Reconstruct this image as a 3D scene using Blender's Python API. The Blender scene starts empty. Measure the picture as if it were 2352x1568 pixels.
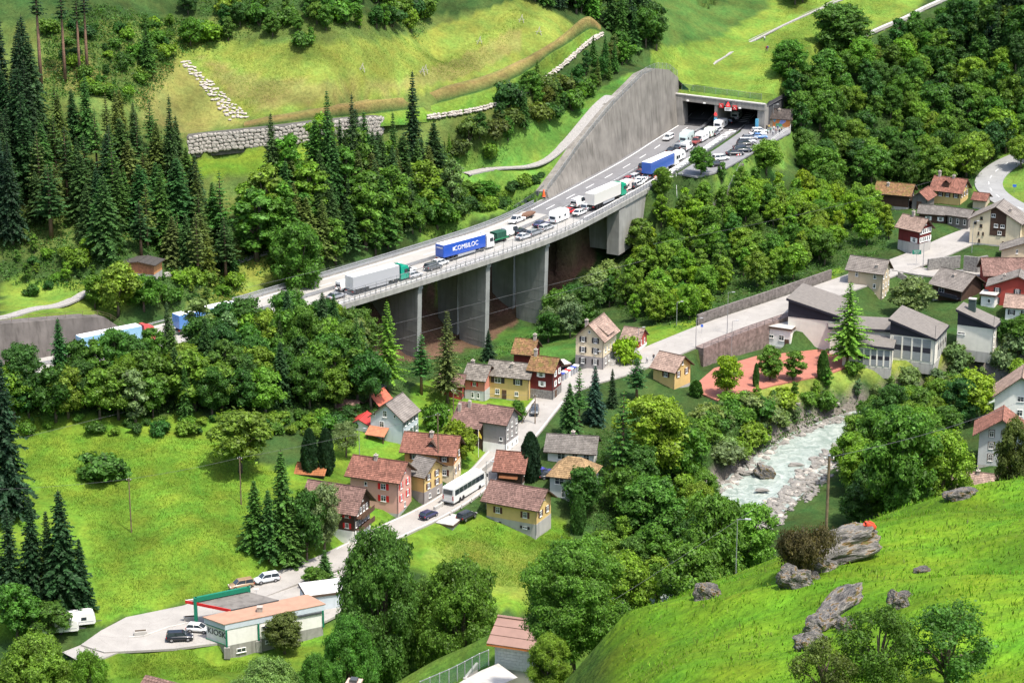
import bpy, math, random
import numpy as np
from mathutils import Vector, Matrix

# ---------------------------------------------------------------- camera, sky, sun, exposure
SC = bpy.context.scene
C = SC.collection
F, PW, PH, PITCH, CZ = 5300.0, 2352.0, 1568.0, math.radians(17.3), 165.0
cam = bpy.data.cameras.new('camera')
cam.lens = 36.0 * F / PW
cam.sensor_width = 36.0
cam.clip_start, cam.clip_end = 1.0, 5000.0
camo = bpy.data.objects.new('camera', cam)
camo.location = (0, 0, CZ)
camo.rotation_euler = (math.pi / 2 - PITCH, 0, 0)
C.objects.link(camo)
SC.camera = camo

SUN = Vector((0.27, -0.30, 0.915)).normalized()          # direction towards the sun
world = bpy.data.worlds.new('World')
SC.world = world
world.use_nodes = True
wn = world.node_tree.nodes
sky = wn.new('ShaderNodeTexSky')
sky.sky_type = 'NISHITA'
sky.sun_disc = False
sky.sun_elevation = math.asin(SUN.z)
sky.sun_rotation = math.atan2(SUN.x, SUN.y)
sky.dust_density = 3.0
sky.ozone_density = 1.0
wn['Background'].inputs['Strength'].default_value = 0.135
world.node_tree.links.new(sky.outputs['Color'], wn['Background'].inputs['Color'])
sl = bpy.data.lights.new('sun', 'SUN')
sl.energy = 2.9
sl.angle = math.radians(2.5)
sl.color = (1.0, 0.95, 0.86)
slo = bpy.data.objects.new('sun', sl)
slo.rotation_euler = (-SUN).to_track_quat('-Z', 'Y').to_euler()
slo.location = (100, 300, 400)
C.objects.link(slo)
SC.view_settings.view_transform = 'Standard'
SC.view_settings.look = 'None'
SC.view_settings.exposure = 1.08
SC.view_settings.gamma = 1.0
SC.view_settings.use_curve_mapping = False
SC.cycles.max_bounces = 6
SC.cycles.diffuse_bounces = 3
SC.cycles.transmission_bounces = 4
SC.cycles.glossy_bounces = 2
SC.cycles.transparent_max_bounces = 4
SC.cycles.caustics_reflective = False
SC.cycles.caustics_refractive = False

# ---------------------------------------------------------------- helpers: picture point -> place
RNG = random.Random(7)
NP = np.random.RandomState(11)
cp, sp = math.cos(PITCH), math.sin(PITCH)

def ray(x, y):
    u, v = (x - PW / 2) / F, (y - PH / 2) / F
    return (u, cp - v * sp, -sp - v * cp)

def Z(x, y, z):
    d = ray(x, y); t = (CZ - z) / -d[2]
    return (d[0] * t, d[1] * t, z)

def Sx(x, y, s):
    d = ray(x, y); t = F / s
    return (d[0] * t, d[1] * t, CZ + d[2] * t)

def YD(x, y, Y):
    d = ray(x, y); t = Y / d[1]
    return (d[0] * t, Y, CZ + d[2] * t)

def proj(p):
    dep = p[1] * cp - (p[2] - CZ) * sp
    up = p[1] * sp + (p[2] - CZ) * cp
    return (PW / 2 + F * p[0] / dep, PH / 2 - F * up / dep, F / dep)

# ---------------------------------------------------------------- materials
MATS = {}
def new_mat(name):
    m = bpy.data.materials.new(name); m.use_nodes = True
    return m, m.node_tree.nodes, m.node_tree.links, m.node_tree.nodes['Principled BSDF']

def mat(name, col, rough=0.8, metal=0.0, noise=0.12, scale=1.5, bump=0.0, bscale=None, stain=0.0, spec=0.3, vert=0.0):
    """plain procedural surface: colour broken up by two scales of noise, optional streaks and relief"""
    if name in MATS: return MATS[name]
    m, N, L, b = new_mat(name)
    tc = N.new('ShaderNodeTexCoord')
    n1 = N.new('ShaderNodeTexNoise'); n1.inputs['Scale'].default_value = scale; n1.inputs['Detail'].default_value = 5
    L.new(tc.outputs['Object'], n1.inputs['Vector'])
    mr = N.new('ShaderNodeMapRange'); mr.inputs[1].default_value = 0.25; mr.inputs[2].default_value = 0.75
    mr.inputs[3].default_value = 1 - noise; mr.inputs[4].default_value = 1 + noise
    L.new(n1.outputs['Fac'], mr.inputs[0])
    mul = N.new('ShaderNodeMix'); mul.data_type = 'RGBA'; mul.blend_type = 'MULTIPLY'; mul.inputs['Factor'].default_value = 1
    mul.inputs[6].default_value = (*col, 1)
    L.new(mr.outputs[0], mul.inputs[7])
    out = mul.outputs[2]
    if stain:
        mp = N.new('ShaderNodeMapping'); mp.inputs['Scale'].default_value = (0.9, 0.9, 0.07 if vert else 0.5)
        L.new(tc.outputs['Object'], mp.inputs[0])
        n2 = N.new('ShaderNodeTexNoise'); n2.inputs['Scale'].default_value = 1.3; n2.inputs['Detail'].default_value = 6
        L.new(mp.outputs[0], n2.inputs['Vector'])
        r2 = N.new('ShaderNodeMapRange'); r2.inputs[1].default_value = 0.48; r2.inputs[2].default_value = 0.75
        r2.inputs[3].default_value = 0; r2.inputs[4].default_value = stain
        L.new(n2.outputs['Fac'], r2.inputs[0])
        mx = N.new('ShaderNodeMix'); mx.data_type = 'RGBA'
        L.new(r2.outputs[0], mx.inputs['Factor']); L.new(out, mx.inputs[6])
        mx.inputs[7].default_value = (col[0] * .3, col[1] * .3, col[2] * .28, 1)
        out = mx.outputs[2]
    L.new(out, b.inputs['Base Color'])
    b.inputs['Roughness'].default_value = rough
    b.inputs['Metallic'].default_value = metal
    b.inputs['Specular IOR Level'].default_value = spec
    if bump:
        bn = N.new('ShaderNodeBump'); bn.inputs['Strength'].default_value = bump; bn.inputs['Distance'].default_value = 0.1
        n3 = N.new('ShaderNodeTexNoise'); n3.inputs['Scale'].default_value = bscale or scale * 4; n3.inputs['Detail'].default_value = 4
        L.new(tc.outputs['Object'], n3.inputs['Vector']); L.new(n3.outputs['Fac'], bn.inputs['Height'])
        L.new(bn.outputs['Normal'], b.inputs['Normal'])
    MATS[name] = m
    return m

def leaf_mat(name, trans=0.35, rough=0.55, var=0.35):
    """foliage: colour from the object's own colour, varied leaf by leaf, some light passing through"""
    if name in MATS: return MATS[name]
    m, N, L, b = new_mat(name)
    oi = N.new('ShaderNodeObjectInfo'); geo = N.new('ShaderNodeNewGeometry')
    mr = N.new('ShaderNodeMapRange'); mr.inputs[3].default_value = 1 - var; mr.inputs[4].default_value = 1 + var
    L.new(geo.outputs['Random Per Island'], mr.inputs[0])
    mul = N.new('ShaderNodeMix'); mul.data_type = 'RGBA'; mul.blend_type = 'MULTIPLY'; mul.inputs['Factor'].default_value = 1
    tc = N.new('ShaderNodeTexCoord'); nz = N.new('ShaderNodeTexNoise'); nz.inputs['Scale'].default_value = .45; nz.inputs['Detail'].default_value = 3; L.new(tc.outputs['Object'], nz.inputs['Vector'])
    m3 = N.new('ShaderNodeMapRange'); m3.inputs[1].default_value = .3; m3.inputs[2].default_value = .7; m3.inputs[3].default_value = .72; m3.inputs[4].default_value = 1.3; L.new(nz.outputs['Fac'], m3.inputs[0])
    mm = N.new('ShaderNodeMath'); mm.operation = 'MULTIPLY'; L.new(mr.outputs[0], mm.inputs[0]); L.new(m3.outputs[0], mm.inputs[1])
    L.new(oi.outputs['Color'], mul.inputs[6]); L.new(mm.outputs[0], mul.inputs[7])
    hs = N.new('ShaderNodeHueSaturation')
    m2 = N.new('ShaderNodeMapRange'); m2.inputs[3].default_value = 0.485; m2.inputs[4].default_value = 0.515
    L.new(oi.outputs['Random'], m2.inputs[0]); L.new(m2.outputs[0], hs.inputs['Hue'])
    L.new(mul.outputs[2], hs.inputs['Color'])
    L.new(hs.outputs[0], b.inputs['Base Color'])
    b.inputs['Roughness'].default_value = rough
    b.inputs['Specular IOR Level'].default_value = 0.25
    tr = N.new('ShaderNodeBsdfTranslucent')
    t2 = N.new('ShaderNodeMix'); t2.data_type = 'RGBA'; t2.blend_type = 'MULTIPLY'; t2.inputs['Factor'].default_value = 1
    L.new(hs.outputs[0], t2.inputs[6]); t2.inputs[7].default_value = (1.25, 1.2, 0.5, 1)
    L.new(t2.outputs[2], tr.inputs['Color'])
    ms = N.new('ShaderNodeMixShader'); ms.inputs[0].default_value = trans
    L.new(b.outputs[0], ms.inputs[1]); L.new(tr.outputs[0], ms.inputs[2])
    L.new(ms.outputs[0], N['Material Output'].inputs['Surface'])
    MATS[name] = m
    return m

def emis_mat(name, col, s):
    if name in MATS: return MATS[name]
    m, N, L, b = new_mat(name)
    b.inputs['Base Color'].default_value = (*col, 1)
    b.inputs['Emission Color'].default_value = (*col, 1)
    b.inputs['Emission Strength'].default_value = s
    MATS[name] = m
    return m

# ---------------------------------------------------------------- mesh building
class MB:
    def __init__(s): s.v, s.f, s.m = [], [], []
    def quad(s, a, b, c, d, mi=0):
        n = len(s.v); s.v += [tuple(a), tuple(b), tuple(c), tuple(d)]; s.f.append((n, n + 1, n + 2, n + 3)); s.m.append(mi)
    def poly(s, pts, mi=0):
        n = len(s.v); s.v += [tuple(p) for p in pts]; s.f.append(tuple(range(n, n + len(pts)))); s.m.append(mi)
    def hexa(s, p, mi=0):
        """eight corners: bottom ring then top ring, counter-clockwise"""
        n = len(s.v); s.v += [tuple(q) for q in p]
        for f in ((3, 2, 1, 0), (4, 5, 6, 7), (0, 1, 5, 4), (1, 2, 6, 5), (2, 3, 7, 6), (3, 0, 4, 7)):
            s.f.append(tuple(n + i for i in f)); s.m.append(mi)
    def box(s, x0, x1, y0, y1, z0, z1, mi=0):
        s.hexa([(x0, y0, z0), (x1, y0, z0), (x1, y1, z0), (x0, y1, z0), (x0, y0, z1), (x1, y0, z1), (x1, y1, z1), (x0, y1, z1)], mi)
    def bbox(s, x0, x1, y0, y1, z0, z1, e=0.05, mi=0):
        """box with its top edges bevelled"""
        s.box(x0, x1, y0, y1, z0, z1 - e, mi)
        s.hexa([(x0, y0, z1 - e), (x1, y0, z1 - e), (x1, y1, z1 - e), (x0, y1, z1 - e),
                (x0 + e, y0 + e, z1), (x1 - e, y0 + e, z1), (x1 - e, y1 - e, z1), (x0 + e, y1 - e, z1)], mi)
    def bar(s, a, b, w, h=None, mi=0):
        a, b = Vector(a), Vector(b); h = h or w
        d = (b - a).normalized()
        up = Vector((0, 0, 1)) if abs(d.z) < 0.95 else Vector((0, 1, 0))
        sd = d.cross(up).normalized(); u2 = sd.cross(d)
        P = []
        for q in (a, b):
            P.append([q + sd * w / 2 * i + u2 * h / 2 * j for i, j in ((-1, -1), (1, -1), (1, 1), (-1, 1))])
        n = len(s.v); s.v += [tuple(q) for r in P for q in r]
        for f in ((3, 2, 1, 0), (4, 5, 6, 7), (0, 1, 5, 4), (1, 2, 6, 5), (2, 3, 7, 6), (3, 0, 4, 7)):
            s.f.append(tuple(n + i for i in f)); s.m.append(mi)
    def tube(s, pts, rad, n=6, mi=0, cap=True):
        pts = [Vector(p) for p in pts]
        if not hasattr(rad, '__len__'): rad = [rad] * len(pts)
        base = len(s.v); pu = None
        for i, p in enumerate(pts):
            d = (pts[min(i + 1, len(pts) - 1)] - pts[max(i - 1, 0)]).normalized()
            if pu is None: pu = d.orthogonal().normalized()
            pu = (pu - d * pu.dot(d)).normalized(); w = d.cross(pu)
            for k in range(n):
                a = 2 * math.pi * k / n
                s.v.append(tuple(p + (pu * math.cos(a) + w * math.sin(a)) * rad[i]))
        for i in range(len(pts) - 1):
            for k in range(n):
                k2 = (k + 1) % n
                s.f.append((base + i * n + k, base + i * n + k2, base + (i + 1) * n + k2, base + (i + 1) * n + k)); s.m.append(mi)
        if cap:
            s.f.append(tuple(base + k for k in reversed(range(n)))); s.m.append(mi)
            e = base + (len(pts) - 1) * n
            s.f.append(tuple(e + k for k in range(n))); s.m.append(mi)
    def cyl(s, c, ax, r, h, n=10, mi=0):
        c = Vector(c); ax = Vector(ax).normalized()
        s.tube([c - ax * h / 2, c + ax * h / 2], r, n, mi)
    def mesh(s, name, mats, smooth=False):
        me = bpy.data.meshes.new(name)
        me.from_pydata(s.v, [], s.f)
        for m in (mats if isinstance(mats, (list, tuple)) else [mats]): me.materials.append(m)
        if any(s.m): me.polygons.foreach_set('material_index', s.m)
        if smooth: me.polygons.foreach_set('use_smooth', [True] * len(me.polygons))
        return me
    def build(s, name, mats, parent=None, smooth=False, loc=None, rz=None):
        return place(name, s.mesh(name, mats, smooth), parent, loc, rz)

def place(name, data, parent=None, loc=None, rz=None, color=None):
    o = bpy.data.objects.new(name, data)
    C.objects.link(o)
    if parent is not None: o.parent = parent
    if loc is not None: o.location = loc
    if rz is not None: o.rotation_euler = (0, 0, rz)
    if color is not None: o.color = (*color, 1)
    return o

def tag(o, label=None, cat=None, group=None, kind=None):
    if label: o['label'] = label
    if cat: o['category'] = cat
    if group: o['group'] = group
    if kind: o['kind'] = kind
    return o

def empty(name, loc=(0, 0, 0), rz=0.0):
    o = bpy.data.objects.new(name, None); C.objects.link(o)
    o.location = loc; o.rotation_euler = (0, 0, rz); o.empty_display_size = 0.5
    return o

def copy_tree(o, parent=None):
    c = o.copy(); C.objects.link(c); c.parent = parent
    for ch in o.children: copy_tree(ch, c)
    return c

TEXT_CACHE = {}
def text_mesh(txt, size, m, extrude=0.02):
    k = (txt, size, m.name)
    if k in TEXT_CACHE: return TEXT_CACHE[k]
    cu = bpy.data.curves.new('lettering', 'FONT'); cu.body = txt; cu.size = size; cu.extrude = extrude
    cu.align_x = 'CENTER'; cu.align_y = 'CENTER'; cu.resolution_u = 3
    o = bpy.data.objects.new('lettering_tmp', cu); C.objects.link(o)
    dg = bpy.context.evaluated_depsgraph_get(); dg.update()
    me = bpy.data.meshes.new_from_object(o.evaluated_get(dg))
    bpy.data.objects.remove(o)
    me.materials.clear(); me.materials.append(m)
    TEXT_CACHE[k] = me
    return me

# ---------------------------------------------------------------- terrain
CT = []
def cz(*rows):
    for x, y, z in rows: CT.append(Z(x, y, z))
KS = 0.955
def up(z): return CZ - (CZ - z) * KS
def czs(*rows):
    for x, y, z in rows: CT.append(Z(x, y, up(z)))
def cy(*rows):
    for x, y, Y in rows: CT.append(YD(x, y, Y * KS))
def cw(*rows):
    CT.extend(rows)

# valley floor: kiosk, road, village
cz((240, 1480, 0), (420, 1420, 0), (620, 1330, .6), (800, 1270, 1), (960, 1190, 2), (1060, 1140, 2.5), (1130, 1080, 3),
   (1200, 1000, 4), (1250, 940, 4.5), (1290, 880, 5), (1400, 862, 5.5), (1480, 825, 6), (1560, 795, 6.5), (1700, 740, 8),
   (1800, 705, 9), (1900, 668, 9.6), (2060, 610, 11), (2130, 580, 12), (2200, 550, 13))
# left meadow
cz((300, 1410, .3), (150, 1430, 0), (40, 1430, 0), (-120, 1400, 1), (300, 1250, 4.5), (500, 1250, 4.5), (450, 1150, 7), (250, 1150, 7),
   (200, 1030, 10), (400, 1040, 10), (600, 1120, 6.5), (640, 1260, 3.2), (700, 1200, 3.5), (600, 1050, 8), (60, 1200, 6), (-100, 1150, 8),
   (780, 1000, 7), (860, 1010, 6.5), (900, 1020, 6), (780, 1060, 6), (720, 1120, 5), (460, 1230, 6.2), (400, 1300, 3))
# wood below the motorway
cz((100, 960, 12.5), (300, 930, 13), (500, 930, 13), (700, 950, 10), (850, 880, 11), (950, 880, 8.5), (1000, 900, 7), (-100, 960, 13))
# under the viaduct
cz((1100, 780, 1), (1030, 765, 2), (940, 790, 4), (1160, 740, 2), (1220, 650, 5), (1300, 620, 7.5), (1390, 570, 10.5), (1340, 640, 7),
   (1250, 710, 3), (1200, 775, 1), (1150, 790, 1), (860, 800, 6), (1040, 660, 8), (900, 695, 12), (1080, 700, 4), (980, 730, 4.5), (1160, 640, 9), (800, 740, 11))
czs((900, 568, 15.5), (1000, 540, 15.6), (1100, 505, 16.4), (800, 598, 15), (1180, 482, 17.4))
# village plots
cz((1370, 842, 5.4), (1470, 795, 6.3), (1250, 790, 2.6), (1100, 905, 3.8), (1180, 920, 4.2), (1000, 935, 4.8), (1130, 1035, 3.5),
   (1000, 1105, 3), (880, 1180, 2.5), (800, 1235, 1.8), (1180, 1222, -1), (1150, 1262, -2.2), (1200, 1330, -4), (1090, 1210, .6),
   (1300, 1220, -3), (1240, 1375, -5), (1320, 1140, .3), (1310, 1060, 2.2), (1170, 1095, 2.5), (1050, 1280, -1.5), (960, 1260, 0),
   (1480, 960, 2), (1400, 1000, 1.5), (1550, 1000, 0), (1480, 1120, -2), (1590, 985, 1.2), (1060, 1350, -4))
# kiosk bank
cz((590, 1512, -2.8), (470, 1496, -.9), (745, 1455, -1.7), (300, 1502, -1.2), (230, 1530, -5), (480, 1545, -6), (700, 1500, -5.5), (850, 1450, -3))
# school, court, river bank
cz((1960, 830, 3), (2100, 820, 3.6), (2250, 800, 4.5), (2330, 790, 5), (1700, 880, 2.6), (1850, 860, 2.8), (1620, 900, 2.4), (1580, 950, 1.6),
   (1750, 910, 1.6), (1880, 880, 1.8), (2000, 870, 2.2), (2100, 855, 2.6), (2200, 836, 3), (2290, 822, 3.8), (1620, 985, 1.2))
# right bank houses
cz((2280, 1075, 0), (2350, 1080, 0), (2200, 1130, -3), (2330, 960, 1), (2150, 1020, -2), (2100, 1150, -5), (2000, 1120, -6))
# village behind the school
cz((2130, 690, 6), (2060, 690, 6), (2250, 640, 10.6), (2330, 650, 10), (2150, 640, 10.6), (2200, 700, 8), (2330, 720, 7), (2300, 560, 13.4),
   (2100, 575, 12.3), (2060, 500, 14.4), (2180, 480, 14), (2100, 480, 14), (2270, 435, 16), (2352, 476, 15), (2300, 380, 17.5), (2340, 330, 20), (2250, 500, 14), (2380, 420, 17))
# near slope (below and left of the camera) in metres
for X, prof in ((-260, ((0, 150), (110, 104), (190, 70), (265, 33), (318, 4), (350, -9))),
                (-150, ((0, 152), (110, 100), (190, 66), (265, 31), (318, 1), (350, -9))),
                (-80, ((0, 154), (110, 99), (190, 64), (265, 28), (318, 0), (350, -8))),
                (-30, ((0, 155), (50, 128), (110, 101), (160, 78), (190, 66), (265, 30), (318, 2))),
                (0, ((0, 156), (60, 128), (110, 104), (150, 91), (171, 89), (200, 64), (235, 46), (265, 33), (300, 15), (335, 0))),
                (40, ((230, 56), (270, 32), (320, 7), (352, -5))),
                (90, ((230, 68), (290, 34), (340, 6))),
                (150, ((120, 124), (180, 106), (240, 70), (300, 32), (350, 6))),
                (260, ((0, 170), (120, 130), (180, 110), (240, 80), (300, 45), (360, 15)))):
    cw(*[(X, Y, z) for Y, z in prof])
# foreground hill on the right
for x, y, s in ((2352, 1085, 32), (2160, 1140, 33), (1980, 1192, 34), (1800, 1270, 35), (1600, 1345, 36), (1440, 1402, 37.5), (2352, 1568, 48),
                (2100, 1568, 47.5), (1900, 1568, 47), (1650, 1568, 45), (1480, 1568, 43), (2352, 1300, 39.5), (2100, 1350, 40.5), (1850, 1400, 40.5),
                (1620, 1450, 40), (2352, 1190, 35.3), (2150, 1240, 36), (1440, 1490, 40)):
    cw(Sx(x, y, s))
cw((60, 50, 146), (30, 60, 138), (100, 60, 150), (2, 140, 95), (-5, 128, 92), (4, 160, 88), (14, 172, 84), (26, 186, 83), (45, 200, 80), (75, 215, 76))
# motorway shoulders left of the bridge
czs((-100, 850, 12), (130, 816, 12.2), (300, 775, 12.8), (430, 735, 13.3), (560, 700, 13.8), (120, 890, 11.5), (300, 850, 11.8), (450, 810, 11.8), (620, 760, 11.6))
# hillside on the left, above the motorway
czs((0, 732, 21), (150, 722, 21), (240, 716, 19.5), (330, 720, 16))
def hl(z0, Y0, k, *pts):
    for x, y in pts:
        d = ray(x, y); T = -d[2] / d[1]
        Y = (CZ - z0 + k * Y0) / (k + T)
        Y *= KS; cw((d[0] / d[1] * Y, Y, CZ - T * Y))
hl(20, 505, .55, (0, 660), (100, 680), (200, 660), (300, 640), (0, 560), (100, 500), (200, 540), (300, 560), (0, 400), (120, 380), (250, 400), (0, 250),
   (120, 210), (250, 250), (0, 100), (200, 100), (0, 0), (200, 0), (0, -120), (200, -120), (-200, 600), (-200, 300), (-200, 0), (-250, -150))
hl(14, 526, .55, (450, 640), (450, 480), (600, 560), (650, 480), (440, 385), (640, 372), (760, 480), (760, 370), (400, 280), (500, 200), (650, 200), (800, 200), (400, 80), (600, 80), (800, 80), (400, -20),
   (600, -20), (800, -20), (500, -150), (800, -150))
hl(16, 578, .5, (900, 480), (1000, 480), (900, 400), (1000, 400), (1000, 140), (1150, 110), (1250, 70), (1000, 40), (1180, 20), (1000, -60), (1200, -60), (1200, -160),
   (1100, 330), (1150, 300), (1220, 250))
czs((1100, 480, 17), (1200, 440, 18.5), (1240, 420, 21), (1130, 440, 19))
# above the retaining wall and the portal
cy((1290, 385, 610), (1340, 325, 622), (1390, 262, 634), (1440, 208, 646), (1480, 160, 657), (1520, 150, 668), (1555, 160, 680),
   (1400, 200, 652), (1450, 150, 664), (1330, 250, 640), (1300, 330, 618), (1500, 100, 688), (1400, 60, 690), (1450, 20, 696), (1350, 30, 700), (1520, 30, 705))
czs((1650, 200, 32.5), (1560, 190, 34), (1740, 225, 31), (1700, 120, 38), (1800, 60, 43), (1800, 0, 48), (1850, 120, 37), (1600, 120, 40), (1650, 40, 46), (1900, 20, 46), (1650, -80, 56), (1900, -80, 55),
   (1950, 100, 39), (2080, 45, 43), (2150, 8, 46), (2300, -40, 52), (1800, 180, 33))
# wooded slope right of the motorway
czs((2000, 210, 28), (1950, 150, 33), (2200, 300, 15), (2250, 200, 25), (2350, 250, 22), (2300, 110, 38), (2352, 0, 52), (1900, 300, 20), (2500, 100, 45), (1750, 370, 19), (1840, 330, 19), (1600, 450, 14.5), (1720, 430, 15), (1500, 520, 10))
cz((1850, 400, 17), (1800, 500, 11.5), (1500, 600, 10), (1450, 700, 5.4), (1600, 700, 6.6), (1700, 620, 8.5), (1900, 600, 10), (1950, 500, 12),
   (2050, 400, 14.5), (2500, 300, 25))
# rest area level
czs((1640, 330, 22.6), (1700, 330, 22.8), (1780, 310, 23), (1640, 290, 23))
# far surroundings
cw(*[(X, Y, z) for X, Y, z in ((-330, 560, 70), (-330, 700, 140), (-150, 760, 140), (-330, 900, 230), (-150, 900, 210), (0, 800, 120), (0, 900, 180), (120, 860, 105), (120, 1000, 170),
                               (250, 780, 80), (250, 900, 120), (250, 650, 35), (330, 560, 40), (330, 450, 25), (200, 450, 6), (330, 330, 50), (-330, 440, 18), (-330, 480, 40), (330, 1000, 200), (-330, 380, 2), (200, 560, 14), (190, 620, 22))])
CT = np.array(CT)

def rbf_fit(P):
    A = np.hypot(P[:, None, 0] - P[None, :, 0], P[:, None, 1] - P[None, :, 1])
    n = len(P); Q = np.c_[np.ones(n), P[:, :2] / 100]
    M = np.zeros((n + 3, n + 3)); M[:n, :n] = A - np.eye(n) * 0.6; M[:n, n:] = Q; M[n:, :n] = Q.T
    return np.linalg.solve(M, np.r_[P[:, 2], 0, 0, 0])
RW = rbf_fit(CT)
def rbf(X, Y):
    X, Y = np.ravel(X), np.ravel(Y); out = np.empty(len(X))
    for i in range(0, len(X), 20000):
        x, y = X[i:i + 20000], Y[i:i + 20000]
        A = np.hypot(x[:, None] - CT[None, :, 0], y[:, None] - CT[None, :, 1])
        out[i:i + 20000] = A @ RW[:-3] + RW[-3] + RW[-2] * x / 100 + RW[-1] * y / 100
    return out

def axis(*segs):
    a = []
    for lo, hi, st in segs: a += list(np.arange(lo, hi - 1e-6, st))
    return np.array(a + [segs[-1][1]], float)
GX = axis((-300, -30, 2), (-30, 50, 1), (50, 300, 2))
GY = axis((-30, 90, 5), (90, 190, 1), (190, 740, 2), (740, 1000, 6))
XX, YY = np.meshgrid(GX, GY)
HH = rbf(XX, YY).reshape(XX.shape)

def smooth_noise(X, Y, s, seed):
    r = np.random.RandomState(seed); out = 0
    for k in range(5):
        a = r.uniform(0, 6.283); fr = r.uniform(.6, 1.5) / s
        out = out + np.sin((X * math.cos(a) + Y * math.sin(a)) * fr * 6.283 + r.uniform(0, 6.28))
    return out / 5
HH += 0.5 * smooth_noise(XX, YY, 14, 1) + 0.3 * smooth_noise(XX, YY, 6, 2)

def dens(pts, step=2.0):
    """resample a polyline (smoothed) to even steps"""
    P = np.array(pts, float)
    for _ in range(2):
        Q = [P[0]]
        for a, b in zip(P[:-1], P[1:]): Q += [a * .75 + b * .25, a * .25 + b * .75]
        Q.append(P[-1]); P = np.array(Q)
    d = np.r_[0, np.cumsum(np.hypot(np.diff(P[:, 0]), np.diff(P[:, 1])))]
    t = np.linspace(0, d[-1], max(2, int(d[-1] / step) + 1))
    return np.c_[np.interp(t, d, P[:, 0]), np.interp(t, d, P[:, 1]), np.interp(t, d, P[:, 2])]

def normals(P):
    T = np.gradient(P[:, :2], axis=0); T /= np.linalg.norm(T, axis=1)[:, None]
    return np.c_[-T[:, 1], T[:, 0]]            # to the left of travel

def nearest(P, X, Y):
    """distance (signed, + left), height and parameter of the nearest point on a dense polyline"""
    D = np.full(X.shape, 1e9); Zt = np.zeros(X.shape); S = np.zeros(X.shape); K = np.zeros(X.shape)
    for k in range(len(P) - 1):
        ax, ay, az = P[k]; bx, by, bz = P[k + 1]
        dx, dy = bx - ax, by - ay; L2 = dx * dx + dy * dy + 1e-9
        t = np.clip(((X - ax) * dx + (Y - ay) * dy) / L2, 0, 1)
        d = np.hypot(X - ax - t * dx, Y - ay - t * dy)
        m = d < D
        D[m] = d[m]; Zt[m] = (az + t * (bz - az))[m]; K[m] = (k + t)[m]
        S[m] = np.sign(dx * (Y - ay) - dy * (X - ax))[m]
    return D, Zt, S, K

def carve(P, wl, wr, fl=6.0, fr=6.0, drop=0.3, k0=-1, k1=1e9):
    """press a bench for a road into the ground: widths and blend lengths left / right"""
    global HH
    pad = max(wl, wr) + max(fl, fr) + 4
    m = (XX > P[:, 0].min() - pad) & (XX < P[:, 0].max() + pad) & (YY > P[:, 1].min() - pad) & (YY < P[:, 1].max() + pad)
    idx = np.where(m)
    X, Y = XX[idx], YY[idx]
    D, Zt, S, K = nearest(P, X, Y)
    w = np.where(S > 0, wl, wr); f = np.where(S > 0, fl, fr)
    e = np.clip((D - w) / f, 0, 1); e = e * e * (3 - 2 * e)
    ok = (K >= k0) & (K <= k1)
    ends = (K <= 0.001) | (K >= len(P) - 1.001)
    e = np.where(ends, np.clip(D / np.maximum(w, .1), 0, 1), e)
    e = np.where(ok, e, 1)
    HH[idx] = HH[idx] * e + (Zt - drop) * (1 - e)

def inpoly(X, Y, poly):
    r = np.zeros(X.shape, bool); n = len(poly)
    for i in range(n):
        x0, y0 = poly[i][:2]; x1, y1 = poly[(i + 1) % n][:2]
        c = ((y0 > Y) != (y1 > Y)) & (X < (x1 - x0) * (Y - y0) / (y1 - y0 + 1e-12) + x0)
        r ^= c
    return r

def carve_poly(poly, drop=0.3, fall=4.0):
    """level ground to the plane through a polygon's corners"""
    global HH
    A = np.array(poly, float)
    co, *_ = np.linalg.lstsq(np.c_[A[:, :2], np.ones(len(A))], A[:, 2], rcond=None)
    m = (XX > A[:, 0].min() - fall) & (XX < A[:, 0].max() + fall) & (YY > A[:, 1].min() - fall) & (YY < A[:, 1].max() + fall)
    idx = np.where(m); X, Y = XX[idx], YY[idx]
    ins = inpoly(X, Y, A)
    D = np.full(X.shape, 1e9)
    for i in range(len(A)):
        ax, ay = A[i, :2]; bx, by = A[(i + 1) % len(A), :2]
        dx, dy = bx - ax, by - ay; t = np.clip(((X - ax) * dx + (Y - ay) * dy) / (dx * dx + dy * dy + 1e-9), 0, 1)
        D = np.minimum(D, np.hypot(X - ax - t * dx, Y - ay - t * dy))
    e = np.where(ins, 0, np.clip(D / fall, 0, 1)); e = e * e * (3 - 2 * e)
    HH[idx] = HH[idx] * e + (co[0] * X + co[1] * Y + co[2] - drop) * (1 - e)

# motorway centre line (the median), heights along it
MW = dens([Z(-330, 905, up(11)), Z(-100, 866, up(11.6)), Z(130, 836, up(12.2)), Z(300, 796, up(12.8)), Z(430, 762, up(13.4)), Z(560, 726, up(13.9)), Z(739, 673, up(14.6)), Z(920, 619, up(15.3)), Z(1020, 588, up(15.8)),
           Z(1197, 531, up(16.8)), Z(1300, 480, up(17.9)), Z(1400, 426, up(19.2)), Z(1502, 369, up(20.8)), Z(1570, 322, up(22)), Z(1638, 280, up(22.9)), (Z(1638, 280, up(23))[0] + 9, Z(1638, 280, up(23))[1] + 40, up(23.6)), (Z(1638, 280, up(23))[0] + 20, Z(1638, 280, up(23))[1] + 90, up(24))], 2.0)
MN = normals(MW)
MHALF = 11.6
def mw_k(px, z0=16):
    """parameter of the median nearest to picture column px"""
    pr = np.array([proj(p)[0] for p in MW]); return int(np.argmin(np.abs(pr - px)))
def on_mw(px, py):
    z = up(17.0)
    for _ in range(6):
        p = Z(px, py, z)
        D, Zt, S, K = nearest(MW, np.array([p[0]]), np.array([p[1]]))
        z = float(Zt[0])
    return (p[0], p[1], z), float(D[0] * S[0]), float(K[0])

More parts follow.
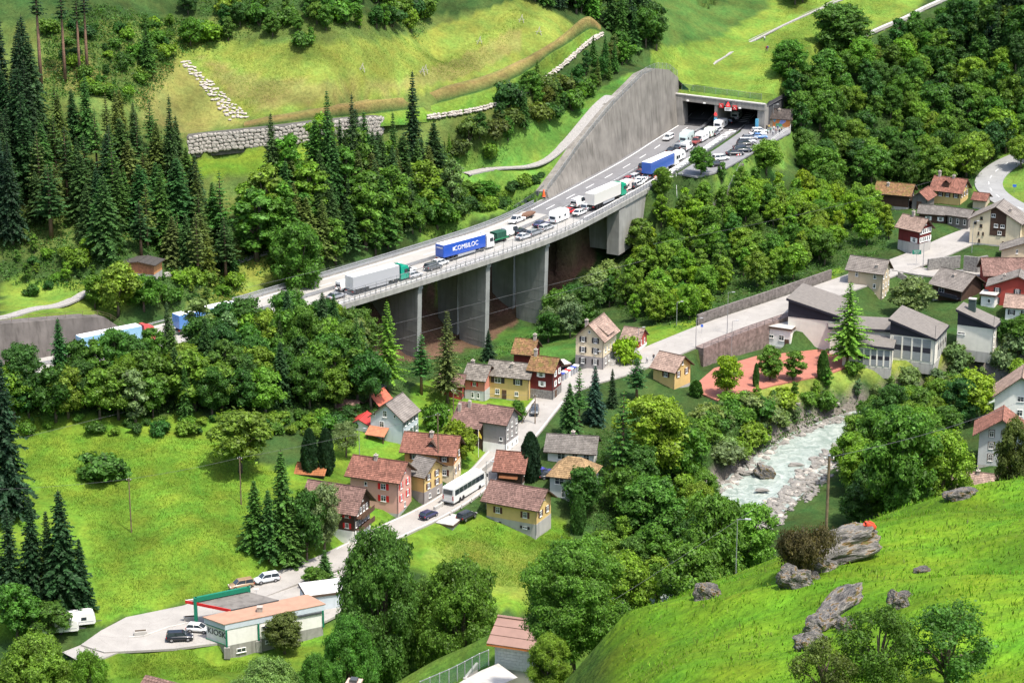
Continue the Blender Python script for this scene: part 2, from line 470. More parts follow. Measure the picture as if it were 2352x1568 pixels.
# ---------------------------------------------------------------- roads, water and level ground pressed into the terrain
ML, MR = 8.7, 10.3
def zz(*rows): return [Z(*r) for r in rows]
ROAD_A = dens(zz((170, 1512, -.4), (330, 1450, 0), (450, 1402, 0), (560, 1365, .2), (660, 1325, .6), (760, 1290, .9), (830, 1255, 1.1), (900, 1218, 1.5), (985, 1180, 2), (1062, 1134, 2.5),
                 (1110, 1092, 2.8), (1155, 1040, 3.4), (1200, 995, 4), (1235, 950, 4.4), (1272, 905, 4.8), (1330, 872, 5.2)))
ROAD_B = dens(zz((1290, 888, 4.9), (1340, 868, 5.2), (1410, 850, 5.6), (1480, 823, 6), (1560, 790, 6.6), (1640, 757, 7.4), (1720, 729, 8.2), (1800, 703, 9), (1900, 668, 9.7), (1990, 636, 10.4), (2070, 608, 11),
                 (2130, 585, 12), (2200, 553, 13), (2250, 533, 13.5), (2330, 512, 14)))
ROAD_C = dens(zz((2400, 505, 14.6), (2352, 483, 15), (2300, 458, 15.6), (2268, 430, 16.2), (2275, 402, 17), (2318, 370, 18.5), (2400, 340, 20)))
ROAD_D = dens(zz((2062, 613, 11), (2130, 626, 10.8), (2200, 629, 10.7), (2300, 622, 10.8), (2400, 620, 10.8)))
def HQ(x, y):
    i = np.clip(np.searchsorted(GX, x) - 1, 0, len(GX) - 2); j = np.clip(np.searchsorted(GY, y) - 1, 0, len(GY) - 2)
    tx = (x - GX[i]) / (GX[i + 1] - GX[i]); ty = (y - GY[j]) / (GY[j + 1] - GY[j])
    return (HH[j, i] * (1 - tx) + HH[j, i + 1] * tx) * (1 - ty) + (HH[j + 1, i] * (1 - tx) + HH[j + 1, i + 1] * tx) * ty
def G(px, py, t0=60.0):
    """first ground point along the line of sight through a picture point"""
    d = ray(px, py); t = t0
    while t < 1100:
        x, y, z = d[0] * t, d[1] * t, CZ + d[2] * t
        if z < HQ(x, y): break
        t += 1.5
    lo, hi = t - 1.5, t
    for _ in range(12):
        m = (lo + hi) / 2
        if CZ + d[2] * m < HQ(d[0] * m, d[1] * m): hi = m
        else: lo = m
    x, y = d[0] * hi, d[1] * hi
    return (x, y, float(HQ(x, y)))
def gp(*pts):
    P = dens([G(x, y) for x, y in pts]); k = np.ones(9) / 9
    P[:, 2] = np.convolve(np.pad(P[:, 2], 4, mode='edge'), k, mode='valid')
    return P
PATH_G = gp((1070, 400), (1120, 392), (1180, 376), (1240, 345), (1300, 311), (1345, 278), (1385, 245), (1425, 210), (1462, 182))
PATH_L = gp((-60, 765), (0, 739), (70, 716), (130, 698), (185, 676), (230, 655), (300, 645), (395, 630))
PATH_F = gp((1612, 158), (1640, 141), (1690, 112), (1780, 64), (1860, 28), (1930, -2), (2000, -30))
PATH_M = gp((520, 616), (560, 596), (600, 581), (640, 568), (700, 560))
PATH_R = dens(zz((1560, 985, 1.0), (1640, 945, 1.3), (1720, 912, 1.5), (1800, 888, 1.7), (1880, 864, 1.9), (1950, 850, 2.2)))
RIVER = dens(zz((2300, 900, -3.6), (2140, 940, -4.5), (2010, 962, -5.2), (1900, 998, -5.8), (1815, 1050, -6.2), (1765, 1095, -6.5), (1690, 1160, -7), (1560, 1260, -8), (1420, 1370, -9))
             + [(0, 358, -10), (-40, 332, -10.8), (-90, 318, -11.5), (-160, 312, -12.5), (-300, 312, -13.5)])
FORE = zz((186, 1480, 0), (240, 1497, 0), (400, 1489, 0), (470, 1480, 0), (517, 1475, 0), (745, 1428, 0), (795, 1404, 0), (830, 1350, .2), (815, 1300, .4), (700, 1313, .3), (560, 1362, 0), (420, 1392, 0), (290, 1418, 0), (232, 1448, 0))
COURT = zz((1585, 893, 2.7), (1640, 846, 2.7), (1735, 818, 2.8), (1900, 800, 2.9), (1965, 836, 2.9), (1900, 860, 2.8), (1780, 884, 2.7), (1650, 920, 2.7))
REST = zz((1556, 400, up(20.9)), (1600, 372, up(21.4)), (1650, 338, up(22.2)), (1700, 303, up(22.9)), (1712, 288, up(23.1)), (1750, 283, up(23.2)), (1795, 277, up(23.3)), (1817, 287, up(23.2)), (1816, 304, up(23)), (1772, 328, up(22.5)), (1730, 351, up(22)), (1707, 364, up(21.8)), (1672, 384, up(21.4)), (1640, 397, up(21.2)), (1600, 407, up(20.9)))

WALLS = """
def wall_lines(base, top, bat=.14):
    B, T = [], []
    for (bx, by), (tx, ty) in zip(base, top):
        p = np.array(on_mw(bx, by)[0]); Yt = p[1] + 1.0
        for _ in range(4):
            q = YD(tx, ty, Yt); Yt = p[1] + .6 + bat * max(0, q[2] - p[2])
        B.append(p); T.append(np.array(YD(tx, ty, Yt)))
    return np.array(B), np.array(T)
WB, WT = wall_lines([(1262, 458), (1300, 436), (1340, 414), (1380, 393), (1417, 373), (1450, 352), (1480, 335), (1510, 317), (1540, 299), (1562, 285)],
                    [(1257, 441), (1290, 398), (1332, 337), (1374, 284), (1410, 241), (1445, 206), (1478, 172), (1508, 158), (1536, 160), (1558, 178)])
LB, LT = wall_lines([(-60, 858), (0, 845), (90, 824), (150, 811), (207, 797), (250, 783), (290, 770)],
                    [(-60, 748), (0, 744), (80, 738), (150, 732), (207, 728), (240, 728), (290, 762)])
for B_, T_ in ((WB, WT), (LB, LT)):
    carve(T_, 4.5, 0.0, 12, .05, .15)
    d_, z_, s_, k_ = nearest(T_, XX.ravel(), YY.ravel()); d2_, z2_, s2_, k2_ = nearest(B_, XX.ravel(), YY.ravel())
    mk = ((d_ < 1.9) & (k_ > .05) & (k_ < len(T_) - 1.05)) | ((s_ < 0) & (d2_ < 4) & (k2_ > .05) & (k2_ < len(B_) - 1.05))
    mk = mk.reshape(XX.shape); HH[mk] = np.minimum(HH[mk], (z2_.reshape(XX.shape) - .4)[mk])
"""
K_B0, K_B1 = mw_k(640), mw_k(1395)       # the bridge starts and ends
carve(MW, ML + .4, MR + .4, 5, 9, .35, k1=K_B0 - 2)
carve(MW, ML + 1.0, MR + .6, 2.2, 8, .35, k0=K_B1 + 1)
carve(MW, ML + 1.0, .05, 2.2, .1, .35, k0=on_mw(1262, 458)[2] - 2, k1=K_B1 + 2)
carve_poly(REST, .3, 2.5)
carve(ROAD_A, 3.9, 3.9, 3, 3, .28)
carve(ROAD_B, 5.3, 5.0, 3, 2.2, .28)
carve(ROAD_C, 4.2, 4.2, 4, 4, .25)
carve(ROAD_D, 3.8, 3.8, 2.5, 2.5, .25)
for P_, w_ in ((PATH_G, 1.8), (PATH_L, 1.6), (PATH_F, 1.5), (PATH_R, 2.0), (PATH_M, 1.3)): carve(P_, w_, w_, 3, 3, .12)
exec(WALLS)
STB = np.array([G(x, y) for x, y in ((428, 356), (480, 350), (540, 344), (600, 337), (660, 332), (730, 324), (800, 318), (880, 310))])
STT = np.array([YD(x, y, p[1] + .5) for (x, y), p in zip(((428, 314), (480, 308), (540, 302), (600, 296), (660, 289), (730, 280), (800, 274), (880, 268)), STB)])
carve(STT, 4.5, 0.0, 5, .05, .2)
mk = nearest(STT, XX.ravel(), YY.ravel()); mk = ((mk[0] < 1.3) & (mk[3] > .05) & (mk[3] < len(STT) - 1.05)).reshape(XX.shape); HH[mk] -= 3.4; del mk
carve_poly(FORE, .25, 1.5)
KF = np.array([Z(500, 1484, 0), Z(760, 1428, 0)]); KF[:, 1] -= 3.0; KF[:, 2] = (-2.8, -1.8); KF = dens(KF, 2); carve(KF, 2.6, 2.5, .6, 5, 0)
nb_ = normals(ROAD_B); pb_ = np.array([proj(p)[0] for p in ROAD_B]); APRON = [(ROAD_B[k, 0] - nb_[k, 0] * 5.9, ROAD_B[k, 1] - nb_[k, 1] * 5.9, 2.7) for k in range(int(np.argmin(np.abs(pb_ - 1558))), int(np.argmin(np.abs(pb_ - 1800))), 4)] + zz((1815, 800, 2.8), (1735, 818, 2.8), (1640, 846, 2.7), (1585, 893, 2.7)); carve_poly(APRON, .2, .7)
carve_poly(COURT, .25, 3)
carve(RIVER, 7.0, 6, 10, 6, 1.0)
for P_ in (PATH_G, PATH_L, PATH_F, PATH_M): P_[:, 2] = np.convolve(np.pad([float(HQ(x, y)) for x, y in P_[:, :2]], 2, mode='edge'), np.ones(5) / 5, mode='valid') + .2
MIDK = mw_k(1060)

# the portal sits in front of covered ground
# tunnel roof: put the ground back on top of the motorway beyond the portal
K_P = mw_k(1640)
D_, Zt_, S_, K_ = nearest(MW[K_P - 3:], XX.ravel(), YY.ravel())
D_, K_, S_ = D_.reshape(XX.shape), K_.reshape(XX.shape), S_.reshape(XX.shape)
PORT_A, PORT_B = np.array(Z(1548, 283, up(22.9))), np.array(Z(1752, 300, up(23.2)))       # foot of the portal, left and right
pd = (PORT_B - PORT_A)[:2]; PLEN = float(np.hypot(*pd)); pd = pd / PLEN; pn = np.array([-pd[1], pd[0]])       # pn points into the hill
du = (XX - PORT_A[0]) * pd[0] + (YY - PORT_A[1]) * pd[1]; dv = (XX - PORT_A[0]) * pn[0] + (YY - PORT_A[1]) * pn[1]
PTOP = up(31.0)
roofm = (dv > 1.5) & (dv < 100) & (du > -12) & (du < PLEN - .6)
e_ = np.clip((dv - 1.5) / 40, 0, 1)
cover = PTOP + e_ * 40 * .22 + np.clip(12 - np.abs(du), 0, 1) * 0
HH[roofm] = np.maximum(rbf(XX[roofm], YY[roofm]), cover[roofm])

# ---------------------------------------------------------------- the ground sheet with its colours, one lawn's shade painted in
dep = YY * cp - (HH - CZ) * sp
PXX = PW / 2 + F * XX / np.maximum(dep, 1); PYY = PH / 2 - F * (YY * sp + (HH - CZ) * cp) / np.maximum(dep, 1)
MEADOW = (.102, .184, .019); LUSH = (.095, .190, .011); FLOOR = (.036, .070, .018); DRY = (.185, .175, .055); SOIL = (.105, .066, .042); PALE = (.15, .195, .036)
COL = np.empty(XX.shape + (3,)); COL[:] = FLOOR
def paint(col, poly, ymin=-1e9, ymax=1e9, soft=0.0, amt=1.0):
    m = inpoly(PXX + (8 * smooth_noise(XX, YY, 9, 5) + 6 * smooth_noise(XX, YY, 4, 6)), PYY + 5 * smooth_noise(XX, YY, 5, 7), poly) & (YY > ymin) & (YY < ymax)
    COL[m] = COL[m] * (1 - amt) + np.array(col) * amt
paint(MEADOW, [(-200, 950), (120, 950), (480, 955), (560, 1060), (650, 1080), (720, 1040), (820, 990), (960, 1000), (1000, 1100), (900, 1190), (800, 1260), (620, 1330), (330, 1410), (200, 1440), (-200, 1480)], 330)
paint(MEADOW, [(880, 1220), (1110, 1180), (1300, 1190), (1320, 1300), (1260, 1420), (1150, 1400), (1000, 1330), (900, 1280)], 330)
paint((.16, .19, .035), [(960, 1270), (1060, 1240), (1250, 1270), (1280, 1330), (1220, 1390), (1100, 1340)], 330, amt=.6)
paint(MEADOW, [(200, 1490), (480, 1475), (600, 1500), (760, 1440), (860, 1420), (900, 1500), (600, 1560), (300, 1600), (200, 1560)], 330)
paint(MEADOW, [(950, 880), (1280, 830), (1320, 900), (1240, 960), (1180, 1080), (1000, 1100), (940, 960)], 330)
paint((.05, .12, .022), [(1140, 760), (1330, 740), (1330, 830), (1140, 815)], 330)  # shade lying on the lawn by the viaduct, painted in as darker green
paint(SOIL, [(980, 660), (1240, 560), (1380, 540), (1370, 600), (1240, 700), (1120, 790), (980, 830), (760, 830), (800, 720)], 330)
paint((.095, .17, .03), [(1010, 630), (1075, 612), (1075, 655), (1025, 700), (1000, 690)], 330)
paint(PALE, [(1570, 985), (1720, 900), (1960, 830), (2330, 780), (2330, 830), (2000, 870), (1700, 960), (1600, 1010)], 330)
paint(MEADOW, [(1440, 760), (1560, 740), (1800, 660), (1930, 610), (1930, 640), (1800, 695), (1560, 780), (1440, 800)], 330)
# left hillside
paint((.085, .125, .030), [(-200, 60), (420, 40), (1250, 30), (1250, 420), (1000, 480), (700, 460), (450, 520), (-200, 640)], 330)
paint(PALE, [(400, 90), (700, 100), (950, 80), (1180, 0), (1260, 20), (1330, 60), (1240, 130), (1060, 195), (800, 240), (570, 280), (430, 300), (380, 200)], 330)
paint(DRY, [(440, 120), (560, 170), (760, 190), (900, 190), (1060, 130), (1190, 60), (1200, 110), (1060, 180), (820, 230), (600, 250), (520, 220)], 330, amt=.75)
paint(DRY, [(310, 210), (400, 130), (560, 280), (430, 310), (330, 290)], 330, amt=.7)
paint(DRY, [(80, 160), (200, 120), (260, 200), (150, 210)], 330, amt=.6)
paint(MEADOW, [(430, 350), (740, 325), (760, 370), (520, 410), (430, 410)], 330)
paint((.075, .165, .028), [(880, 380), (1080, 330), (1300, 250), (1440, 170), (1470, 170), (1400, 270), (1200, 400), (1000, 460), (880, 440)], 330)
paint((.10, .19, .03), [(1080, 410), (1310, 330), (1250, 450), (960, 560), (940, 500)], 330)
paint((.125, .20, .03), [(0, 640), (180, 640), (360, 640), (290, 720), (240, 740), (0, 760)], 330)
paint((.15, .19, .035), [(500, 570), (640, 560), (640, 640), (520, 720), (430, 720)], 330)
# meadow over the tunnel
paint((.125, .195, .030), [(1480, 130), (1560, 60), (1800, -60), (2200, -60), (2080, 45), (1950, 110), (1860, 170), (1760, 240), (1540, 225)], 330)
paint((.06, .115, .025), [(1500, -60), (1800, -60), (1760, 20), (1640, 90), (1540, 110), (1490, 90)], 330)
paint((.09, .17, .03), [(1610, 420), (1740, 350), (1830, 290), (1870, 310), (1780, 400), (1640, 460)], 330)
paint((.10, .18, .03), [(2230, 440), (2352, 300), (2420, 330), (2420, 500), (2300, 450)], 330)
# near slopes
COL[(YY < 330)] = (.065, .125, .016)
hillm = inpoly(PXX, PYY, [(1400, 1400), (1600, 1330), (1800, 1255), (1980, 1180), (2160, 1125), (2420, 1060), (2900, 1000), (2900, 1700), (1380, 1700), (1420, 1500)]) & (YY < 215)
COL[hillm] = LUSH
COL[(YY < 130) & (XX > 5)] = LUSH
# gravel bars beside the river
D_, Zt_, S_, K_ = nearest(RIVER, XX.ravel(), YY.ravel()); rb = (D_ < 9.2).reshape(XX.shape)
COL[rb] = (.15, .135, .115)

def soil_mix(N, L, base, tc):
    n1 = N.new('ShaderNodeTexNoise'); n1.inputs['Scale'].default_value = .09; n1.inputs['Detail'].default_value = 6
    n2 = N.new('ShaderNodeTexNoise'); n2.inputs['Scale'].default_value = 1.1; n2.inputs['Detail'].default_value = 8; n2.inputs['Roughness'].default_value = .7
    for n in (n1, n2): L.new(tc, n.inputs['Vector'])
    a = N.new('ShaderNodeMapRange'); a.inputs[1].default_value = .3; a.inputs[2].default_value = .7; a.inputs[3].default_value = .62; a.inputs[4].default_value = 1.34
    b2 = N.new('ShaderNodeMapRange'); b2.inputs[1].default_value = .25; b2.inputs[2].default_value = .75; b2.inputs[3].default_value = .6; b2.inputs[4].default_value = 1.4
    L.new(n1.outputs['Fac'], a.inputs[0]); L.new(n2.outputs['Fac'], b2.inputs[0])
    mm = N.new('ShaderNodeMath'); mm.operation = 'MULTIPLY'; L.new(a.outputs[0], mm.inputs[0]); L.new(b2.outputs[0], mm.inputs[1])
    mul = N.new('ShaderNodeMix'); mul.data_type = 'RGBA'; mul.blend_type = 'MULTIPLY'; mul.inputs['Factor'].default_value = 1
    L.new(base, mul.inputs[6]); L.new(mm.outputs[0], mul.inputs[7])
    hs = N.new('ShaderNodeHueSaturation')
    h = N.new('ShaderNodeMapRange'); h.inputs[1].default_value = .3; h.inputs[2].default_value = .7; h.inputs[3].default_value = .47; h.inputs[4].default_value = .522
    n4 = N.new('ShaderNodeTexNoise'); n4.inputs['Scale'].default_value = .22; n4.inputs['Detail'].default_value = 5; L.new(tc, n4.inputs['Vector'])
    L.new(n4.outputs['Fac'], h.inputs[0]); L.new(h.outputs[0], hs.inputs['Hue']); L.new(mul.outputs[2], hs.inputs['Color'])
    return hs.outputs[0], n2.outputs['Fac']

gm, N, L, b = new_mat('ground')
at = N.new('ShaderNodeAttribute'); at.attribute_name = 'tone'
tcn = N.new('ShaderNodeTexCoord')
o1, hgt = soil_mix(N, L, at.outputs['Color'], tcn.outputs['Object'])
L.new(o1, b.inputs['Base Color']); b.inputs['Roughness'].default_value = .95; b.inputs['Specular IOR Level'].default_value = .1
bn = N.new('ShaderNodeBump'); bn.inputs['Strength'].default_value = .7; bn.inputs['Distance'].default_value = .5
n3 = N.new('ShaderNodeTexNoise'); n3.inputs['Scale'].default_value = 1.6; n3.inputs['Detail'].default_value = 8; L.new(tcn.outputs['Object'], n3.inputs['Vector'])
L.new(n3.outputs['Fac'], bn.inputs['Height']); L.new(bn.outputs['Normal'], b.inputs['Normal'])
MATS['ground'] = gm

ny, nx = XX.shape
gv = np.c_[XX.ravel(), YY.ravel(), HH.ravel()]
ii = np.arange(ny * nx).reshape(ny, nx)
gf = np.c_[ii[:-1, :-1].ravel(), ii[:-1, 1:].ravel(), ii[1:, 1:].ravel(), ii[1:, :-1].ravel()]
# the tunnel mouth stays open: drop the faces that would close it
cxx, cyy = gv[gf].mean(1)[:, 0], gv[gf].mean(1)[:, 1]
du_ = (cxx - PORT_A[0]) * pd[0] + (cyy - PORT_A[1]) * pd[1]; dv_ = (cxx - PORT_A[0]) * pn[0] + (cyy - PORT_A[1]) * pn[1]
hz = gv[gf][:, :, 2]
gf = gf[~((du_ > .5) & (du_ < PLEN - .5) & (dv_ > -3) & (dv_ < 4) & (hz.max(1) - hz.min(1) > 2.5))]
me = bpy.data.meshes.new('terrain')
me.vertices.add(len(gv)); me.vertices.foreach_set('co', gv.ravel())
me.loops.add(len(gf) * 4); me.loops.foreach_set('vertex_index', gf.ravel().astype(np.int32))
me.polygons.add(len(gf)); me.polygons.foreach_set('loop_start', np.arange(len(gf), dtype=np.int32) * 4)
me.polygons.foreach_set('use_smooth', np.ones(len(gf), bool))
me.update(); me.validate()
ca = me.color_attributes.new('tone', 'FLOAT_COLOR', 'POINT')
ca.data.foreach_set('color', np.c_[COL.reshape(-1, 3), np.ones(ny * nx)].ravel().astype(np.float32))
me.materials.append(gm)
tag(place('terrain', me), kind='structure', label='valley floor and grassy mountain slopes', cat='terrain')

# ---------------------------------------------------------------- paved sheets
def strip(name, P, wl, wr, m, dz=.05, k0=0, k1=None, sub=1, parent=None, kind='structure', edge=.35, attr=None):
    P = P[k0:k1]; Nn = normals(P)
    b = MB(); ns = 6
    off = np.linspace(wl, -wr, ns)
    for i in range(len(P)):
        for o in off: b.v.append((P[i, 0] + Nn[i, 0] * o, P[i, 1] + Nn[i, 1] * o, P[i, 2] + dz))
        for o in (wl, -wr): b.v.append((P[i, 0] + Nn[i, 0] * o, P[i, 1] + Nn[i, 1] * o, P[i, 2] + dz - edge))
    st = ns + 2
    for i in range(len(P) - 1):
        for k in range(ns - 1): b.f.append((i * st + k, i * st + k + 1, (i + 1) * st + k + 1, (i + 1) * st + k)); b.m.append(0)
        b.f.append((i * st, (i + 1) * st, (i + 1) * st + ns, i * st + ns)); b.m.append(0)
        b.f.append((i * st + ns - 1, i * st + ns + 1, (i + 1) * st + ns + 1, (i + 1) * st + ns - 1)); b.m.append(0)
    o = b.build(name, m, parent)
    if kind and parent is None: o['kind'] = kind
    return o

def road_mat(name, col, n=.18, rough=.75):
    m, N, L, b = new_mat(name)
    tc = N.new('ShaderNodeTexCoord')
    n1 = N.new('ShaderNodeTexNoise'); n1.inputs['Scale'].default_value = .35; n1.inputs['Detail'].default_value = 7
    n2 = N.new('ShaderNodeTexNoise'); n2.inputs['Scale'].default_value = 6; n2.inputs['Detail'].default_value = 3
    L.new(tc.outputs['Object'], n1.inputs['Vector']); L.new(tc.outputs['Object'], n2.inputs['Vector'])
    ad = N.new('ShaderNodeMath'); ad.operation = 'ADD'; L.new(n1.outputs['Fac'], ad.inputs[0]); L.new(n2.outputs['Fac'], ad.inputs[1])
    mr = N.new('ShaderNodeMapRange'); mr.inputs[1].default_value = .65; mr.inputs[2].default_value = 1.35; mr.inputs[3].default_value = 1 - n; mr.inputs[4].default_value = 1 + n
    L.new(ad.outputs[0], mr.inputs[0])
    # tar-filled cracks
    vo = N.new('ShaderNodeTexVoronoi'); vo.feature = 'DISTANCE_TO_EDGE'; vo.inputs['Scale'].default_value = .16
    wp = N.new('ShaderNodeVectorMath'); wp.operation = 'ADD'
    nn = N.new('ShaderNodeTexNoise'); nn.inputs['Scale'].default_value = .5; L.new(tc.outputs['Object'], nn.inputs['Vector'])
    sc = N.new('ShaderNodeVectorMath'); sc.operation = 'SCALE'; sc.inputs['Scale'].default_value = 2.5; L.new(nn.outputs['Color'], sc.inputs[0])
    L.new(tc.outputs['Object'], wp.inputs[0]); L.new(sc.outputs[0], wp.inputs[1]); L.new(wp.outputs[0], vo.inputs['Vector'])
    cr = N.new('ShaderNodeMapRange'); cr.inputs[1].default_value = .003; cr.inputs[2].default_value = .010; cr.inputs[3].default_value = .8; cr.inputs[4].default_value = 1
    L.new(vo.outputs['Distance'], cr.inputs[0])
    mm = N.new('ShaderNodeMath'); mm.operation = 'MULTIPLY'; L.new(mr.outputs[0], mm.inputs[0]); L.new(cr.outputs[0], mm.inputs[1])
    mul = N.new('ShaderNodeMix'); mul.data_type = 'RGBA'; mul.blend_type = 'MULTIPLY'; mul.inputs['Factor'].default_value = 1
    mul.inputs[6].default_value = (*col, 1); L.new(mm.outputs[0], mul.inputs[7])
    L.new(mul.outputs[2], b.inputs['Base Color']); b.inputs['Roughness'].default_value = rough
    MATS[name] = m
    return m
M_ROAD = road_mat('village asphalt', (.315, .295, .27)); M_MOTOR = road_mat('motorway asphalt', (.165, .163, .166)); M_DECK = road_mat('pale deck asphalt', (.345, .33, .305), .10)
M_GRAV = mat('gravel', (.30, .285, .27), noise=.3, scale=3, bump=.3); M_COURT = mat('red court', (.36, .14, .10), noise=.12, scale=.6)
M_PAINT = mat('road paint', (.78, .78, .76), noise=.08, scale=2); M_CONC = mat('concrete', (.30, .295, .275), noise=.15, scale=.5, stain=.45, vert=1)
M_CONCD = mat('weathered concrete', (.255, .24, .22), noise=.22, scale=.35, stain=.5, vert=1, bump=.3, bscale=2); M_CONCL = mat('pale concrete', (.46, .44, .41), noise=.12, scale=.8, stain=.3)
M_STEEL = mat('galvanised steel', (.42, .43, .45), rough=.45, metal=.6, noise=.1); M_DARK = mat('dark metal', (.06, .065, .07), rough=.5); M_GLASS = mat('window glass', (.03, .04, .05), rough=.08, spec=.8, noise=.3, scale=.8)
M_WHITE = mat('white paint', (.78, .77, .74), rough=.6, noise=.06); M_GREY = mat('grey paint', (.34, .35, .37), rough=.55, noise=.08); M_WOOD = mat('brown timber', (.10, .055, .035), noise=.3, scale=2, stain=.4, vert=1)
M_POLE = mat('timber pole', (.16, .115, .075), noise=.3, scale=3); M_TYRE = mat('tyre rubber', (.018, .018, .02), rough=.8); M_ROCK = mat('grey rock', (.23, .215, .195), noise=.4, scale=1.2, bump=.6, bscale=3, stain=.6); 

mo = strip('motorway', MW, ML, MR, M_MOTOR, .05, K_B1 - 14, None)
m2 = strip('viaduct_roadway', MW, ML, MR, M_DECK, .05, 0, K_B1 - 13)
for o in (mo, m2): o['kind'] = 'structure'
strip('village_road', ROAD_A, 3.5, 3.5, M_ROAD, .05); strip('main_road', ROAD_B, 4.9, 4.6, M_ROAD, .045); strip('valley_road', ROAD_C, 3.8, 3.8, road_mat('grey asphalt', (.25, .25, .245)), .05); strip('street', ROAD_D, 3.4, 3.4, M_ROAD, .055)
for nm, P_, w_ in (('gravel_path', PATH_G, 1.5), ('footpath', PATH_L, 1.3), ('river_path', PATH_R, 1.7), ('forest_path', PATH_M, 1.0)): strip(nm, P_, w_, w_, M_GRAV, .06)
for s_ in (-1, 1): strip('field_track', dens(np.c_[PATH_F[:, :2] + normals(PATH_F) * s_ * .75, PATH_F[:, 2]], 2), .45, .45, M_GRAV, .05)
def sheet(name, poly, m, dz=.04, kind='structure'):
    A = np.array(poly); co, *_ = np.linalg.lstsq(np.c_[A[:, :2], np.ones(len(A))], A[:, 2], rcond=None)
    b = MB(); top = [(x, y, co[0] * x + co[1] * y + co[2] + dz) for x, y, z in poly]
    b.poly(top)
    for p, q in zip(top, top[1:] + top[:1]): b.quad(p, (p[0], p[1], p[2] - .4), (q[0], q[1], q[2] - .4), q)
    o = b.build(name, m); o['kind'] = kind
    return o
sheet('kiosk_forecourt', FORE, road_mat('forecourt asphalt', (.32, .30, .275)), .09)
sheet('rest_area', REST, road_mat('rest area asphalt', (.20, .20, .205)), .08)
sheet('sports_court', COURT, M_COURT, .05)
CRT = np.array(COURT)

# water
wm, N, L, b = new_mat('river water')
tc = N.new('ShaderNodeTexCoord'); n1 = N.new('ShaderNodeTexNoise'); n1.inputs['Scale'].default_value = .55; n1.inputs['Detail'].default_value = 8; n1.inputs['Distortion'].default_value = 1.2
L.new(tc.outputs['Object'], n1.inputs['Vector'])
rp = N.new('ShaderNodeValToRGB'); rp.color_ramp.elements[0].position = .36; rp.color_ramp.elements[0].color = (.215, .265, .235, 1); rp.color_ramp.elements[1].position = .74; rp.color_ramp.elements[1].color = (.44, .475, .44, 1)
L.new(n1.outputs['Fac'], rp.inputs[0]); L.new(rp.outputs[0], b.inputs['Base Color']); b.inputs['Roughness'].default_value = .3
bn = N.new('ShaderNodeBump'); bn.inputs['Strength'].default_value = .8; bn.inputs['Distance'].default_value = .4; L.new(n1.outputs['Fac'], bn.inputs['Height']); L.new(bn.outputs['Normal'], b.inputs['Normal'])
RZ = RIVER.copy()
b = MB(); Nn = normals(RZ); off = np.linspace(10.0, -8.5, 21)
wv = NP.uniform(-.14, .14, (len(RZ), len(off)))
for i in range(len(RZ)):
    for k, o in enumerate(off): b.v.append((RZ[i, 0] + Nn[i, 0] * o, RZ[i, 1] + Nn[i, 1] * o, RZ[i, 2] + wv[i, k]))
for i in range(len(RZ) - 1):
    for k in range(len(off) - 1): n = i * len(off) + k; b.f.append((n, n + 1, n + len(off) + 1, n + len(off))); b.m.append(0)
tag(b.build('river', wm, smooth=True), kind='structure')

# ---------------------------------------------------------------- motorway: markings, viaduct, walls, portal
def along(k, off, dz=0.0, P=MW, Nn=MN):
    i = int(min(max(k, 0), len(P) - 2)); t = k - i
    p = P[i] * (1 - t) + P[i + 1] * t; n = Nn[i] * (1 - t) + Nn[i + 1] * t
    return (p[0] + n[0] * off, p[1] + n[1] * off, p[2] + dz)
def heading(k, P=MW):
    i = int(min(max(k, 1), len(P) - 2)); d = P[i + 1] - P[i - 1]
    return math.atan2(d[1], d[0])

def line_mark(name, k0, k1, off, w, parent, P=MW, Nn=None, dz=.056, m=None):
    Nn = normals(P) if Nn is None else Nn
    b = MB(); ks = np.linspace(k0, k1, max(2, int((k1 - k0)) + 1))
    for a, c in zip(ks[:-1], ks[1:]):
        b.quad(along(a, off - w / 2, dz, P, Nn), along(c, off - w / 2, dz, P, Nn), along(c, off + w / 2, dz, P, Nn), along(a, off + w / 2, dz, P, Nn))
    return b.build(name, m or M_PAINT, parent)
for off in (ML - 1.3, 1.1, -1.1): line_mark('edge_line', K_B1 - 13, len(MW) - 3, off, .22, mo)
line_mark('edge_line', K_B1 - 13, mw_k(1600), -(MR - 2.4), .25, mo)
k = K_B1 - 12.0
while k < len(MW) - 6:
    line_mark('lane_dash', k, k + 2.2, 4.2, .2, mo)
    if k > K_B1 - 4: line_mark('lane_dash', k + 1.0, k + 3.2, -4.6, .2, mo)
    k += 5.2
# hatched wedge between the motorway and the slip road
k = mw_k(1460)
while k < mw_k(1662):
    w = 1.6 if k < mw_k(1600) else 2.2
    b = MB(); o0 = -(MR - 2.2) if k < mw_k(1590) else -(MR - 2.6)
    b.quad(along(k, o0, .058), along(k + 1.2, o0 - w, .058), along(k + 1.9, o0 - w, .058), along(k + .7, o0, .058))
    b.build('hatch_stripe', M_PAINT, mo); k += 1.5
for off in (ML - 1.2, -(MR - 1.6)): line_mark('edge_line', 4, K_B1 - 14, off, .2, m2)
k = 6.0
while k < K_B1 - 16:
    line_mark('lane_dash', k, k + 2, 4.2, .2, m2); line_mark('lane_dash', k + 1, k + 3, -5.0, .2, m2); k += 5.5

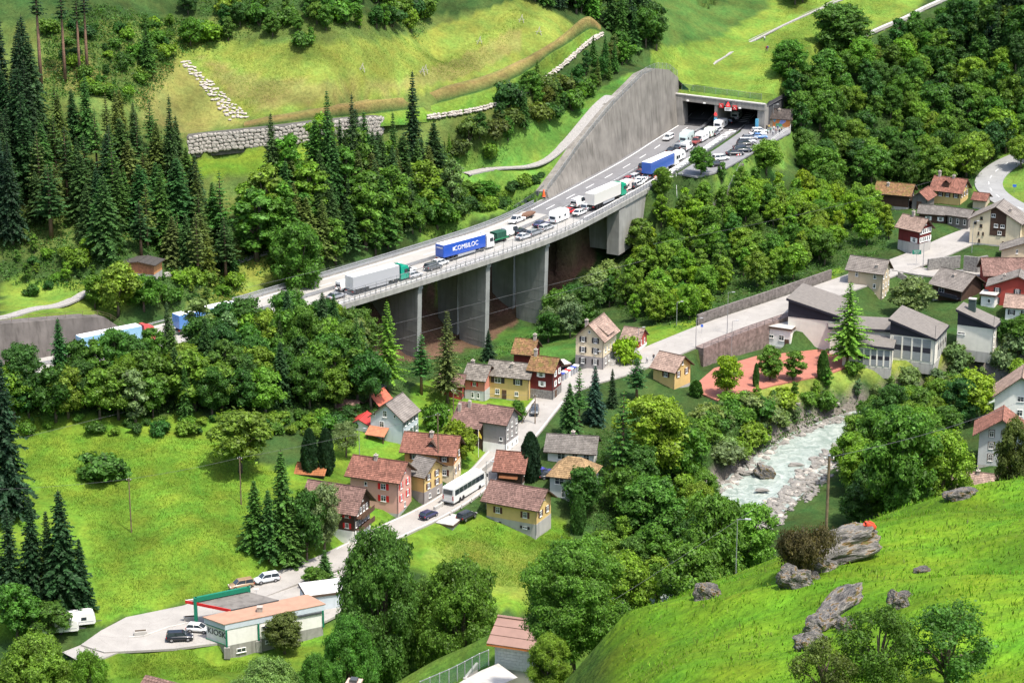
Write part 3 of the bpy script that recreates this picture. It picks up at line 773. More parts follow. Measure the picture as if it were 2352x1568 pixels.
# viaduct
via = tag(empty('viaduct', along(MIDK, 0, -18)), 'long grey concrete motorway viaduct on wide wall piers above the village', 'viaduct')
vl = Vector(via.location)
def rel(p, o=vl): return (p[0] - o[0], p[1] - o[1], p[2] - o[2])
KV0, KV1 = K_B0 - 3, K_B1 + 2
b = MB(); prof = [(ML + .55, .32), (ML + .55, -.75), (ML - .6, -1.0), (ML - 2.6, -1.75), (-(MR - 2.6), -1.75), (-(MR - .4), -1.05), (-(MR + .62), -.85), (-(MR + .62), .34), (-(MR + .12), .34), (-(MR + .12), .0), (ML + .1, .0), (ML + .1, .32)]
ks = list(range(KV0, KV1 + 1)); n = len(prof)
for k in ks: b.v += [rel(along(k, o, z)) for o, z in prof]
for i in range(len(ks) - 1):
    for j in range(n): b.f.append((i * n + j, (i + 1) * n + j, (i + 1) * n + (j + 1) % n, i * n + (j + 1) % n)); b.m.append(0)
b.f.append(tuple(range(n))); b.m.append(0); b.f.append(tuple(reversed([(len(ks) - 1) * n + j for j in range(n)]))); b.m.append(0)
b.build('deck', M_CONC, via)
# wall piers: two per row, one under each carriageway
pier_m = mat('pier concrete', (.27, .275, .265), noise=.16, scale=.4, stain=.4, vert=1)
def pier(k, off, wid, th=1.1):
    top = along(k, off, -1.6); c = rel(top); h = heading(k); base = min(HQ(top[0] + dx, top[1] + dy) for dx in (-2, 0, 2) for dy in (-2, 0, 2)) - 1.0
    H = top[2] - base; b = MB()
    ux, uy = math.cos(h), math.sin(h); vx, vy = -uy, ux
    for z0, z1, f0, f1 in ((0, H * .985, .86, 1.0), (H * .985, H + .4, 1.06, 1.06)):
        ring = []
        for z, f in ((z0, f0), (z1, f1)):
            for a, c2 in ((-1, -1), (1, -1), (1, 1), (-1, 1)):
                ring.append((c[0] + ux * a * th / 2 * (1.06 if f > 1 else 1) + vx * c2 * wid / 2 * f, c[1] + uy * a * th / 2 * (1.06 if f > 1 else 1) + vy * c2 * wid / 2 * f, c[2] - H + z))
        b.hexa(ring)
    # shutter-board joints as shallow raised bands
    z = 2.5
    while z < H - 1:
        f = .86 + .14 * z / H
        b.hexa([(c[0] + ux * a * (th / 2 + .02) + vx * c2 * (wid / 2 * f + .02), c[1] + uy * a * (th / 2 + .02) + vy * c2 * (wid / 2 * f + .02), c[2] - H + zz_) for zz_ in (z, z + .07) for a, c2 in ((-1, -1), (1, -1), (1, 1), (-1, 1))])
        z += 2.5
    b.build('pier', pier_m, via)
for px in (797, 953, 1108, 1238): 
    kk = on_mw(px, 0 + {797: 690, 953: 642, 1108: 592, 1238: 545}[px])[2]
    pier(kk, -5.2, 9.6, 1.3); pier(kk + .8, 4.6, 7.2)
# abutment
b = MB(); kk = K_B1 - 5
for o0, o1 in ((ML, -(MR + .2)),):
    p0, p1, p2, p3 = (rel(along(kk, o0, 0)), rel(along(kk, o1, 0)), rel(along(kk + 6, o1, 0)), rel(along(kk + 6, o0, 0)))
    b.hexa([(p[0], p[1], p[2] - 13) for p in (p0, p1, p2, p3)] + [(p[0], p[1], p[2] - 1.1) for p in (p0, p1, p2, p3)])
p0, p1, p2, p3 = (rel(along(kk - 1.5, -(MR - 3), 0)), rel(along(kk - 1.5, -(MR + .4), 0)), rel(along(kk + .2, -(MR + .4), 0)), rel(along(kk + .2, -(MR - 3), 0)))
b.hexa([(p[0], p[1], p[2] - 13) for p in (p0, p1, p2, p3)] + [(p[0], p[1], p[2] - 1.3) for p in (p0, p1, p2, p3)])
b.build('abutment', M_CONC, via)
# near parapet railing: posts, rails and the tall mesh screen
POSTS = {}
def post_mesh(h, w, m):
    k = (h, w, m.name)
    if k not in POSTS:
        b = MB(); b.bbox(-w / 2, w / 2, -w / 2, w / 2, 0, h, w * .2); POSTS[k] = b.mesh('post', m)
    return POSTS[k]
def rails(name, parent, k0, k1, off, zs, w, m, o=vl, P=MW, Nn=MN, h=None):
    for z in zs:
        b = MB(); pts = [along(k, off, z, P, Nn) for k in np.arange(k0, k1 + .01, 2 if (k1 - k0) > 8 else 1)]
        for a, c in zip(pts[:-1], pts[1:]): b.bar(rel(a, o), rel(c, o), w, h or w)
        b.build(name, m, parent)
def posts(name, parent, k0, k1, off, step, h, w, m, o=vl, z=0.0, P=MW, Nn=MN):
    k = k0
    while k <= k1:
        place(name, post_mesh(h, w, m), parent, rel(along(k, off, z, P, Nn), o), heading(k, P)); k += step
posts('railing_post', via, KV0, KV1 + 6, -(MR + .35), .78, 1.15, .11, M_STEEL, z=.33)
rails('rail', via, KV0, KV1 + 6, -(MR + .35), (.72, 1.1, 1.48), .07, M_STEEL)
sm, N, L, bb = new_mat('wire mesh screen')
tr = N.new('ShaderNodeBsdfTransparent'); ms = N.new('ShaderNodeMixShader'); ms.inputs[0].default_value = .16; bb.inputs['Base Color'].default_value = (.3, .31, .33, 1); bb.inputs['Roughness'].default_value = .5
L.new(tr.outputs[0], ms.inputs[1]); L.new(bb.outputs[0], ms.inputs[2]); L.new(ms.outputs[0], N['Material Output'].inputs['Surface'])
KS0, KS1 = on_mw(775, 695)[2], on_mw(1290, 520)[2]
k = KS0
while k < KS1:
    b = MB(); a, c = rel(along(k, -(MR + .22), .34)), rel(along(k + 1.56, -(MR + .22), .34))
    b.quad(a, c, (c[0], c[1], c[2] + 2.75), (a[0], a[1], a[2] + 2.75)); b.build('mesh_panel', sm, via)
    place('screen_post', post_mesh(2.8, .06, M_DARK), via, rel(along(k, -(MR + .24), .34))); k += 1.56
rails('screen_rail', via, KS0, KS1, -(MR + .22), (3.1,), .09, M_STEEL)
# far side guard rail on the bridge
posts('railing_post', via, KV0, on_mw(1255, 466)[2], ML + .3, 1.6, 1.0, .10, M_STEEL, z=.3)
rails('guard_beam', via, KV0, on_mw(1255, 466)[2], ML + .3, (.75, 1.2), .10, M_STEEL, h=.3)
posts('railing_post', via, KV0, on_mw(1255, 466)[2], ML - .5, 2.0, .75, .10, M_STEEL, z=.05)
rails('guard_beam', via, KV0, on_mw(1255, 466)[2], ML - .5, (.68,), .10, M_STEEL, h=.3)

def guard_rail(name, k0, k1, off, label, P=MW, dbl=False, step=2.0):
    Nn = normals(P); g = empty(name, along((k0 + k1) / 2, off, 0, P, Nn)); o = Vector(g.location)
    posts('post', g, k0, k1, off, step, .75, .10, M_STEEL, o, .04, P, Nn)
    for dd in ((-.22, .22) if dbl else (0,)): rails('rail', g, k0, k1, off + dd, (.45, .72), .06, M_STEEL, o, P, Nn, h=.16)
    return tag(g, label, 'guard rail')
guard_rail('guard_rail', 4, K_P + 2, 0.0, 'double steel guard rail down the middle of the motorway', dbl=True)
guard_rail('guard_rail', 2, KV0 - 1, ML + .2, 'steel guard rail beside the far lane, left of the viaduct')
guard_rail('guard_rail', 2, KV0 - 1, -(MR + .2), 'steel guard rail on the near lane behind the roadside trees')
guard_rail('guard_rail', KV1 + 7, mw_k(1590), -(MR + .1), 'steel railing at the near lane above the leafy bank')
guard_rail('guard_rail', mw_k(1608), mw_k(1668), -(MR + .5), 'steel guard rail on the grass strip beside the rest area')

# big retaining wall left of the tunnel
def wall_thing(name, B, T, m, label, cat='wall', rows=8, thick=3.2, sub=6):
    c = B.mean(0); o = Vector(c); g = empty(name, c)
    Bd, Td = [], []
    for i in range(len(B) - 1):
        for t in np.linspace(0, 1, sub, endpoint=False): Bd.append(B[i] * (1 - t) + B[i + 1] * t); Td.append(T[i] * (1 - t) + T[i + 1] * t)
    Bd.append(B[-1]); Td.append(T[-1]); Bd, Td = np.array(Bd), np.array(Td)
    b = MB(); Bd[:, 2] -= .6; n = rows + 1
    for i in range(len(Bd)):
        for r in range(n):
            p = Bd[i] * (1 - r / rows) + Td[i] * (r / rows); b.v.append(rel(p, o))
        q = Td[i] + np.array([normals(Td)[i][0] * thick, normals(Td)[i][1] * thick, 0]); b.v.append(rel(q, o)); b.v.append(rel(q - np.array([0, 0, 2.0]), o))
    st = n + 2
    for i in range(len(Bd) - 1):
        for r in range(st - 1): b.f.append((i * st + r, (i + 1) * st + r, (i + 1) * st + r + 1, i * st + r + 1)); b.m.append(0)
    for i in (0, len(Bd) - 1): b.f.append(tuple(i * st + r for r in range(st))); b.m.append(0)
    b.build('wall_face', m, g)
    return tag(g, label, cat), Td
M_BIGW = mat('stained wall concrete', (.205, .19, .168), noise=.3, scale=.25, stain=.62, vert=1, bump=.25, bscale=3)
bw, BWT = wall_thing('retaining_wall', WB, WT, M_BIGW, 'tall curved grey concrete retaining wall left of the tunnel mouth')
lw, LWT = wall_thing('retaining_wall', LB, LT, mat('dark wall concrete', (.135, .12, .11), noise=.3, scale=.3, stain=.6, vert=1, bump=.3), 'dark weathered retaining wall beside the motorway at the picture edge')
def fence_along(name, P, h, step, m, label, panel=None, pw=.07, cat='fence', zoff=0.0):
    P = np.array(P); c = P.mean(0); g = empty(name, c); o = Vector(c)
    d = np.r_[0, np.cumsum(np.linalg.norm(np.diff(P, axis=0), axis=1))]; t = np.arange(0, d[-1] + .01, step)
    Q = np.c_[[np.interp(t, d, P[:, i]) for i in range(3)]].T
    for i, q in enumerate(Q):
        place('post', post_mesh(h, pw, m), g, rel(q + np.array([0, 0, zoff]), o))
        if i:
            a, e = rel(Q[i - 1], o), rel(q, o); b = MB()
            if panel:
                b.quad((a[0], a[1], a[2] + .05), (e[0], e[1], e[2] + .05), (e[0], e[1], e[2] + h - .05), (a[0], a[1], a[2] + h - .05)); b.build('mesh_panel', panel, g)
                b = MB()
            b.bar((a[0], a[1], a[2] + h - .05), (e[0], e[1], e[2] + h - .05), .05); b.build('rail', m, g)
            if not panel:
                b = MB(); b.bar((a[0], a[1], a[2] + h * .5), (e[0], e[1], e[2] + h * .5), .04); b.build('rail', m, g)
    return tag(g, label, cat)
gm2, N, L, bb = new_mat('green wire mesh'); tr = N.new('ShaderNodeBsdfTransparent'); ms = N.new('ShaderNodeMixShader'); ms.inputs[0].default_value = .45; bb.inputs['Base Color'].default_value = (.04, .13, .09, 1)
L.new(tr.outputs[0], ms.inputs[1]); L.new(bb.outputs[0], ms.inputs[2]); L.new(ms.outputs[0], N['Material Output'].inputs['Surface'])
gm3, N, L, bb = new_mat('grey wire mesh'); tr = N.new('ShaderNodeBsdfTransparent'); ms = N.new('ShaderNodeMixShader'); ms.inputs[0].default_value = .35; bb.inputs['Base Color'].default_value = (.10, .13, .14, 1)
L.new(tr.outputs[0], ms.inputs[1]); L.new(bb.outputs[0], ms.inputs[2]); L.new(ms.outputs[0], N['Material Output'].inputs['Surface'])
fence_along('mesh_fence', BWT[::1] + np.array([0, .3, 0]), 1.7, 3.0, M_STEEL, 'grey wire fence along the top of the tall retaining wall', gm3)
fence_along('mesh_fence', [G(1180, 488), G(1210, 470), G(1240, 447), G(1257, 430)], 1.8, 3.0, M_STEEL, 'wire fence on the grass below the start of the tall wall', gm3)
fence_along('post_fence', LWT + np.array([0, 1.2, 0]), 1.1, 4.0, M_POLE, 'low post fence on top of the dark wall')

# tunnel portal
por = tag(empty('tunnel_portal', tuple((PORT_A + PORT_B) / 2), math.atan2(pd[1], pd[0])), 'wide concrete tunnel mouth with dark openings under the grass', 'tunnel portal')
hl_ = PLEN / 2; ph = PTOP - (PORT_A[2] + PORT_B[2]) / 2
def pbox(name, m, *a):
    b = MB(); b.bbox(*a, .06); return b.build(name, m, por)
def hseg(x0, x1, y0, y1, z0a, z1a, z0b, z1b): return [(x0, y0, z0a), (x1, y0, z0b), (x1, y1, z0b), (x0, y1, z0a), (x0, y0, z1a), (x1, y0, z1b), (x1, y1, z1b), (x0, y1, z1a)]
b = MB(); b.hexa(hseg(-hl_ - .6, hl_ + .6, -.7, 1.2, ph - .9, ph + .75, ph - 1.7, ph - .05)); b.build('lintel_beam', M_CONCD, por)
b = MB(); b.hexa(hseg(-hl_ - .6, hl_ + .6, -.85, .2, ph + .76, ph + 1.05, ph - .04, ph + .25)); b.build('coping', M_CONCL, por)
b = MB(); b.hexa([(-hl_ - 1.2, -1.5, -.5), (-hl_ + 3.2, -1.0, -.5), (-hl_ + 3.2, 3, -.5), (-hl_ - 1.2, 3, -.5), (-hl_ - 1.2, -1.2, ph), (-hl_ + 2.6, -.8, ph), (-hl_ + 2.6, 3, ph), (-hl_ - 1.2, 3, ph)]); b.build('wing_wall', M_CONCD, por)
pbox('middle_column', M_CONCD, -1.0, -.1, -.5, 14, -.5, ph - .8); pbox('side_wall', M_CONCD, hl_ - 1.6, hl_ + .5, -.3, 3, -.5, ph - 1.2)
pbox('blue_post_cover', mat('blue panel', (.10, .36, .55)), -1.0, -.1, -.75, -.52, 0, 2.6); pbox('blue_post_cover', MATS['blue panel'], hl_ - 2.0, hl_ - 1.2, -.75, -.32, 0, 3.4)
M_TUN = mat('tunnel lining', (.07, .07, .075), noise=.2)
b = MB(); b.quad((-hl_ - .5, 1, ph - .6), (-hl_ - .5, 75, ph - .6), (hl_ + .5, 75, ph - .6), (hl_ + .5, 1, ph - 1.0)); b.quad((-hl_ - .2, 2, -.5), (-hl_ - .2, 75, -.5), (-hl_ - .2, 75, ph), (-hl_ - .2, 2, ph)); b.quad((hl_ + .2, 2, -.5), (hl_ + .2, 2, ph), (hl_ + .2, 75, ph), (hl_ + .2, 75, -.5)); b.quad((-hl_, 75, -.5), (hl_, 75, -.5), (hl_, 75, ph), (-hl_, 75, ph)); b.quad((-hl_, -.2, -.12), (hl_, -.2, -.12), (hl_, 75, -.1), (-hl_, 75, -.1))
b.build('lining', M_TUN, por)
# portal lamps, lane signals and the warning panel
for x in (-hl_ + 4, -hl_ + 9, hl_ - 7): pbox('lamp', M_WHITE, x, x + .7, -1.0, -.72, ph - .75 - (x + hl_) * .05, ph - .35 - (x + hl_) * .05)
def px_on_portal(px): return ((px - 1548) / (1752 - 1548) * 2 - 1) * hl_
red = emis_mat('signal red', (.9, .02, .02), 1.6); M_RED = mat('red sign', (.55, .03, .03), rough=.5)
for px in (1659, 1690):
    x = px_on_portal(px); s_ = tag(empty('lane_signal', tuple(por.matrix_basis @ Vector((x, -1.1, ph - 1.1 - (x + hl_) * .055))), por.rotation_euler.z), 'red cross lane signal hanging on the lintel, %s the warning panel' % ('left of' if px < 1676 else 'right of'), 'traffic signal', 'lane signals over the tunnel')
    b = MB(); b.bbox(-.62, .62, -.08, .25, 0, 1.2, .05); b.build('housing', M_RED, s_)
    b = MB(); b.bar((-.32, -.10, .28), (.32, -.10, .92), .14, .05); b.bar((.32, -.10, .28), (-.32, -.10, .92), .14, .05); b.build('cross', M_WHITE, s_)
x = px_on_portal(1675); s_ = tag(empty('roadworks_display', tuple(por.matrix_basis @ Vector((x, -1.15, ph - 1.7 - (x + hl_) * .045))), por.rotation_euler.z), 'illuminated roadworks warning panel with red triangle over the tunnel', 'traffic sign')
b = MB(); b.bbox(-.85, .85, -.05, .3, .95, 2.65, .05); b.build('housing', M_DARK, s_)
b = MB(); b.poly([(-.68, -.07, 1.15), (.68, -.07, 1.15), (0, -.07, 2.5)]); b.build('triangle', red, s_)
b = MB(); b.bar((-.2, -.09, 1.3), (.12, -.09, 1.62), .1, .04); b.bar((.12, -.09, 1.62), (-.02, -.09, 1.92), .1, .04); b.bar((-.25, -.09, 1.55), (.3, -.09, 1.4), .07, .04); b.build('worker_symbol', M_WHITE, s_)
b = MB(); b.bbox(-1.0, 1.0, -.05, .2, -.1, .8, .04); b.build('text_board', M_WHITE, s_)
for i, zt in enumerate((.5, .22)):
    b = MB(); b.box(-.75, .7 - .3 * i, -.07, -.055, zt, zt + .1); b.build('text_line', M_DARK, s_)
# warning triangle sign on the middle column
b = MB(); b.poly([(-1.05, -.8, 3.4), (-.05, -.8, 3.4), (-.55, -.8, 4.3)]); b.build('warning_triangle', red, por)
fence_along('mesh_fence', [np.array(por.matrix_basis @ Vector((x, 3.0, ph + .9 - (x + hl_) * .04))) for x in np.linspace(-hl_ + 1, hl_ - .5, 8)], 2.3, (PLEN - 2) / 7.2, M_STEEL, 'green mesh fence in the grass over the tunnel mouth', gm2)
b = MB(); n = 14
for i in range(n):                                                       # grass lip on the portal roof
    x0, x1 = -hl_ - .6 + i * (PLEN + 1.2) / n, -hl_ - .6 + (i + 1) * (PLEN + 1.2) / n
    z0, z1 = ph + .8 - (x0 + hl_) * .035, ph + .8 - (x1 + hl_) * .035
    b.quad((x0, -.2, z0), (x1, -.2, z1), (x1, 8, z1 + 1.6), (x0, 8, z0 + 1.6))
lip = b.mesh('grass_bank', MATS['ground']); a_ = lip.color_attributes.new('tone', 'FLOAT_COLOR', 'POINT'); a_.data.foreach_set('color', [.11, .19, .03, 1] * len(lip.vertices))
o = place('grass_bank', lip, None, por.location, por.rotation_euler.z); o['kind'] = 'structure'

# ---------------------------------------------------------------- plants
M_LEAF = leaf_mat('leaves', .48, .5, .55); M_NEEDLE = leaf_mat('needles', .28, .6, .5); M_BARK = mat('bark', (.13, .10, .075), noise=.35, scale=3, stain=.3, vert=1); M_BARKP = mat('pine bark', (.22, .13, .085), noise=.3, scale=2)

def quads_mesh(name, Cn, U, V, m):
    """leaf blades: centre, half-length vector and half-width vector, each a pointed four-cornered blade"""
    n = len(Cn); v = np.empty((n, 4, 3))
    v[:, 0] = Cn - U; v[:, 1] = Cn - U * .1 + V; v[:, 2] = Cn + U; v[:, 3] = Cn - U * .1 - V
    me = bpy.data.meshes.new(name)
    me.vertices.add(n * 4); me.vertices.foreach_set('co', v.ravel())
    me.loops.add(n * 4); me.loops.foreach_set('vertex_index', np.arange(n * 4, dtype=np.int32))
    me.polygons.add(n); me.polygons.foreach_set('loop_start', np.arange(n, dtype=np.int32) * 4)
    me.update(); me.validate(); me.materials.append(m)
    return me

def unit(v): return v / (np.linalg.norm(v, axis=-1, keepdims=True) + 1e-9)

def leaf_cloud(r, lobes, per, size, flat=.8, up=.35):
    """blades spread through the outer shell of a set of leafy lobes"""
    Cs, Us, Vs = [], [], []
    for c, R in lobes:
        n = int(per * R * R)
        d = unit(r.normal(size=(n, 3))); d[:, 2] = np.abs(d[:, 2]) * np.where(r.rand(n) < .78, 1, -1)
        # clumps on the lobe: displace the shell radius by a lumpy function
        a = r.uniform(0, 6.28, 6)
        lump = np.sin(d[:, 0] * 5 + a[0]) * np.sin(d[:, 1] * 5 + a[1]) + np.sin(d[:, 2] * 6 + a[2]) * np.sin(d[:, 0] * 7 + a[3])
        rad = R * (.84 + .24 * lump) * (1 - .5 * r.rand(n) ** 2.0) * (1 + .09 * r.normal(size=n))
        p = np.array(c) + d * rad[:, None] * np.array([1, 1, flat])
        nrm = unit(d + r.normal(size=(n, 3)) * .55 + np.array([0, 0, up]))
        t = unit(np.cross(nrm, r.normal(size=(n, 3)))); w = np.cross(nrm, t)
        s = size * np.clip(r.lognormal(-.05, .42, n), .4, 2.2)[:, None]
        Cs.append(p); Us.append(t * s); Vs.append(w * s * .62)
    return np.concatenate(Cs), np.concatenate(Us), np.concatenate(Vs)

def broadleaf(seed, H=12.0, R=4.2, per=110, size=.26, nl=15, low=.22, open_=0.0, slim=1.0):
    r = np.random.RandomState(seed); lobes = []
    zc = H * (.5 + low * .35); hz = H * (1 - low) / 2
    for i in range(nl):
        f = (i + .5) / nl; z = -1 + 2 * f; a = i * 2.4 + r.uniform(-.5, .5)
        rr = math.sqrt(max(0, 1 - z * z)) * (1.0 if z < .2 else .9) * r.uniform(.5, .86)
        c = (math.cos(a) * rr * R * slim, math.sin(a) * rr * R * slim, zc + z * hz * .78 + r.uniform(-.4, .4))
        lobes.append((c, R * r.uniform(.30, .48) * (1 - open_ * .35)))
    lobes.append(((r.uniform(-.5, .5), r.uniform(-.5, .5), zc + hz * .72), R * .34))
    if open_ < .3: lobes.append(((0, 0, zc), R * .5))
    cr = quads_mesh('crown', *leaf_cloud(r, lobes, per, size), M_LEAF)
    b = MB(); th = H * .018 + .05
    b.tube([(0, 0, -.6), (.1, 0, H * .15), (r.uniform(-.3, .3), r.uniform(-.3, .3), H * .4), (r.uniform(-.4, .4), r.uniform(-.4, .4), H * .75)], [th * 1.35, th, th * .8, th * .25], 7)
    for c, R_ in lobes[::2]:
        z0 = H * r.uniform(.2, .42); m_ = (c[0] * .5, c[1] * .5, (z0 + c[2]) / 2 + .3)
        b.tube([(0, 0, z0), m_, c], [th * .55, th * .35, th * .12], 5)
    return cr, b.mesh('trunk', M_BARK, True), H

def conifer(seed, H=18.0, R=3.0, whorl=.62, low=.1, droop=.35, size=1.0, nb=7, dens_=1.0, bark=None, top=1.0):
    r = np.random.RandomState(seed); Cs, Us, Vs = [], [], []
    b = MB(); th = H * .012 + .06
    b.tube([(0, 0, -.6), (0, 0, H * .3), (r.uniform(-.1, .1), 0, H * .7), (0, 0, H * .995)], [th * 1.3, th, th * .6, .02], 7)
    z = H * low
    while z < H * .985:
        f = (z / H - low) / (1 - low); L = R * (1 - f) ** .82 * top * r.uniform(.78, 1.12) + .12
        k = max(4, int(round(nb * (1 - f * .4))))
        a0 = r.uniform(0, 6.28)
        for i in range(k):
            a = a0 + 6.283 * i / k + r.uniform(-.3, .3); l = L * r.uniform(.62, 1.12)
            dr = np.array([math.cos(a), math.sin(a), 0]); sd = np.array([-dr[1], dr[0], 0])
            ns = max(3, int((3 + l * 3.4) * dens_))
            t = (np.arange(ns) + r.uniform(.2, .9, ns)) / ns
            zz_ = z + l * (.28 * (1 - f) + .25 * f) * t - droop * l * t * t * (1.3 - f)
            p = dr * (l * t)[:, None] + np.c_[np.zeros(ns), np.zeros(ns), zz_]
            for s_ in (-1, 1):
                wl = (.20 + .30 * l * (1 - t * .75)) * size * r.uniform(.6, 1.1, ns)
                u = unit(dr * .75 + sd * s_ * .8 + np.array([0, 0, -.35]) + r.normal(size=(ns, 3)) * .22)
                Cs.append(p + u * (wl * .45)[:, None]); Us.append(u * (wl * .62)[:, None])
                nrm = unit(np.array([0, 0, 1.0]) + r.normal(size=(ns, 3)) * .5); Vs.append(unit(np.cross(nrm, u)) * (wl * .26 + .03)[:, None])
        z += whorl * r.uniform(.75, 1.2) * (1 - .35 * f)
    n = 10; Cs.append(np.c_[np.zeros(n), np.zeros(n), np.linspace(H * .93, H, n)]); Us.append(np.tile([0, 0, .35], (n, 1))); Vs.append(r.normal(size=(n, 3)) * .07)
    return quads_mesh('crown', np.concatenate(Cs), np.concatenate(Us), np.concatenate(Vs), M_NEEDLE), b.mesh('trunk', bark or M_BARK, True), H

def column_bush(seed, H=6.0, R=1.3):
    r = np.random.RandomState(seed); n = 5200
    z = r.uniform(0, 1, n) ** .85; a = r.uniform(0, 6.283, n)
    prof = np.sin(np.clip(z * .94 + .06, 0, 1) * math.pi) ** .42 * (1 - z * .30)
    lump = 1 + .12 * np.sin(a * 5 + z * 9) + .08 * np.sin(a * 11 - z * 25)
    rad = R * prof * lump * (1 - .3 * r.rand(n) ** 2)
    p = np.c_[np.cos(a) * rad, np.sin(a) * rad, z * H]
    out = np.c_[np.cos(a), np.sin(a), np.full(n, .5)]
    u = unit(np.array([0, 0, 1.0]) + out * .35 + r.normal(size=(n, 3)) * .3); nrm = unit(out + r.normal(size=(n, 3)) * .4)
    w = unit(np.cross(u, nrm)); s = r.uniform(.12, .26, n)[:, None]
    b = MB(); b.tube([(0, 0, -.5), (0, 0, H * .8)], [.16, .04], 6)
    return quads_mesh('crown', p, u * s, w * s * .5, M_NEEDLE), b.mesh('trunk', M_BARK), H

def shrub(seed, H=3.0, R=1.9, size=.16, per=420):
    r = np.random.RandomState(seed)
    lobes = [((r.uniform(-1, 1) * R * .6, r.uniform(-1, 1) * R * .6, H * r.uniform(.22, .62)), R * r.uniform(.38, .6)) for _ in range(8)] + [((0, 0, H * .55), R * .6)]
    b = MB()
    for k in range(5): a = k * 1.26; b.tube([(0, 0, -.3), (math.cos(a) * R * .3, math.sin(a) * R * .3, H * .4), (math.cos(a) * R * .5, math.sin(a) * R * .5, H * .7)], [.06, .04, .015], 5)
    return quads_mesh('crown', *leaf_cloud(r, lobes, per, size), M_LEAF), b.mesh('stem', M_BARK), H

def bare_pine(seed, H=26.0):
    r = np.random.RandomState(seed); cr, tk, _ = conifer(seed, H, 2.3, .8, .62, .3, 1.1, 6, .9, M_BARKP)
    return cr, tk, H

LIB = {
    'broad': [broadleaf(100 + i, 12, 4.3 + .3 * (i % 3), 190, .23, 15 + i % 4, .16 + .04 * (i % 3)) for i in range(6)],
    'slim': [broadleaf(140 + i, 12, 3.0, 230, .22, 14, .12, slim=.85) for i in range(3)],
    'fine': [broadleaf(160 + i, 14, 5.0, 330, .17, 24, .14, .25) for i in range(3)],
    'near': [broadleaf(180 + i, 13, 5.4, 1250, .085, 58, .12, .95) for i in range(3)],
    'airy': [broadleaf(190 + i, 5.2, 2.7, 900, .06, 26, .26, .75) for i in range(2)],
    'spruce': [conifer(200 + i, 18, 3.1 + .4 * (i % 3), .50, .05 + .04 * (i % 2), .30 + .06 * (i % 3), 1.15, 8, 1.15) for i in range(6)],
    'pine': [conifer(230 + i, 17, 3.0, .85, .34, .15, 1.25, 6, .8, M_BARKP) for i in range(3)],
    'larch': [conifer(240 + i, 18, 4.3, .62, .16, .28, .75, 8, 1.5) for i in range(2)],
    'bare': [bare_pine(250 + i) for i in range(2)],
    'column': [column_bush(260 + i) for i in range(2)],
    'bush': [shrub(290, 3, 1.9, .045, 3800)],
    'shrub': [shrub(270 + i, 3, 1.9 + .2 * (i % 2)) for i in range(4)],
}
NAMES = {'broad': 'broadleaf_tree', 'slim': 'slender_tree', 'fine': 'rounded_tree', 'near': 'ash_tree', 'airy': 'fruit_tree', 'spruce': 'spruce_tree', 'pine': 'pine_tree', 'larch': 'larch_tree', 'bare': 'pine_tree', 'column': 'columnar_thuja', 'bush': 'shrub', 'shrub': 'shrub'}
GREEN = {'bright': (.170, .300, .034), 'mid': (.098, .215, .030), 'dark': (.058, .145, .028), 'deep': (.024, .062, .022), 'lime': (.210, .340, .026), 'pale': (.180, .275, .095), 'olive': (.110, .160, .034), 'blue': (.034, .088, .050), 'spruce': (.044, .100, .027), 'brown': (.085, .075, .030)}
PLANTED = []
def plant(kind, p, h, tone='mid', label=None, group=None, wide=1.0, tilt=0.0, cat=None):
    v = LIB[kind]; cr, tk, H = v[RNG.randrange(len(v))]
    s = h / H; o = empty(NAMES[kind], (p[0], p[1], p[2] - .1), RNG.uniform(0, 6.28))
    o.scale = (s * wide, s * wide, s)
    if tilt: o.rotation_euler[0] = tilt
    j = [RNG.uniform(.82, 1.18) for _ in range(2)]; c = GREEN[tone]; c = (c[0] * j[0] * RNG.uniform(.92, 1.1), c[1] * j[0], c[2] * j[1])
    place('crown', cr, o, color=c); place('stem' if 'sh' in kind else 'trunk', tk, o)
    tag(o, label, cat or ('shrub' if 'sh' in kind else 'tree'), group)
    PLANTED.append((p[0], p[1], h)); return o

def at(x, y, z=None):
    if z is None: return G(x, y)
    p = Z(x, y, z); return (p[0], p[1], float(HQ(p[0], p[1])))
def one(kind, x, yb, yt, tone, label, z=None, wpx=None, group=None, cat=None):
    """a tree standing at picture point (x, yb) whose tip reaches row yt"""
    p = at(x, yb, z); s = proj(p)[2]; h = (yb - yt) / (s * .945)
    wide = 1.0
    if wpx:
        base = {'broad': 9.2, 'slim': 6.2, 'fine': 10.4, 'near': 10.8, 'airy': 5.4, 'spruce': 7.0, 'pine': 6.0, 'larch': 8.6, 'bare': 4.6, 'column': 2.6, 'shrub': 4.4, 'bush': 4.4}[kind]
        hh = {'broad': 12, 'slim': 12, 'fine': 14, 'near': 13, 'airy': 5.2, 'spruce': 18, 'pine': 17, 'larch': 18, 'bare': 26, 'column': 6, 'shrub': 3, 'bush': 3}[kind]
        wide = wpx / s / (base * h / hh)
    return plant(kind, p, h, tone, label, group, wide, cat=cat)

def tall(kind, x, yt, sc, tone, label, wpx):
    """a tree whose tip shows at picture point (x, yt), standing on the ground below it"""
    q = Sx(x, yt, sc); z0 = float(HQ(q[0], q[1])); h = q[2] - z0
    base, hh = {'near': (10.8, 13), 'fine': (10.4, 14), 'broad': (9.2, 12), 'airy': (5.4, 5.2)}[kind]
    return plant(kind, (q[0], q[1], z0), h, tone, label, None, wpx / sc / (base * h / hh))

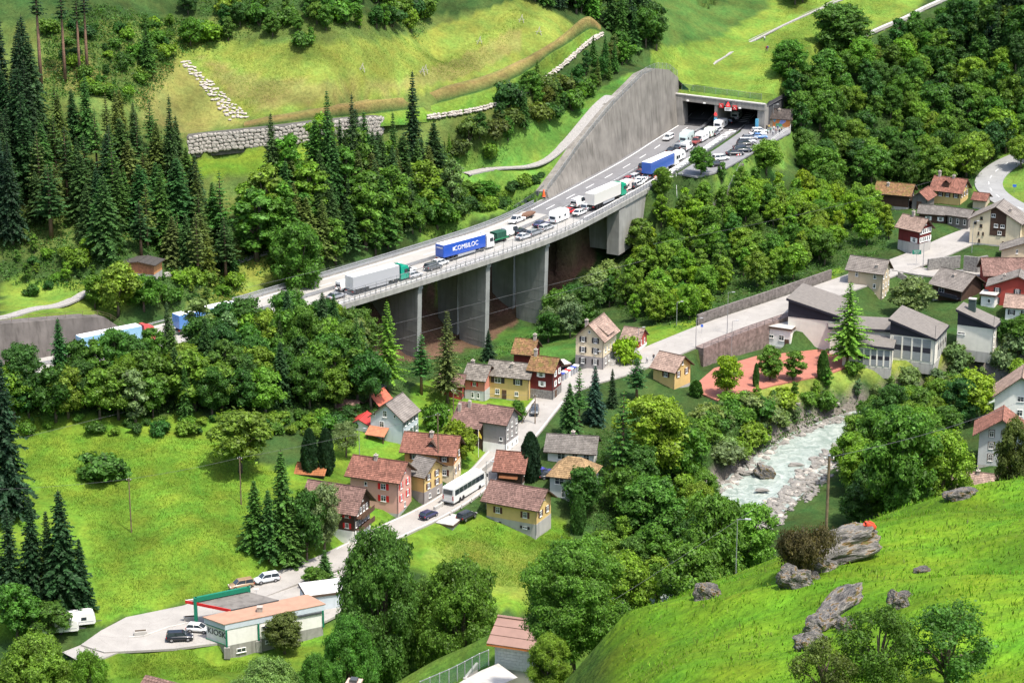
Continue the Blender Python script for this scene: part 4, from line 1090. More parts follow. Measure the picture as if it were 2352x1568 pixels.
def zone(poly, n, kinds, hr, tones, label, group, mind=2.6, z=None, wide=(.85, 1.15), avoid=True):
    """trees scattered over a patch of ground given by its outline in the picture"""
    A = np.array([at(x, y, z)[:2] for x, y in poly]); lo, hi = A.min(0), A.max(0); pts = []; tries = 0
    while len(pts) < n and tries < n * 60:
        tries += 1; x, y = RNG.uniform(lo[0], hi[0]), RNG.uniform(lo[1], hi[1])
        if not inpoly(np.array([x]), np.array([y]), A)[0]: continue
        if any((x - q[0]) ** 2 + (y - q[1]) ** 2 < mind * mind for q in pts): continue
        if avoid and blocked(x, y): continue
        pts.append((x, y))
    made = []
    for x, y in pts:
        k = RNG.choice(kinds); h = RNG.uniform(*hr) * (1.35 if k in ('spruce', 'pine', 'larch') and 'broad' in kinds else 1)
        lb = label[k] if isinstance(label, dict) else label
        made.append((proj((x, y, float(HQ(x, y)))), h, plant(k, (x, y, float(HQ(x, y))), h, RNG.choice(tones if not isinstance(tones, dict) else tones[k]), lb, group, RNG.uniform(*wide)), lb))
    same = {}
    for r in made: same.setdefault(r[3], []).append(r)
    ORD = ['leftmost', 'second from left', 'third from left', 'fourth from left', 'fifth from left', 'sixth from left', 'sixth from right', 'fifth from right', 'fourth from right', 'third from right', 'second from right', 'rightmost']
    for lb, rs in same.items():
        n_ = len(rs)
        if n_ == 1: continue
        rs.sort(key=lambda r: r[0][1]); nrow = 1 if n_ <= 12 else (2 if n_ <= 26 else 3)
        for q in range(nrow):
            row = sorted(rs[q * n_ // nrow:(q + 1) * n_ // nrow], key=lambda r: r[0][0]); c = len(row)
            rn = '' if nrow == 1 else [' back row', ' middle row', ' front row'][q if nrow == 3 else q * 2]
            for i_, r in enumerate(row):
                if c <= 12: w = ORD[i_] if i_ < c / 2 else ORD[12 - (c - i_)]
                else:
                    e = [t for t in ('tall', 'short')][0 if r[1] > sum(z_[1] for z_ in row) / c else 1]
                    w = e + ' one, ' + ['far left', 'left', 'middle', 'right', 'far right'][min(4, i_ * 5 // c)]
                r[2]['label'] = '%s,%s %s' % (lb, rn, w)

CLEAR = []     # (polyline, clearance) kept free of trees
for P_, c_ in ((ROAD_A, 5), (ROAD_B, 6.5), (ROAD_C, 5.5), (ROAD_D, 4.5), (PATH_G, 2.6), (PATH_L, 2.4), (PATH_F, 3), (PATH_R, 2.6)): CLEAR.append((P_, c_))
FOOT = []      # (x, y, radius) of buildings
def blocked(x, y):
    X, Y = np.array([x]), np.array([y])
    for P_, c_ in CLEAR:
        if np.min((P_[:, 0] - x) ** 2 + (P_[:, 1] - y) ** 2) < c_ * c_: return True
    d = (MW[:, 0] - x) ** 2 + (MW[:, 1] - y) ** 2; k = int(np.argmin(d))
    if d[k] < (ML + MR) ** 2:
        side = (x - MW[k, 0]) * MN[k, 0] + (y - MW[k, 1]) * MN[k, 1]
        if -MR - 2.5 < side < ML + 2.5: return True
    if inpoly(X, Y, REST)[0] or inpoly(X, Y, FORE)[0] or inpoly(X, Y, COURT)[0]: return True
    for fx, fy, fr in FOOT:
        if (fx - x) ** 2 + (fy - y) ** 2 < fr * fr: return True
    return False

# ---------------------------------------------------------------- buildings
def tile_mat(name, col, var=.35, cw=.32, rh=.4, moss=0.0):
    if name in MATS: return MATS[name]
    m, N, L, b = new_mat(name); tc = N.new('ShaderNodeTexCoord')
    br = N.new('ShaderNodeTexBrick'); br.inputs['Scale'].default_value = 1; br.inputs['Brick Width'].default_value = cw; br.inputs['Row Height'].default_value = rh; br.inputs['Mortar Size'].default_value = .03
    br.inputs['Color1'].default_value = tuple(c * (1 - var) for c in col) + (1,); br.inputs['Color2'].default_value = tuple(min(1, c * (1 + var)) for c in col) + (1,); br.inputs['Mortar'].default_value = tuple(c * .45 for c in col) + (1,)
    L.new(tc.outputs['UV'], br.inputs['Vector'])
    n1 = N.new('ShaderNodeTexNoise'); n1.inputs['Scale'].default_value = .55; n1.inputs['Detail'].default_value = 6; L.new(tc.outputs['Object'], n1.inputs['Vector'])
    mr = N.new('ShaderNodeMapRange'); mr.inputs[1].default_value = .3; mr.inputs[2].default_value = .7; mr.inputs[3].default_value = .72; mr.inputs[4].default_value = 1.28; L.new(n1.outputs['Fac'], mr.inputs[0])
    mul = N.new('ShaderNodeMix'); mul.data_type = 'RGBA'; mul.blend_type = 'MULTIPLY'; mul.inputs['Factor'].default_value = 1; L.new(br.outputs['Color'], mul.inputs[6]); L.new(mr.outputs[0], mul.inputs[7])
    out = mul.outputs[2]
    if moss:
        n2 = N.new('ShaderNodeTexNoise'); n2.inputs['Scale'].default_value = 1.1; n2.inputs['Detail'].default_value = 7; L.new(tc.outputs['Object'], n2.inputs['Vector'])
        r2 = N.new('ShaderNodeMapRange'); r2.inputs[1].default_value = .48; r2.inputs[2].default_value = .62; r2.inputs[4].default_value = moss; L.new(n2.outputs['Fac'], r2.inputs[0])
        mx = N.new('ShaderNodeMix'); mx.data_type = 'RGBA'; L.new(r2.outputs[0], mx.inputs['Factor']); L.new(out, mx.inputs[6]); mx.inputs[7].default_value = (.13, .12, .03, 1); out = mx.outputs[2]
    L.new(out, b.inputs['Base Color']); b.inputs['Roughness'].default_value = .85; b.inputs['Specular IOR Level'].default_value = .2
    MATS[name] = m; return m
T_RED = tile_mat('red tiles', (.24, .11, .08)); T_BROWN = tile_mat('brown tiles', (.205, .125, .105)); T_GREY = tile_mat('grey slates', (.19, .172, .155), .2); T_PINK = tile_mat('pale tiles', (.33, .235, .19), .25); T_MOSS = tile_mat('mossy tiles', (.25, .14, .07), .4, moss=.7); T_STONE = tile_mat('stone slabs', (.19, .17, .147), .35, .5, .45); T_RUST = tile_mat('rusty sheet', (.35, .14, .06), .15, .9, 3); T_ETER = tile_mat('fibre cement roof', (.215, .19, .17), .12, .5, .45); T_OCHRE = tile_mat('ochre tiles', (.30, .20, .105), .3); T_WHITE = tile_mat('pale roof slabs', (.55, .47, .43), .12, 2, .45)
W_ = {k: mat('wall ' + k, c, noise=.08, scale=.8, stain=st, vert=1, rough=.9) for k, c, st in (('cream', (.72, .60, .42), .15), ('yellow', (.62, .44, .18), .15), ('orange', (.55, .26, .11), .15), ('tan', (.52, .42, .29), .2), ('pink', (.58, .33, .27), .12), ('salmon', (.58, .23, .17), .15), ('white', (.78, .77, .73), .12), ('blueish', (.50, .55, .58), .2), ('grey', (.30, .275, .265), .15), ('brown', (.075, .042, .03), .3), ('red', (.34, .06, .045), .2), ('darkred', (.13, .022, .02), .2), ('greywood', (.16, .145, .135), .4), ('concrete', (.40, .385, .36), .4), ('school', (.74, .70, .62), .10), ('black', (.028, .028, .04), .1), ('greywhite', (.46, .48, .48), .12))}
W_['brick'] = mat('rubble masonry', (.20, .19, .175), noise=.5, scale=2.5, bump=.6, bscale=3)
M_SHUT = {'brown': mat('brown shutter', (.095, .04, .03)), 'red': mat('red shutter', (.62, .025, .03), rough=.5), 'green': mat('green shutter', (.04, .09, .06)), 'dark': mat('dark shutter', (.05, .045, .045)), 'white': M_WHITE}
M_FASC = mat('roof edge boards', (.085, .055, .04)); M_CHIM = mat('chimney render', (.38, .33, .29), noise=.2); M_COPPER = mat('copper sheet', (.42, .17, .09), rough=.5, noise=.2)

def uv_plane(me, u_ax, origin):
    pass

def roof_slope(b, A, B, Cc, D, n, th=.07, uv=None):
    """one roof plane from eave edge A-B up to ridge edge D-C as n overlapping courses"""
    A, B, Cc, D = map(Vector, (A, B, Cc, D)); nr = (B - A).cross(D - A).normalized()
    for i in range(n):
        f0, f1 = i / n, (i + 1) / n
        a, c = A.lerp(D, f0) + nr * th, B.lerp(Cc, f0) + nr * th; e, g = A.lerp(D, f1) + nr * .012, B.lerp(Cc, f1) + nr * .012
        b.quad(a, c, g, e); b.quad(A.lerp(D, f0), B.lerp(Cc, f0), c, a)
        if uv is not None:
            L0 = (B - A).length; s0 = (D - A).length
            o0, o1 = (A.lerp(D, f0) - A).dot((B - A).normalized()), 0
            x0, x1 = (a - A).dot((B - A) / L0), (c - A).dot((B - A) / L0); x2, x3 = (g - A).dot((B - A) / L0), (e - A).dot((B - A) / L0)
            uv += [(x0, f0 * s0 + .01), (x1, f0 * s0 + .01), (x2, f1 * s0 - .01), (x3, f1 * s0 - .01), (x0, f0 * s0 + .2), (x1, f0 * s0 + .2), (x1, f0 * s0 + .2), (x0, f0 * s0 + .2)]
def set_uv(me, uv):
    l = me.uv_layers.new(name='UVMap'); l.data.foreach_set('uv', [c for p in uv for c in p])

WIN = {}
def win_meshes(w, h, style):
    k = (round(w, 2), round(h, 2), style)
    if k not in WIN:
        fr, pn = MB(), MB(); t = .09
        for a in ((-w / 2, w / 2, 0, t), (-w / 2, w / 2, h - t, h), (-w / 2, -w / 2 + t, t, h - t), (w / 2 - t, w / 2, t, h - t)): fr.box(a[0], a[1], -.07, .06, a[2], a[3])
        if w > .7 and style != 'dark': fr.box(-.035, .035, -.055, .05, t, h - t)
        if h > 1.0 and style != 'dark': fr.box(-w / 2 + t, -.036, -.05, .05, h * .6, h * .6 + .05); fr.box(.036, w / 2 - t, -.05, .05, h * .6, h * .6 + .05)
        fr.box(-w / 2 - .08, w / 2 + .08, -.14, .0, -.08, -.005)
        pn.box(-w / 2 + t, w / 2 - t, -.025, .02, t, h - t)
        sh = MB(); sh.bbox(-.02, w * .52, -.075, -.02, -.02, h + .02, .01)
        for q in range(5): sh.box(.03, w * .52 - .05, -.092, -.076, h * (.08 + .18 * q), h * (.08 + .18 * q) + h * .1)
        WIN[k] = (fr.mesh('window', M_WHITE if style != 'dark' else M_WOOD), pn.mesh('pane', M_GLASS), sh)
    return WIN[k]
SHM = {}
def add_window(par, pos, rz, w, h, shut=None, style='white', name='window'):
    fr, pn, sh = win_meshes(w, h, style)
    o = place(name, fr, par, pos, rz); place('pane', pn, o)
    if shut:
        k = (round(w, 2), round(h, 2), shut)
        if k not in SHM:
            SHM[k] = sh.mesh('shutter', M_SHUT[shut]); b2 = MB(); b2.v = [(-x, y, z) for x, y, z in sh.v]; b2.f = [tuple(reversed(f)) for f in sh.f]; b2.m = sh.m; SHM[k] = (SHM[k], b2.mesh('shutter', M_SHUT[shut]))
        place('shutter', SHM[k][0], o, (w / 2 + .02, 0, 0)); place('shutter', SHM[k][1], o, (-w / 2 - .02, 0, 0))
    return o

def house(name, p0, p1, zz_, W, h, r, wall, roof, label, base=None, kind='x', ov=.6, wins=(), chim=(), lower=None, lower_h=0, lower_mat=None, courses=None, flat=0, shut=None, door=None, cat='house', hip=0.0, skew=None, deep=1.5, hR=None, trim=None, fascia=None):
    """house with its front wall between two picture points lying at height zz_; W deep, walls h high, ridge r above the walls.
    wins: (face, along 0..1, sill height, width, height[, shutter]) with faces F front, R right, L left, B back"""
    a, c = Vector(Z(*p0, zz_)), Vector(Z(*p1, zz_)); d = c - a; d.z = 0; L = d.length; rz = math.atan2(d.y, d.x); z0 = zz_ if base is None else base
    g = empty(name, (a.x, a.y, z0), rz); ctr = a + Vector((math.cos(rz), math.sin(rz), 0)) * L / 2 + Vector((-math.sin(rz), math.cos(rz), 0)) * W / 2
    FOOT.append((ctr.x, ctr.y, max(L, W) * .62))
    b = MB(); y0, y1 = 0, W; hr_ = h if hR is None else hR
    if kind == 'y': apexF, apexB = (L / 2, 0, h + r), (L / 2, W, h + r)
    lowz = lower_h if lower else 0
    def body(bm, za, zb, inset=0.0, top=True):
        i = inset
        bm.quad((i, i, za), (L - i, i, za), (L - i, i, zb), (i, i, zb)); bm.quad((L - i, i, za), (L - i, W - i, za), (L - i, W - i, zb), (L - i, i, zb)); bm.quad((L - i, W - i, za), (i, W - i, za), (i, W - i, zb), (L - i, W - i, zb)); bm.quad((i, W - i, za), (i, i, za), (i, i, zb), (i, W - i, zb))
    if kind == 'm':                                        # single pitch, from height h at the left to hR at the right
        bz = lowz
        b.quad((0, 0, bz), (L, 0, bz), (L, 0, hr_), (0, 0, h)); b.quad((L, 0, bz), (L, W, bz), (L, W, hr_), (L, 0, hr_)); b.quad((L, W, bz), (0, W, bz), (0, W, h), (L, W, hr_)); b.quad((0, W, bz), (0, 0, bz), (0, 0, h), (0, W, h))
    else:
        body(b, lowz, h)
        if kind == 'x' and not hip:
            b.poly([(L, 0, h), (L, W, h), (L, W / 2, h + r)]); b.poly([(0, W, h), (0, 0, h), (0, W / 2, h + r)])
        if kind == 'y' and not hip:
            b.poly([(0, 0, h), (L, 0, h), (L / 2, 0, h + r)]); b.poly([(L, W, h), (0, W, h), (L / 2, W, h + r)])
    b.build('wall', W_[wall], g)
    lb = MB(); body(lb, -deep, lowz if lower else 0, -.04 if lower else 0.0)
    if lower: lb.quad((-.04, -.04, lowz), (L + .04, -.04, lowz), (L + .04, 0, lowz), (-.04, 0, lowz)); lb.quad((L, 0, lowz), (L + .04, -.04, lowz), (L + .04, W + .04, lowz), (L, W, lowz))
    lb.build('ground_floor' if lower else 'plinth', W_[lower] if lower else W_['concrete'], g)
    # roof
    rb, uv = MB(), []
    if flat:
        rb.bbox(-ov, L + ov, -ov, W + ov, h, h + .25, .05); rm = rb.mesh('roof', roof)
    elif kind == 'm':
        n = courses or max(4, int(L / .45)); sl = (h - hr_) / L
        roof_slope(rb, (L + ov, -ov, hr_ - sl * ov), (L + ov, W + ov, hr_ - sl * ov), (-ov, W + ov, h + sl * ov), (-ov, -ov, h + sl * ov), n, .05, uv); rm = rb.mesh('roof', roof); set_uv(rm, uv)
    else:
        if kind == 'x': hw, ln = W / 2, L
        else: hw, ln = L / 2, W
        k = r / hw; n = courses or max(4, int(math.hypot(hw + ov, (hw + ov) * k) / .42)); hp = hip * ln / 2
        ez = h - ov * k + .02; rz2 = h + r + .02
        def P3(u, v, z): return (u, v, z) if kind == 'x' else (L / 2 + (v - hw), u, z) if False else ((u, v, z) if kind == 'x' else (v, u, z))
        E = [P3(-ov, -ov, ez), P3(ln + ov, -ov, ez), P3(ln + ov, 2 * hw + ov, ez), P3(-ov, 2 * hw + ov, ez)]; R0, R1 = P3(-ov + hp, hw, rz2), P3(ln + ov - hp, hw, rz2)
        if kind == 'x':
            roof_slope(rb, E[0], E[1], R1, R0, n, .07, uv); roof_slope(rb, E[2], E[3], R0, R1, n, .07, uv)
            if hp: roof_slope(rb, E[1], E[2], R1, R1, n, .07, uv); roof_slope(rb, E[3], E[0], R0, R0, n, .07, uv)
        else:
            roof_slope(rb, E[1], E[0], R0, R1, n, .07, uv); roof_slope(rb, E[3], E[2], R1, R0, n, .07, uv)
            if hp: roof_slope(rb, E[0], E[3], R0, R0, n, .07, uv); roof_slope(rb, E[2], E[1], R1, R1, n, .07, uv)
        rm = rb.mesh('roof', roof); set_uv(rm, uv)
    ro = place('roof', rm, g)
    # underside, verge and eave boards
    if not flat and kind != 'm':
        fb = MB(); dn = -.16
        def sh(p, dz): return (p[0], p[1], p[2] + dz)
        if kind == 'x': fb.quad(sh(E[0], dn), sh(R0, dn), sh(R1, dn), sh(E[1], dn)); fb.quad(sh(E[2], dn), sh(R1, dn), sh(R0, dn), sh(E[3], dn))
        else: fb.quad(sh(E[1], dn), sh(R1, dn), sh(R0, dn), sh(E[0], dn)); fb.quad(sh(E[3], dn), sh(R0, dn), sh(R1, dn), sh(E[2], dn))
        edges = [(E[0], E[1]), (E[2], E[3]), (E[0], R0), (R0, E[3]), (E[1], R1), (R1, E[2])] if kind == 'x' else [(E[0], E[1]), (E[2], E[3]), (E[0], R0), (R0, E[3]), (E[1], R1), (R1, E[2])]
        for p, q in edges: fb.quad(sh(p, dn), sh(q, dn), sh(q, .05), sh(p, .05))
        fb.build('eaves_board', fascia or M_FASC, ro)
        if not hip:
            rt = MB(); rt.tube([sh(R0, .06), sh(R1, .06)], .13, 6); rt.build('ridge_cap', roof, ro)
    elif kind == 'm':
        fb = MB(); sl = (h - hr_) / L
        fb.hexa([(-ov, -ov, h - .55 + sl * ov), (L + ov, -ov, hr_ - .55 - sl * ov), (L + ov, W + ov, hr_ - .55 - sl * ov), (-ov, W + ov, h - .55 + sl * ov), (-ov, -ov, h - .02 + sl * ov), (L + ov, -ov, hr_ - .02 - sl * ov), (L + ov, W + ov, hr_ - .02 - sl * ov), (-ov, W + ov, h - .02 + sl * ov)])
        fb.build('eaves_board', fascia or M_FASC, ro)
    else:
        fb = MB(); fb.box(-ov - .03, L + ov + .03, -ov - .03, W + ov + .03, h - .3, h + .1); fb.build('roof_edge', fascia or M_FASC, ro)
    for cu, cv, chh in chim:
        zc = h + r * (1 - abs((cv if kind == 'x' else cu) - .5) * 2) if not flat else h
        cb = MB(); cb.bbox(cu * L - .32, cu * L + .32, cv * W - .32, cv * W + .32, zc - .8, zc + chh, .04); cb.box(cu * L - .42, cu * L + .42, cv * W - .42, cv * W + .42, zc + chh + .002, zc + chh + .12); cb.bbox(cu * L - .15, cu * L + .15, cv * W - .15, cv * W + .15, zc + chh + .122, zc + chh + .4, .03)
        cb.build('chimney', M_CHIM, ro)
    for w in wins:
        f, u, z, ww, hh = w[:5]; sh_ = w[5] if len(w) > 5 else shut
        if f == 'F': pos, rr = (u * L, -.01 if z > lowz else -.05, z), 0
        elif f == 'R': pos, rr = (L + (.01 if z > lowz else .05), u * W, z), math.pi / 2
        elif f == 'L': pos, rr = (-.01 if z > lowz else -.05, (1 - u) * W, z), -math.pi / 2
        else: pos, rr = ((1 - u) * L, W + .01, z), math.pi
        add_window(g, pos, rr, ww, hh, sh_, trim or 'white')
    if door:
        f, u, ww, hh = door[:4]; db = MB(); db.bbox(-ww / 2, ww / 2, -.09, .0, 0, hh, .02); zt = door[4] if len(door) > 4 else 0
        pos, rr = ((u * L, -.01, zt), 0) if f == 'F' else ((L + .01, u * W, zt), math.pi / 2)
        do = db.build('door', M_WOOD, g, loc=pos, rz=rr); hb = MB(); hb.box(ww / 2 - .16, ww / 2 - .08, -.14, -.091, 1.0, 1.08); hb.build('handle', M_STEEL, do)
    # gutter pipe on the right-hand front corner
    if h > 3 and not flat:
        pb = MB(); pb.tube([(L + .08, -.08, 0), (L + .08, -.08, h - .3)], .05, 5); pb.build('downpipe', M_DARK, g)
    tag(g, label, cat); g['L'] = L
    return g, L

def row(f, n, z, w, h, sh=None, lo=.15, hi=.85):
    return [(f, lo + (hi - lo) * (i / (n - 1) if n > 1 else .5), z, w, h) + ((sh,) if sh else ()) for i in range(n)]
def extra(g, name, b, m): return b.build(name, m, g)

# --- centre of the village
g, L = house('cream_house', (1322, 842), (1384, 850), 5.4, 8.6, 7.3, 3.1, 'cream', T_PINK, 'tall cream house with a grey ground floor and dark shutters at the road junction', kind='y', lower='grey', lower_h=2.9, ov=.7, wins=row('F', 2, 1.1, .8, 1.25, 'dark', .27, .73) + row('F', 2, 3.7, .8, 1.25, 'dark', .27, .73) + row('F', 2, 6.1, .8, 1.2, 'dark', .27, .73) + row('R', 4, 1.1, .7, 1.3, None, .2, .9) + row('R', 4, 3.7, .7, 1.3, None, .2, .9) + [('F', .5, 8.3, .5, .6)], chim=((.22, .35, 1.6),))
b = MB(); uv = []                                         # cross gable on the right-hand slope
roof_slope(b, (L + .5, 2.2, 7.6), (L + .5, 6.6, 7.6), (L / 2, 6.6, 10.2), (L / 2, 2.2, 10.2), 7, .07, uv); me_ = b.mesh('dormer_roof', T_PINK); set_uv(me_, uv); place('dormer_roof', me_, g)
b = MB(); b.poly([(L, 2.4, 7.3), (L, 6.4, 7.3), (L, 6.4, 7.75), (L, 2.4, 7.75)]); b.poly([(L, 2.4, 7.3), (L, 2.4, 7.75), (L / 2, 2.4, 10)]); b.build('dormer_wall', W_['cream'], g)
b = MB()
for i in range(6): b.box(L + .05, L + 1.6, 2.5 + i * .35, 2.85 + i * .35, -.5, .2 + i * .22)
b.build('stair', W_['concrete'], g)
house('red_shed', (1428, 799), (1467, 804), 6.3, 5.2, 2.5, 1.9, 'red', T_PINK, 'small red timber shed beside the cream house', ov=.5, wins=[('R', .3, .9, .5, 1.1), ('R', .7, .9, .5, 1.1)], cat='shed', lower='white', lower_h=.5)
house('mossy_house', (1216, 914), (1269, 921), 4.4, 5.2, 6.9, 2.1, 'darkred', T_MOSS, 'dark red timber house with a mossy brown roof and stone base', lower='brick', lower_h=2.3, wins=[('F', .5, 5.2, .9, 1.2, 'white'), ('F', .55, 3.1, .8, 1.1, 'white'), ('R', .3, 3.0, .7, 1.2, 'white'), ('R', .75, 3.0, .7, 1.2, 'white'), ('R', .3, 5.2, .7, 1.2, 'white'), ('R', .75, 5.2, .7, 1.2, 'white')], door=('R', .35, 1.0, 2.0), chim=((.08, .5, 1.3),))
house('rear_house', (1180, 868), (1222, 872), 4.4, 6, 6.2, 2.2, 'darkred', T_MOSS, 'mossy-roofed rear wing behind the yellow house', chim=((.95, .5, 1.2),))
house('yellow_house', (1119, 911), (1213, 921), 4.2, 6.5, 5.4, 2.0, 'yellow', T_STONE, 'long yellow house with a grey slab roof beside the red timber house', wins=[('F', .26, 3.5, 1.5, 1.2, 'dark'), ('F', .75, 3.5, 1.0, 1.2, 'dark'), ('F', .72, .9, .8, 1.0), ('F', .25, .9, 1.0, 1.2)], chim=((.55, .3, .9),), door=('F', .42, 1.0, 2.0))
house('salmon_house', (1068, 918), (1112, 923), 4.2, 6.5, 5.2, 2.1, 'salmon', T_STONE, 'salmon pink house with a rough slab roof left of the yellow house', lower='greywhite', lower_h=2.4, wins=[('F', .5, 3.4, .8, .9, 'red'), ('F', .4, .7, .6, 1.3), ('F', .7, .7, .6, 1.3)], chim=((.1, .6, .9),))
house('red_barn', (1010, 915), (1060, 918), 5, 5, 3.4, 1.5, 'red', T_BROWN, 'low red barn half hidden behind the brownish pine', cat='barn')
g, L = house('grey_house', (1110, 1033), (1161, 1041), 3.5, 6.2, 6.6, 2.2, 'grey', T_BROWN, 'grey rendered house with brown tiles beside the parked car', lower='white', lower_h=1.9, wins=[('F', .8, 2.6, .7, .8)] + row('R', 3, 2.8, .6, 1.1) + row('R', 3, 4.8, .6, 1.1) + row('R', 3, .5, .6, 1.0))
b = MB(); uv = []; roof_slope(b, (-6.9, -1.7, 4.9), (.2, -1.7, 4.9), (.2, 3.1, 8.7), (-6.9, 3.1, 8.7), 14, .07, uv); me_ = b.mesh('wing_roof', T_BROWN); set_uv(me_, uv); place('wing_roof', me_, g)
b = MB(); b.box(-6.4, -.05, .2, 6, -1.5, 6.2); b.build('wing_wall', W_['brown'], g)
b = MB(); b.bbox(-6.2, -5.6, 1.0, 1.6, 6, 8.8, .04); b.build('chimney', M_CHIM, g); b = MB(); b.bbox(-4.4, -3.8, 2.0, 2.6, 7.5, 9.4, .04); b.build('chimney', M_CHIM, g)
house('slab_garage', (978, 990), (1016, 992), 4.2, 6.5, 2.6, .9, 'greywood', T_WHITE, 'low garage with a pale slatted roof left of the grey house', cat='garage', ov=.4)
g, L = house('orange_house', (930, 1096), (1041, 1106), 3, 5.6, 6.3, 2.3, 'orange', T_RED, 'orange and cream house with a red tiled roof and a dormer', lower='cream', lower_h=3.3, ov=.9, wins=[('F', .2, 4.1, .9, 1.2, 'brown'), ('F', .82, 4.1, .9, 1.2, 'brown'), ('F', .82, 1.2, .9, 1.2, 'brown'), ('F', .25, 1.2, .9, 1.2, 'brown'), ('R', .3, 4.1, .8, 1.2, 'brown'), ('R', .75, 4.1, .8, 1.2, 'brown'), ('R', .3, 1.2, .8, 1.2, 'brown'), ('R', .75, 1.2, .8, 1.2, 'brown')], chim=((.5, .42, .9),))
b = MB(); b.poly([(L * .42, .45, 6.6), (L * .66, .45, 6.6), (L * .54, .45, 7.75)]); b.build('dormer_front', W_['brown'], g); b = MB(); b.quad((L * .40, .25, 6.5), (L * .54, .25, 7.95), (L * .54, 2.4, 7.95), (L * .40, .8, 6.55)); b.quad((L * .54, .25, 7.95), (L * .68, .25, 6.5), (L * .68, .8, 6.55), (L * .54, 2.4, 7.95)); b.build('dormer_roof', M_FASC, g); b = MB(); b.poly([(L * .47, .43, 6.66), (L * .61, .43, 6.66), (L * .54, .43, 7.35)]); b.build('dormer_pane', M_GLASS, g)
house('ochre_house', (944, 1144), (974, 1151), 2.6, 6.4, 5.6, 2.1, 'yellow', T_GREY, 'narrow ochre house with a grey roof between the pink and orange houses', ov=.8, lower='grey', lower_h=1.8, wins=[('R', .25, 4.0, .8, 1.1, 'brown'), ('R', .7, 4.0, .8, 1.1, 'brown'), ('R', .25, 2.2, .8, 1.1, 'brown'), ('R', .7, 2.2, .8, 1.1, 'brown'), ('R', .3, .2, .7, .9), ('R', .75, .2, .7, .9)])
house('pink_house', (806, 1164), (914, 1180), 2.3, 6.4, 7.2, 2.3, 'pink', T_RED, 'pink house with bright red shutters and a red tiled roof', ov=.9, shut=None, wins=[('F', .33, 4.9, .6, .8), ('F', .70, 4.6, 1.1, 1.2, 'red'), ('F', .70, 2.2, 1.1, 1.2, 'red'), ('F', .30, 2.2, 1.0, 1.2, 'red'), ('R', .25, 4.6, .8, 1.2, 'red'), ('R', .72, 4.6, .8, 1.2, 'red'), ('R', .25, 2.2, .8, 1.2, 'red'), ('R', .72, 2.2, .8, 1.2, 'red'), ('R', .5, 7.3, .7, .9, 'red'), ('R', .5, .4, .7, 1.0)], chim=((.42, .45, .9),))
g, L = house('brown_house', (702, 1222), (815, 1240), 1.8, 6.6, 6.2, 3.1, 'brown', T_BROWN, 'dark brown timber house with white windows and a balcony in front of the pink house', ov=1.0, lower='white', lower_h=1.7, wins=[('F', .85, 4.3, .8, 1.0, 'red'), ('F', .85, 2.2, .8, 1.0, 'red')] + row('R', 5, 2.3, .7, 1.2, None, .12, .88) + row('R', 4, 4.4, .7, 1.2, None, .2, .8) + [('R', .5, 6.6, .8, 1.0)] + row('R', 5, .3, .6, 1.2, None, .12, .88))
for zb in (2.0, 4.2):
    b = MB(); b.box(L + .02, L + 1.3, .5, 6.1, zb - .15, zb); b.box(L + 1.24, L + 1.3, .5, 6.1, zb, zb + .9); b.build('balcony', M_WOOD, g)
house('orange_shed', (682, 1108), (742, 1112), 4.2, 4.5, 2.2, 1.2, 'brown', T_RUST, 'low shed with a bright orange roof behind the meadow spruces', cat='shed', ov=.5)
g, L = house('timber_barn', (1142, 1108), (1198, 1113), 2.4, 5.4, 3.4, 2.4, 'brown', T_RED, 'dark timber barn with red tiles at the bend beside the coach', cat='barn', ov=.9, wins=[('R', .4, 1.2, .5, 1.2)])
b = MB(); b.quad((.6, -1.3, 1.55), (L - .6, -1.3, 1.55), (L - .6, -.05, 2.2), (.6, -.05, 2.2)); b.quad((.6, -1.3, 1.5), (.6, -.05, 2.15), (L - .6, -.05, 2.15), (L - .6, -1.3, 1.5)); b.build('porch_roof', T_RUST, g)
g, L = house('yellow_cottage', (1118, 1207), (1231, 1228), -1.2, 6.6, 5.9, 2.3, 'yellow', T_BROWN, 'yellow cottage with brown shutters on the meadow below the coach', ov=.95, lower='concrete', lower_h=2.1, shut='brown', wins=[('F', .23, 3.1, .9, 1.2), ('F', .78, 3.1, .9, 1.2), ('R', .3, 3.1, .9, 1.2), ('R', .75, 3.1, .9, 1.2), ('R', .5, 6.0, .7, .9), ('F', .2, .9, 1.0, .5, 'dark'), ('F', .78, .9, 1.0, .5, 'dark')])
house('blue_white_house', (1263, 1141), (1350, 1151), .2, 7.6, 5.0, 2.6, 'greywhite', T_OCHRE, 'pale house with a hipped ochre roof and blue-white window bands', hip=.85, ov=.7, wins=[('F', .25, 2.9, 1.9, 1.3), ('F', .7, 2.9, 1.9, 1.3), ('F', .35, .3, .8, 1.6), ('R', .4, 2.9, 1.4, 1.2)])
house('white_long_house', (1258, 1062), (1362, 1068), 2.0, 6.8, 3.0, 2.0, 'white', T_GREY, 'long low white house with a weathered grey-brown roof', ov=.8, wins=[('F', .3, .9, 1.6, 1.3), ('F', .6, .9, 1.2, 1.3), ('F', .85, .9, 1.2, 1.3)], chim=((.5, .6, .9),))
g, L = house('white_gable_house', (852, 1009), (926, 1020), 6.0, 7.2, 5.2, 3.0, 'blueish', T_ETER, 'white gable-fronted house with a grey roof and red-roofed annexes', kind='y', ov=.45, wins=[('F', .12, 5.3, .5, .6), ('F', .45, 5.3, .9, 1.4), ('F', .75, 5.4, .5, .7), ('F', .35, 3.0, 1.0, 1.3)] + row('R', 4, 3.6, .7, 1.3, 'green') + row('R', 4, 1.0, .7, 1.3, 'green'))
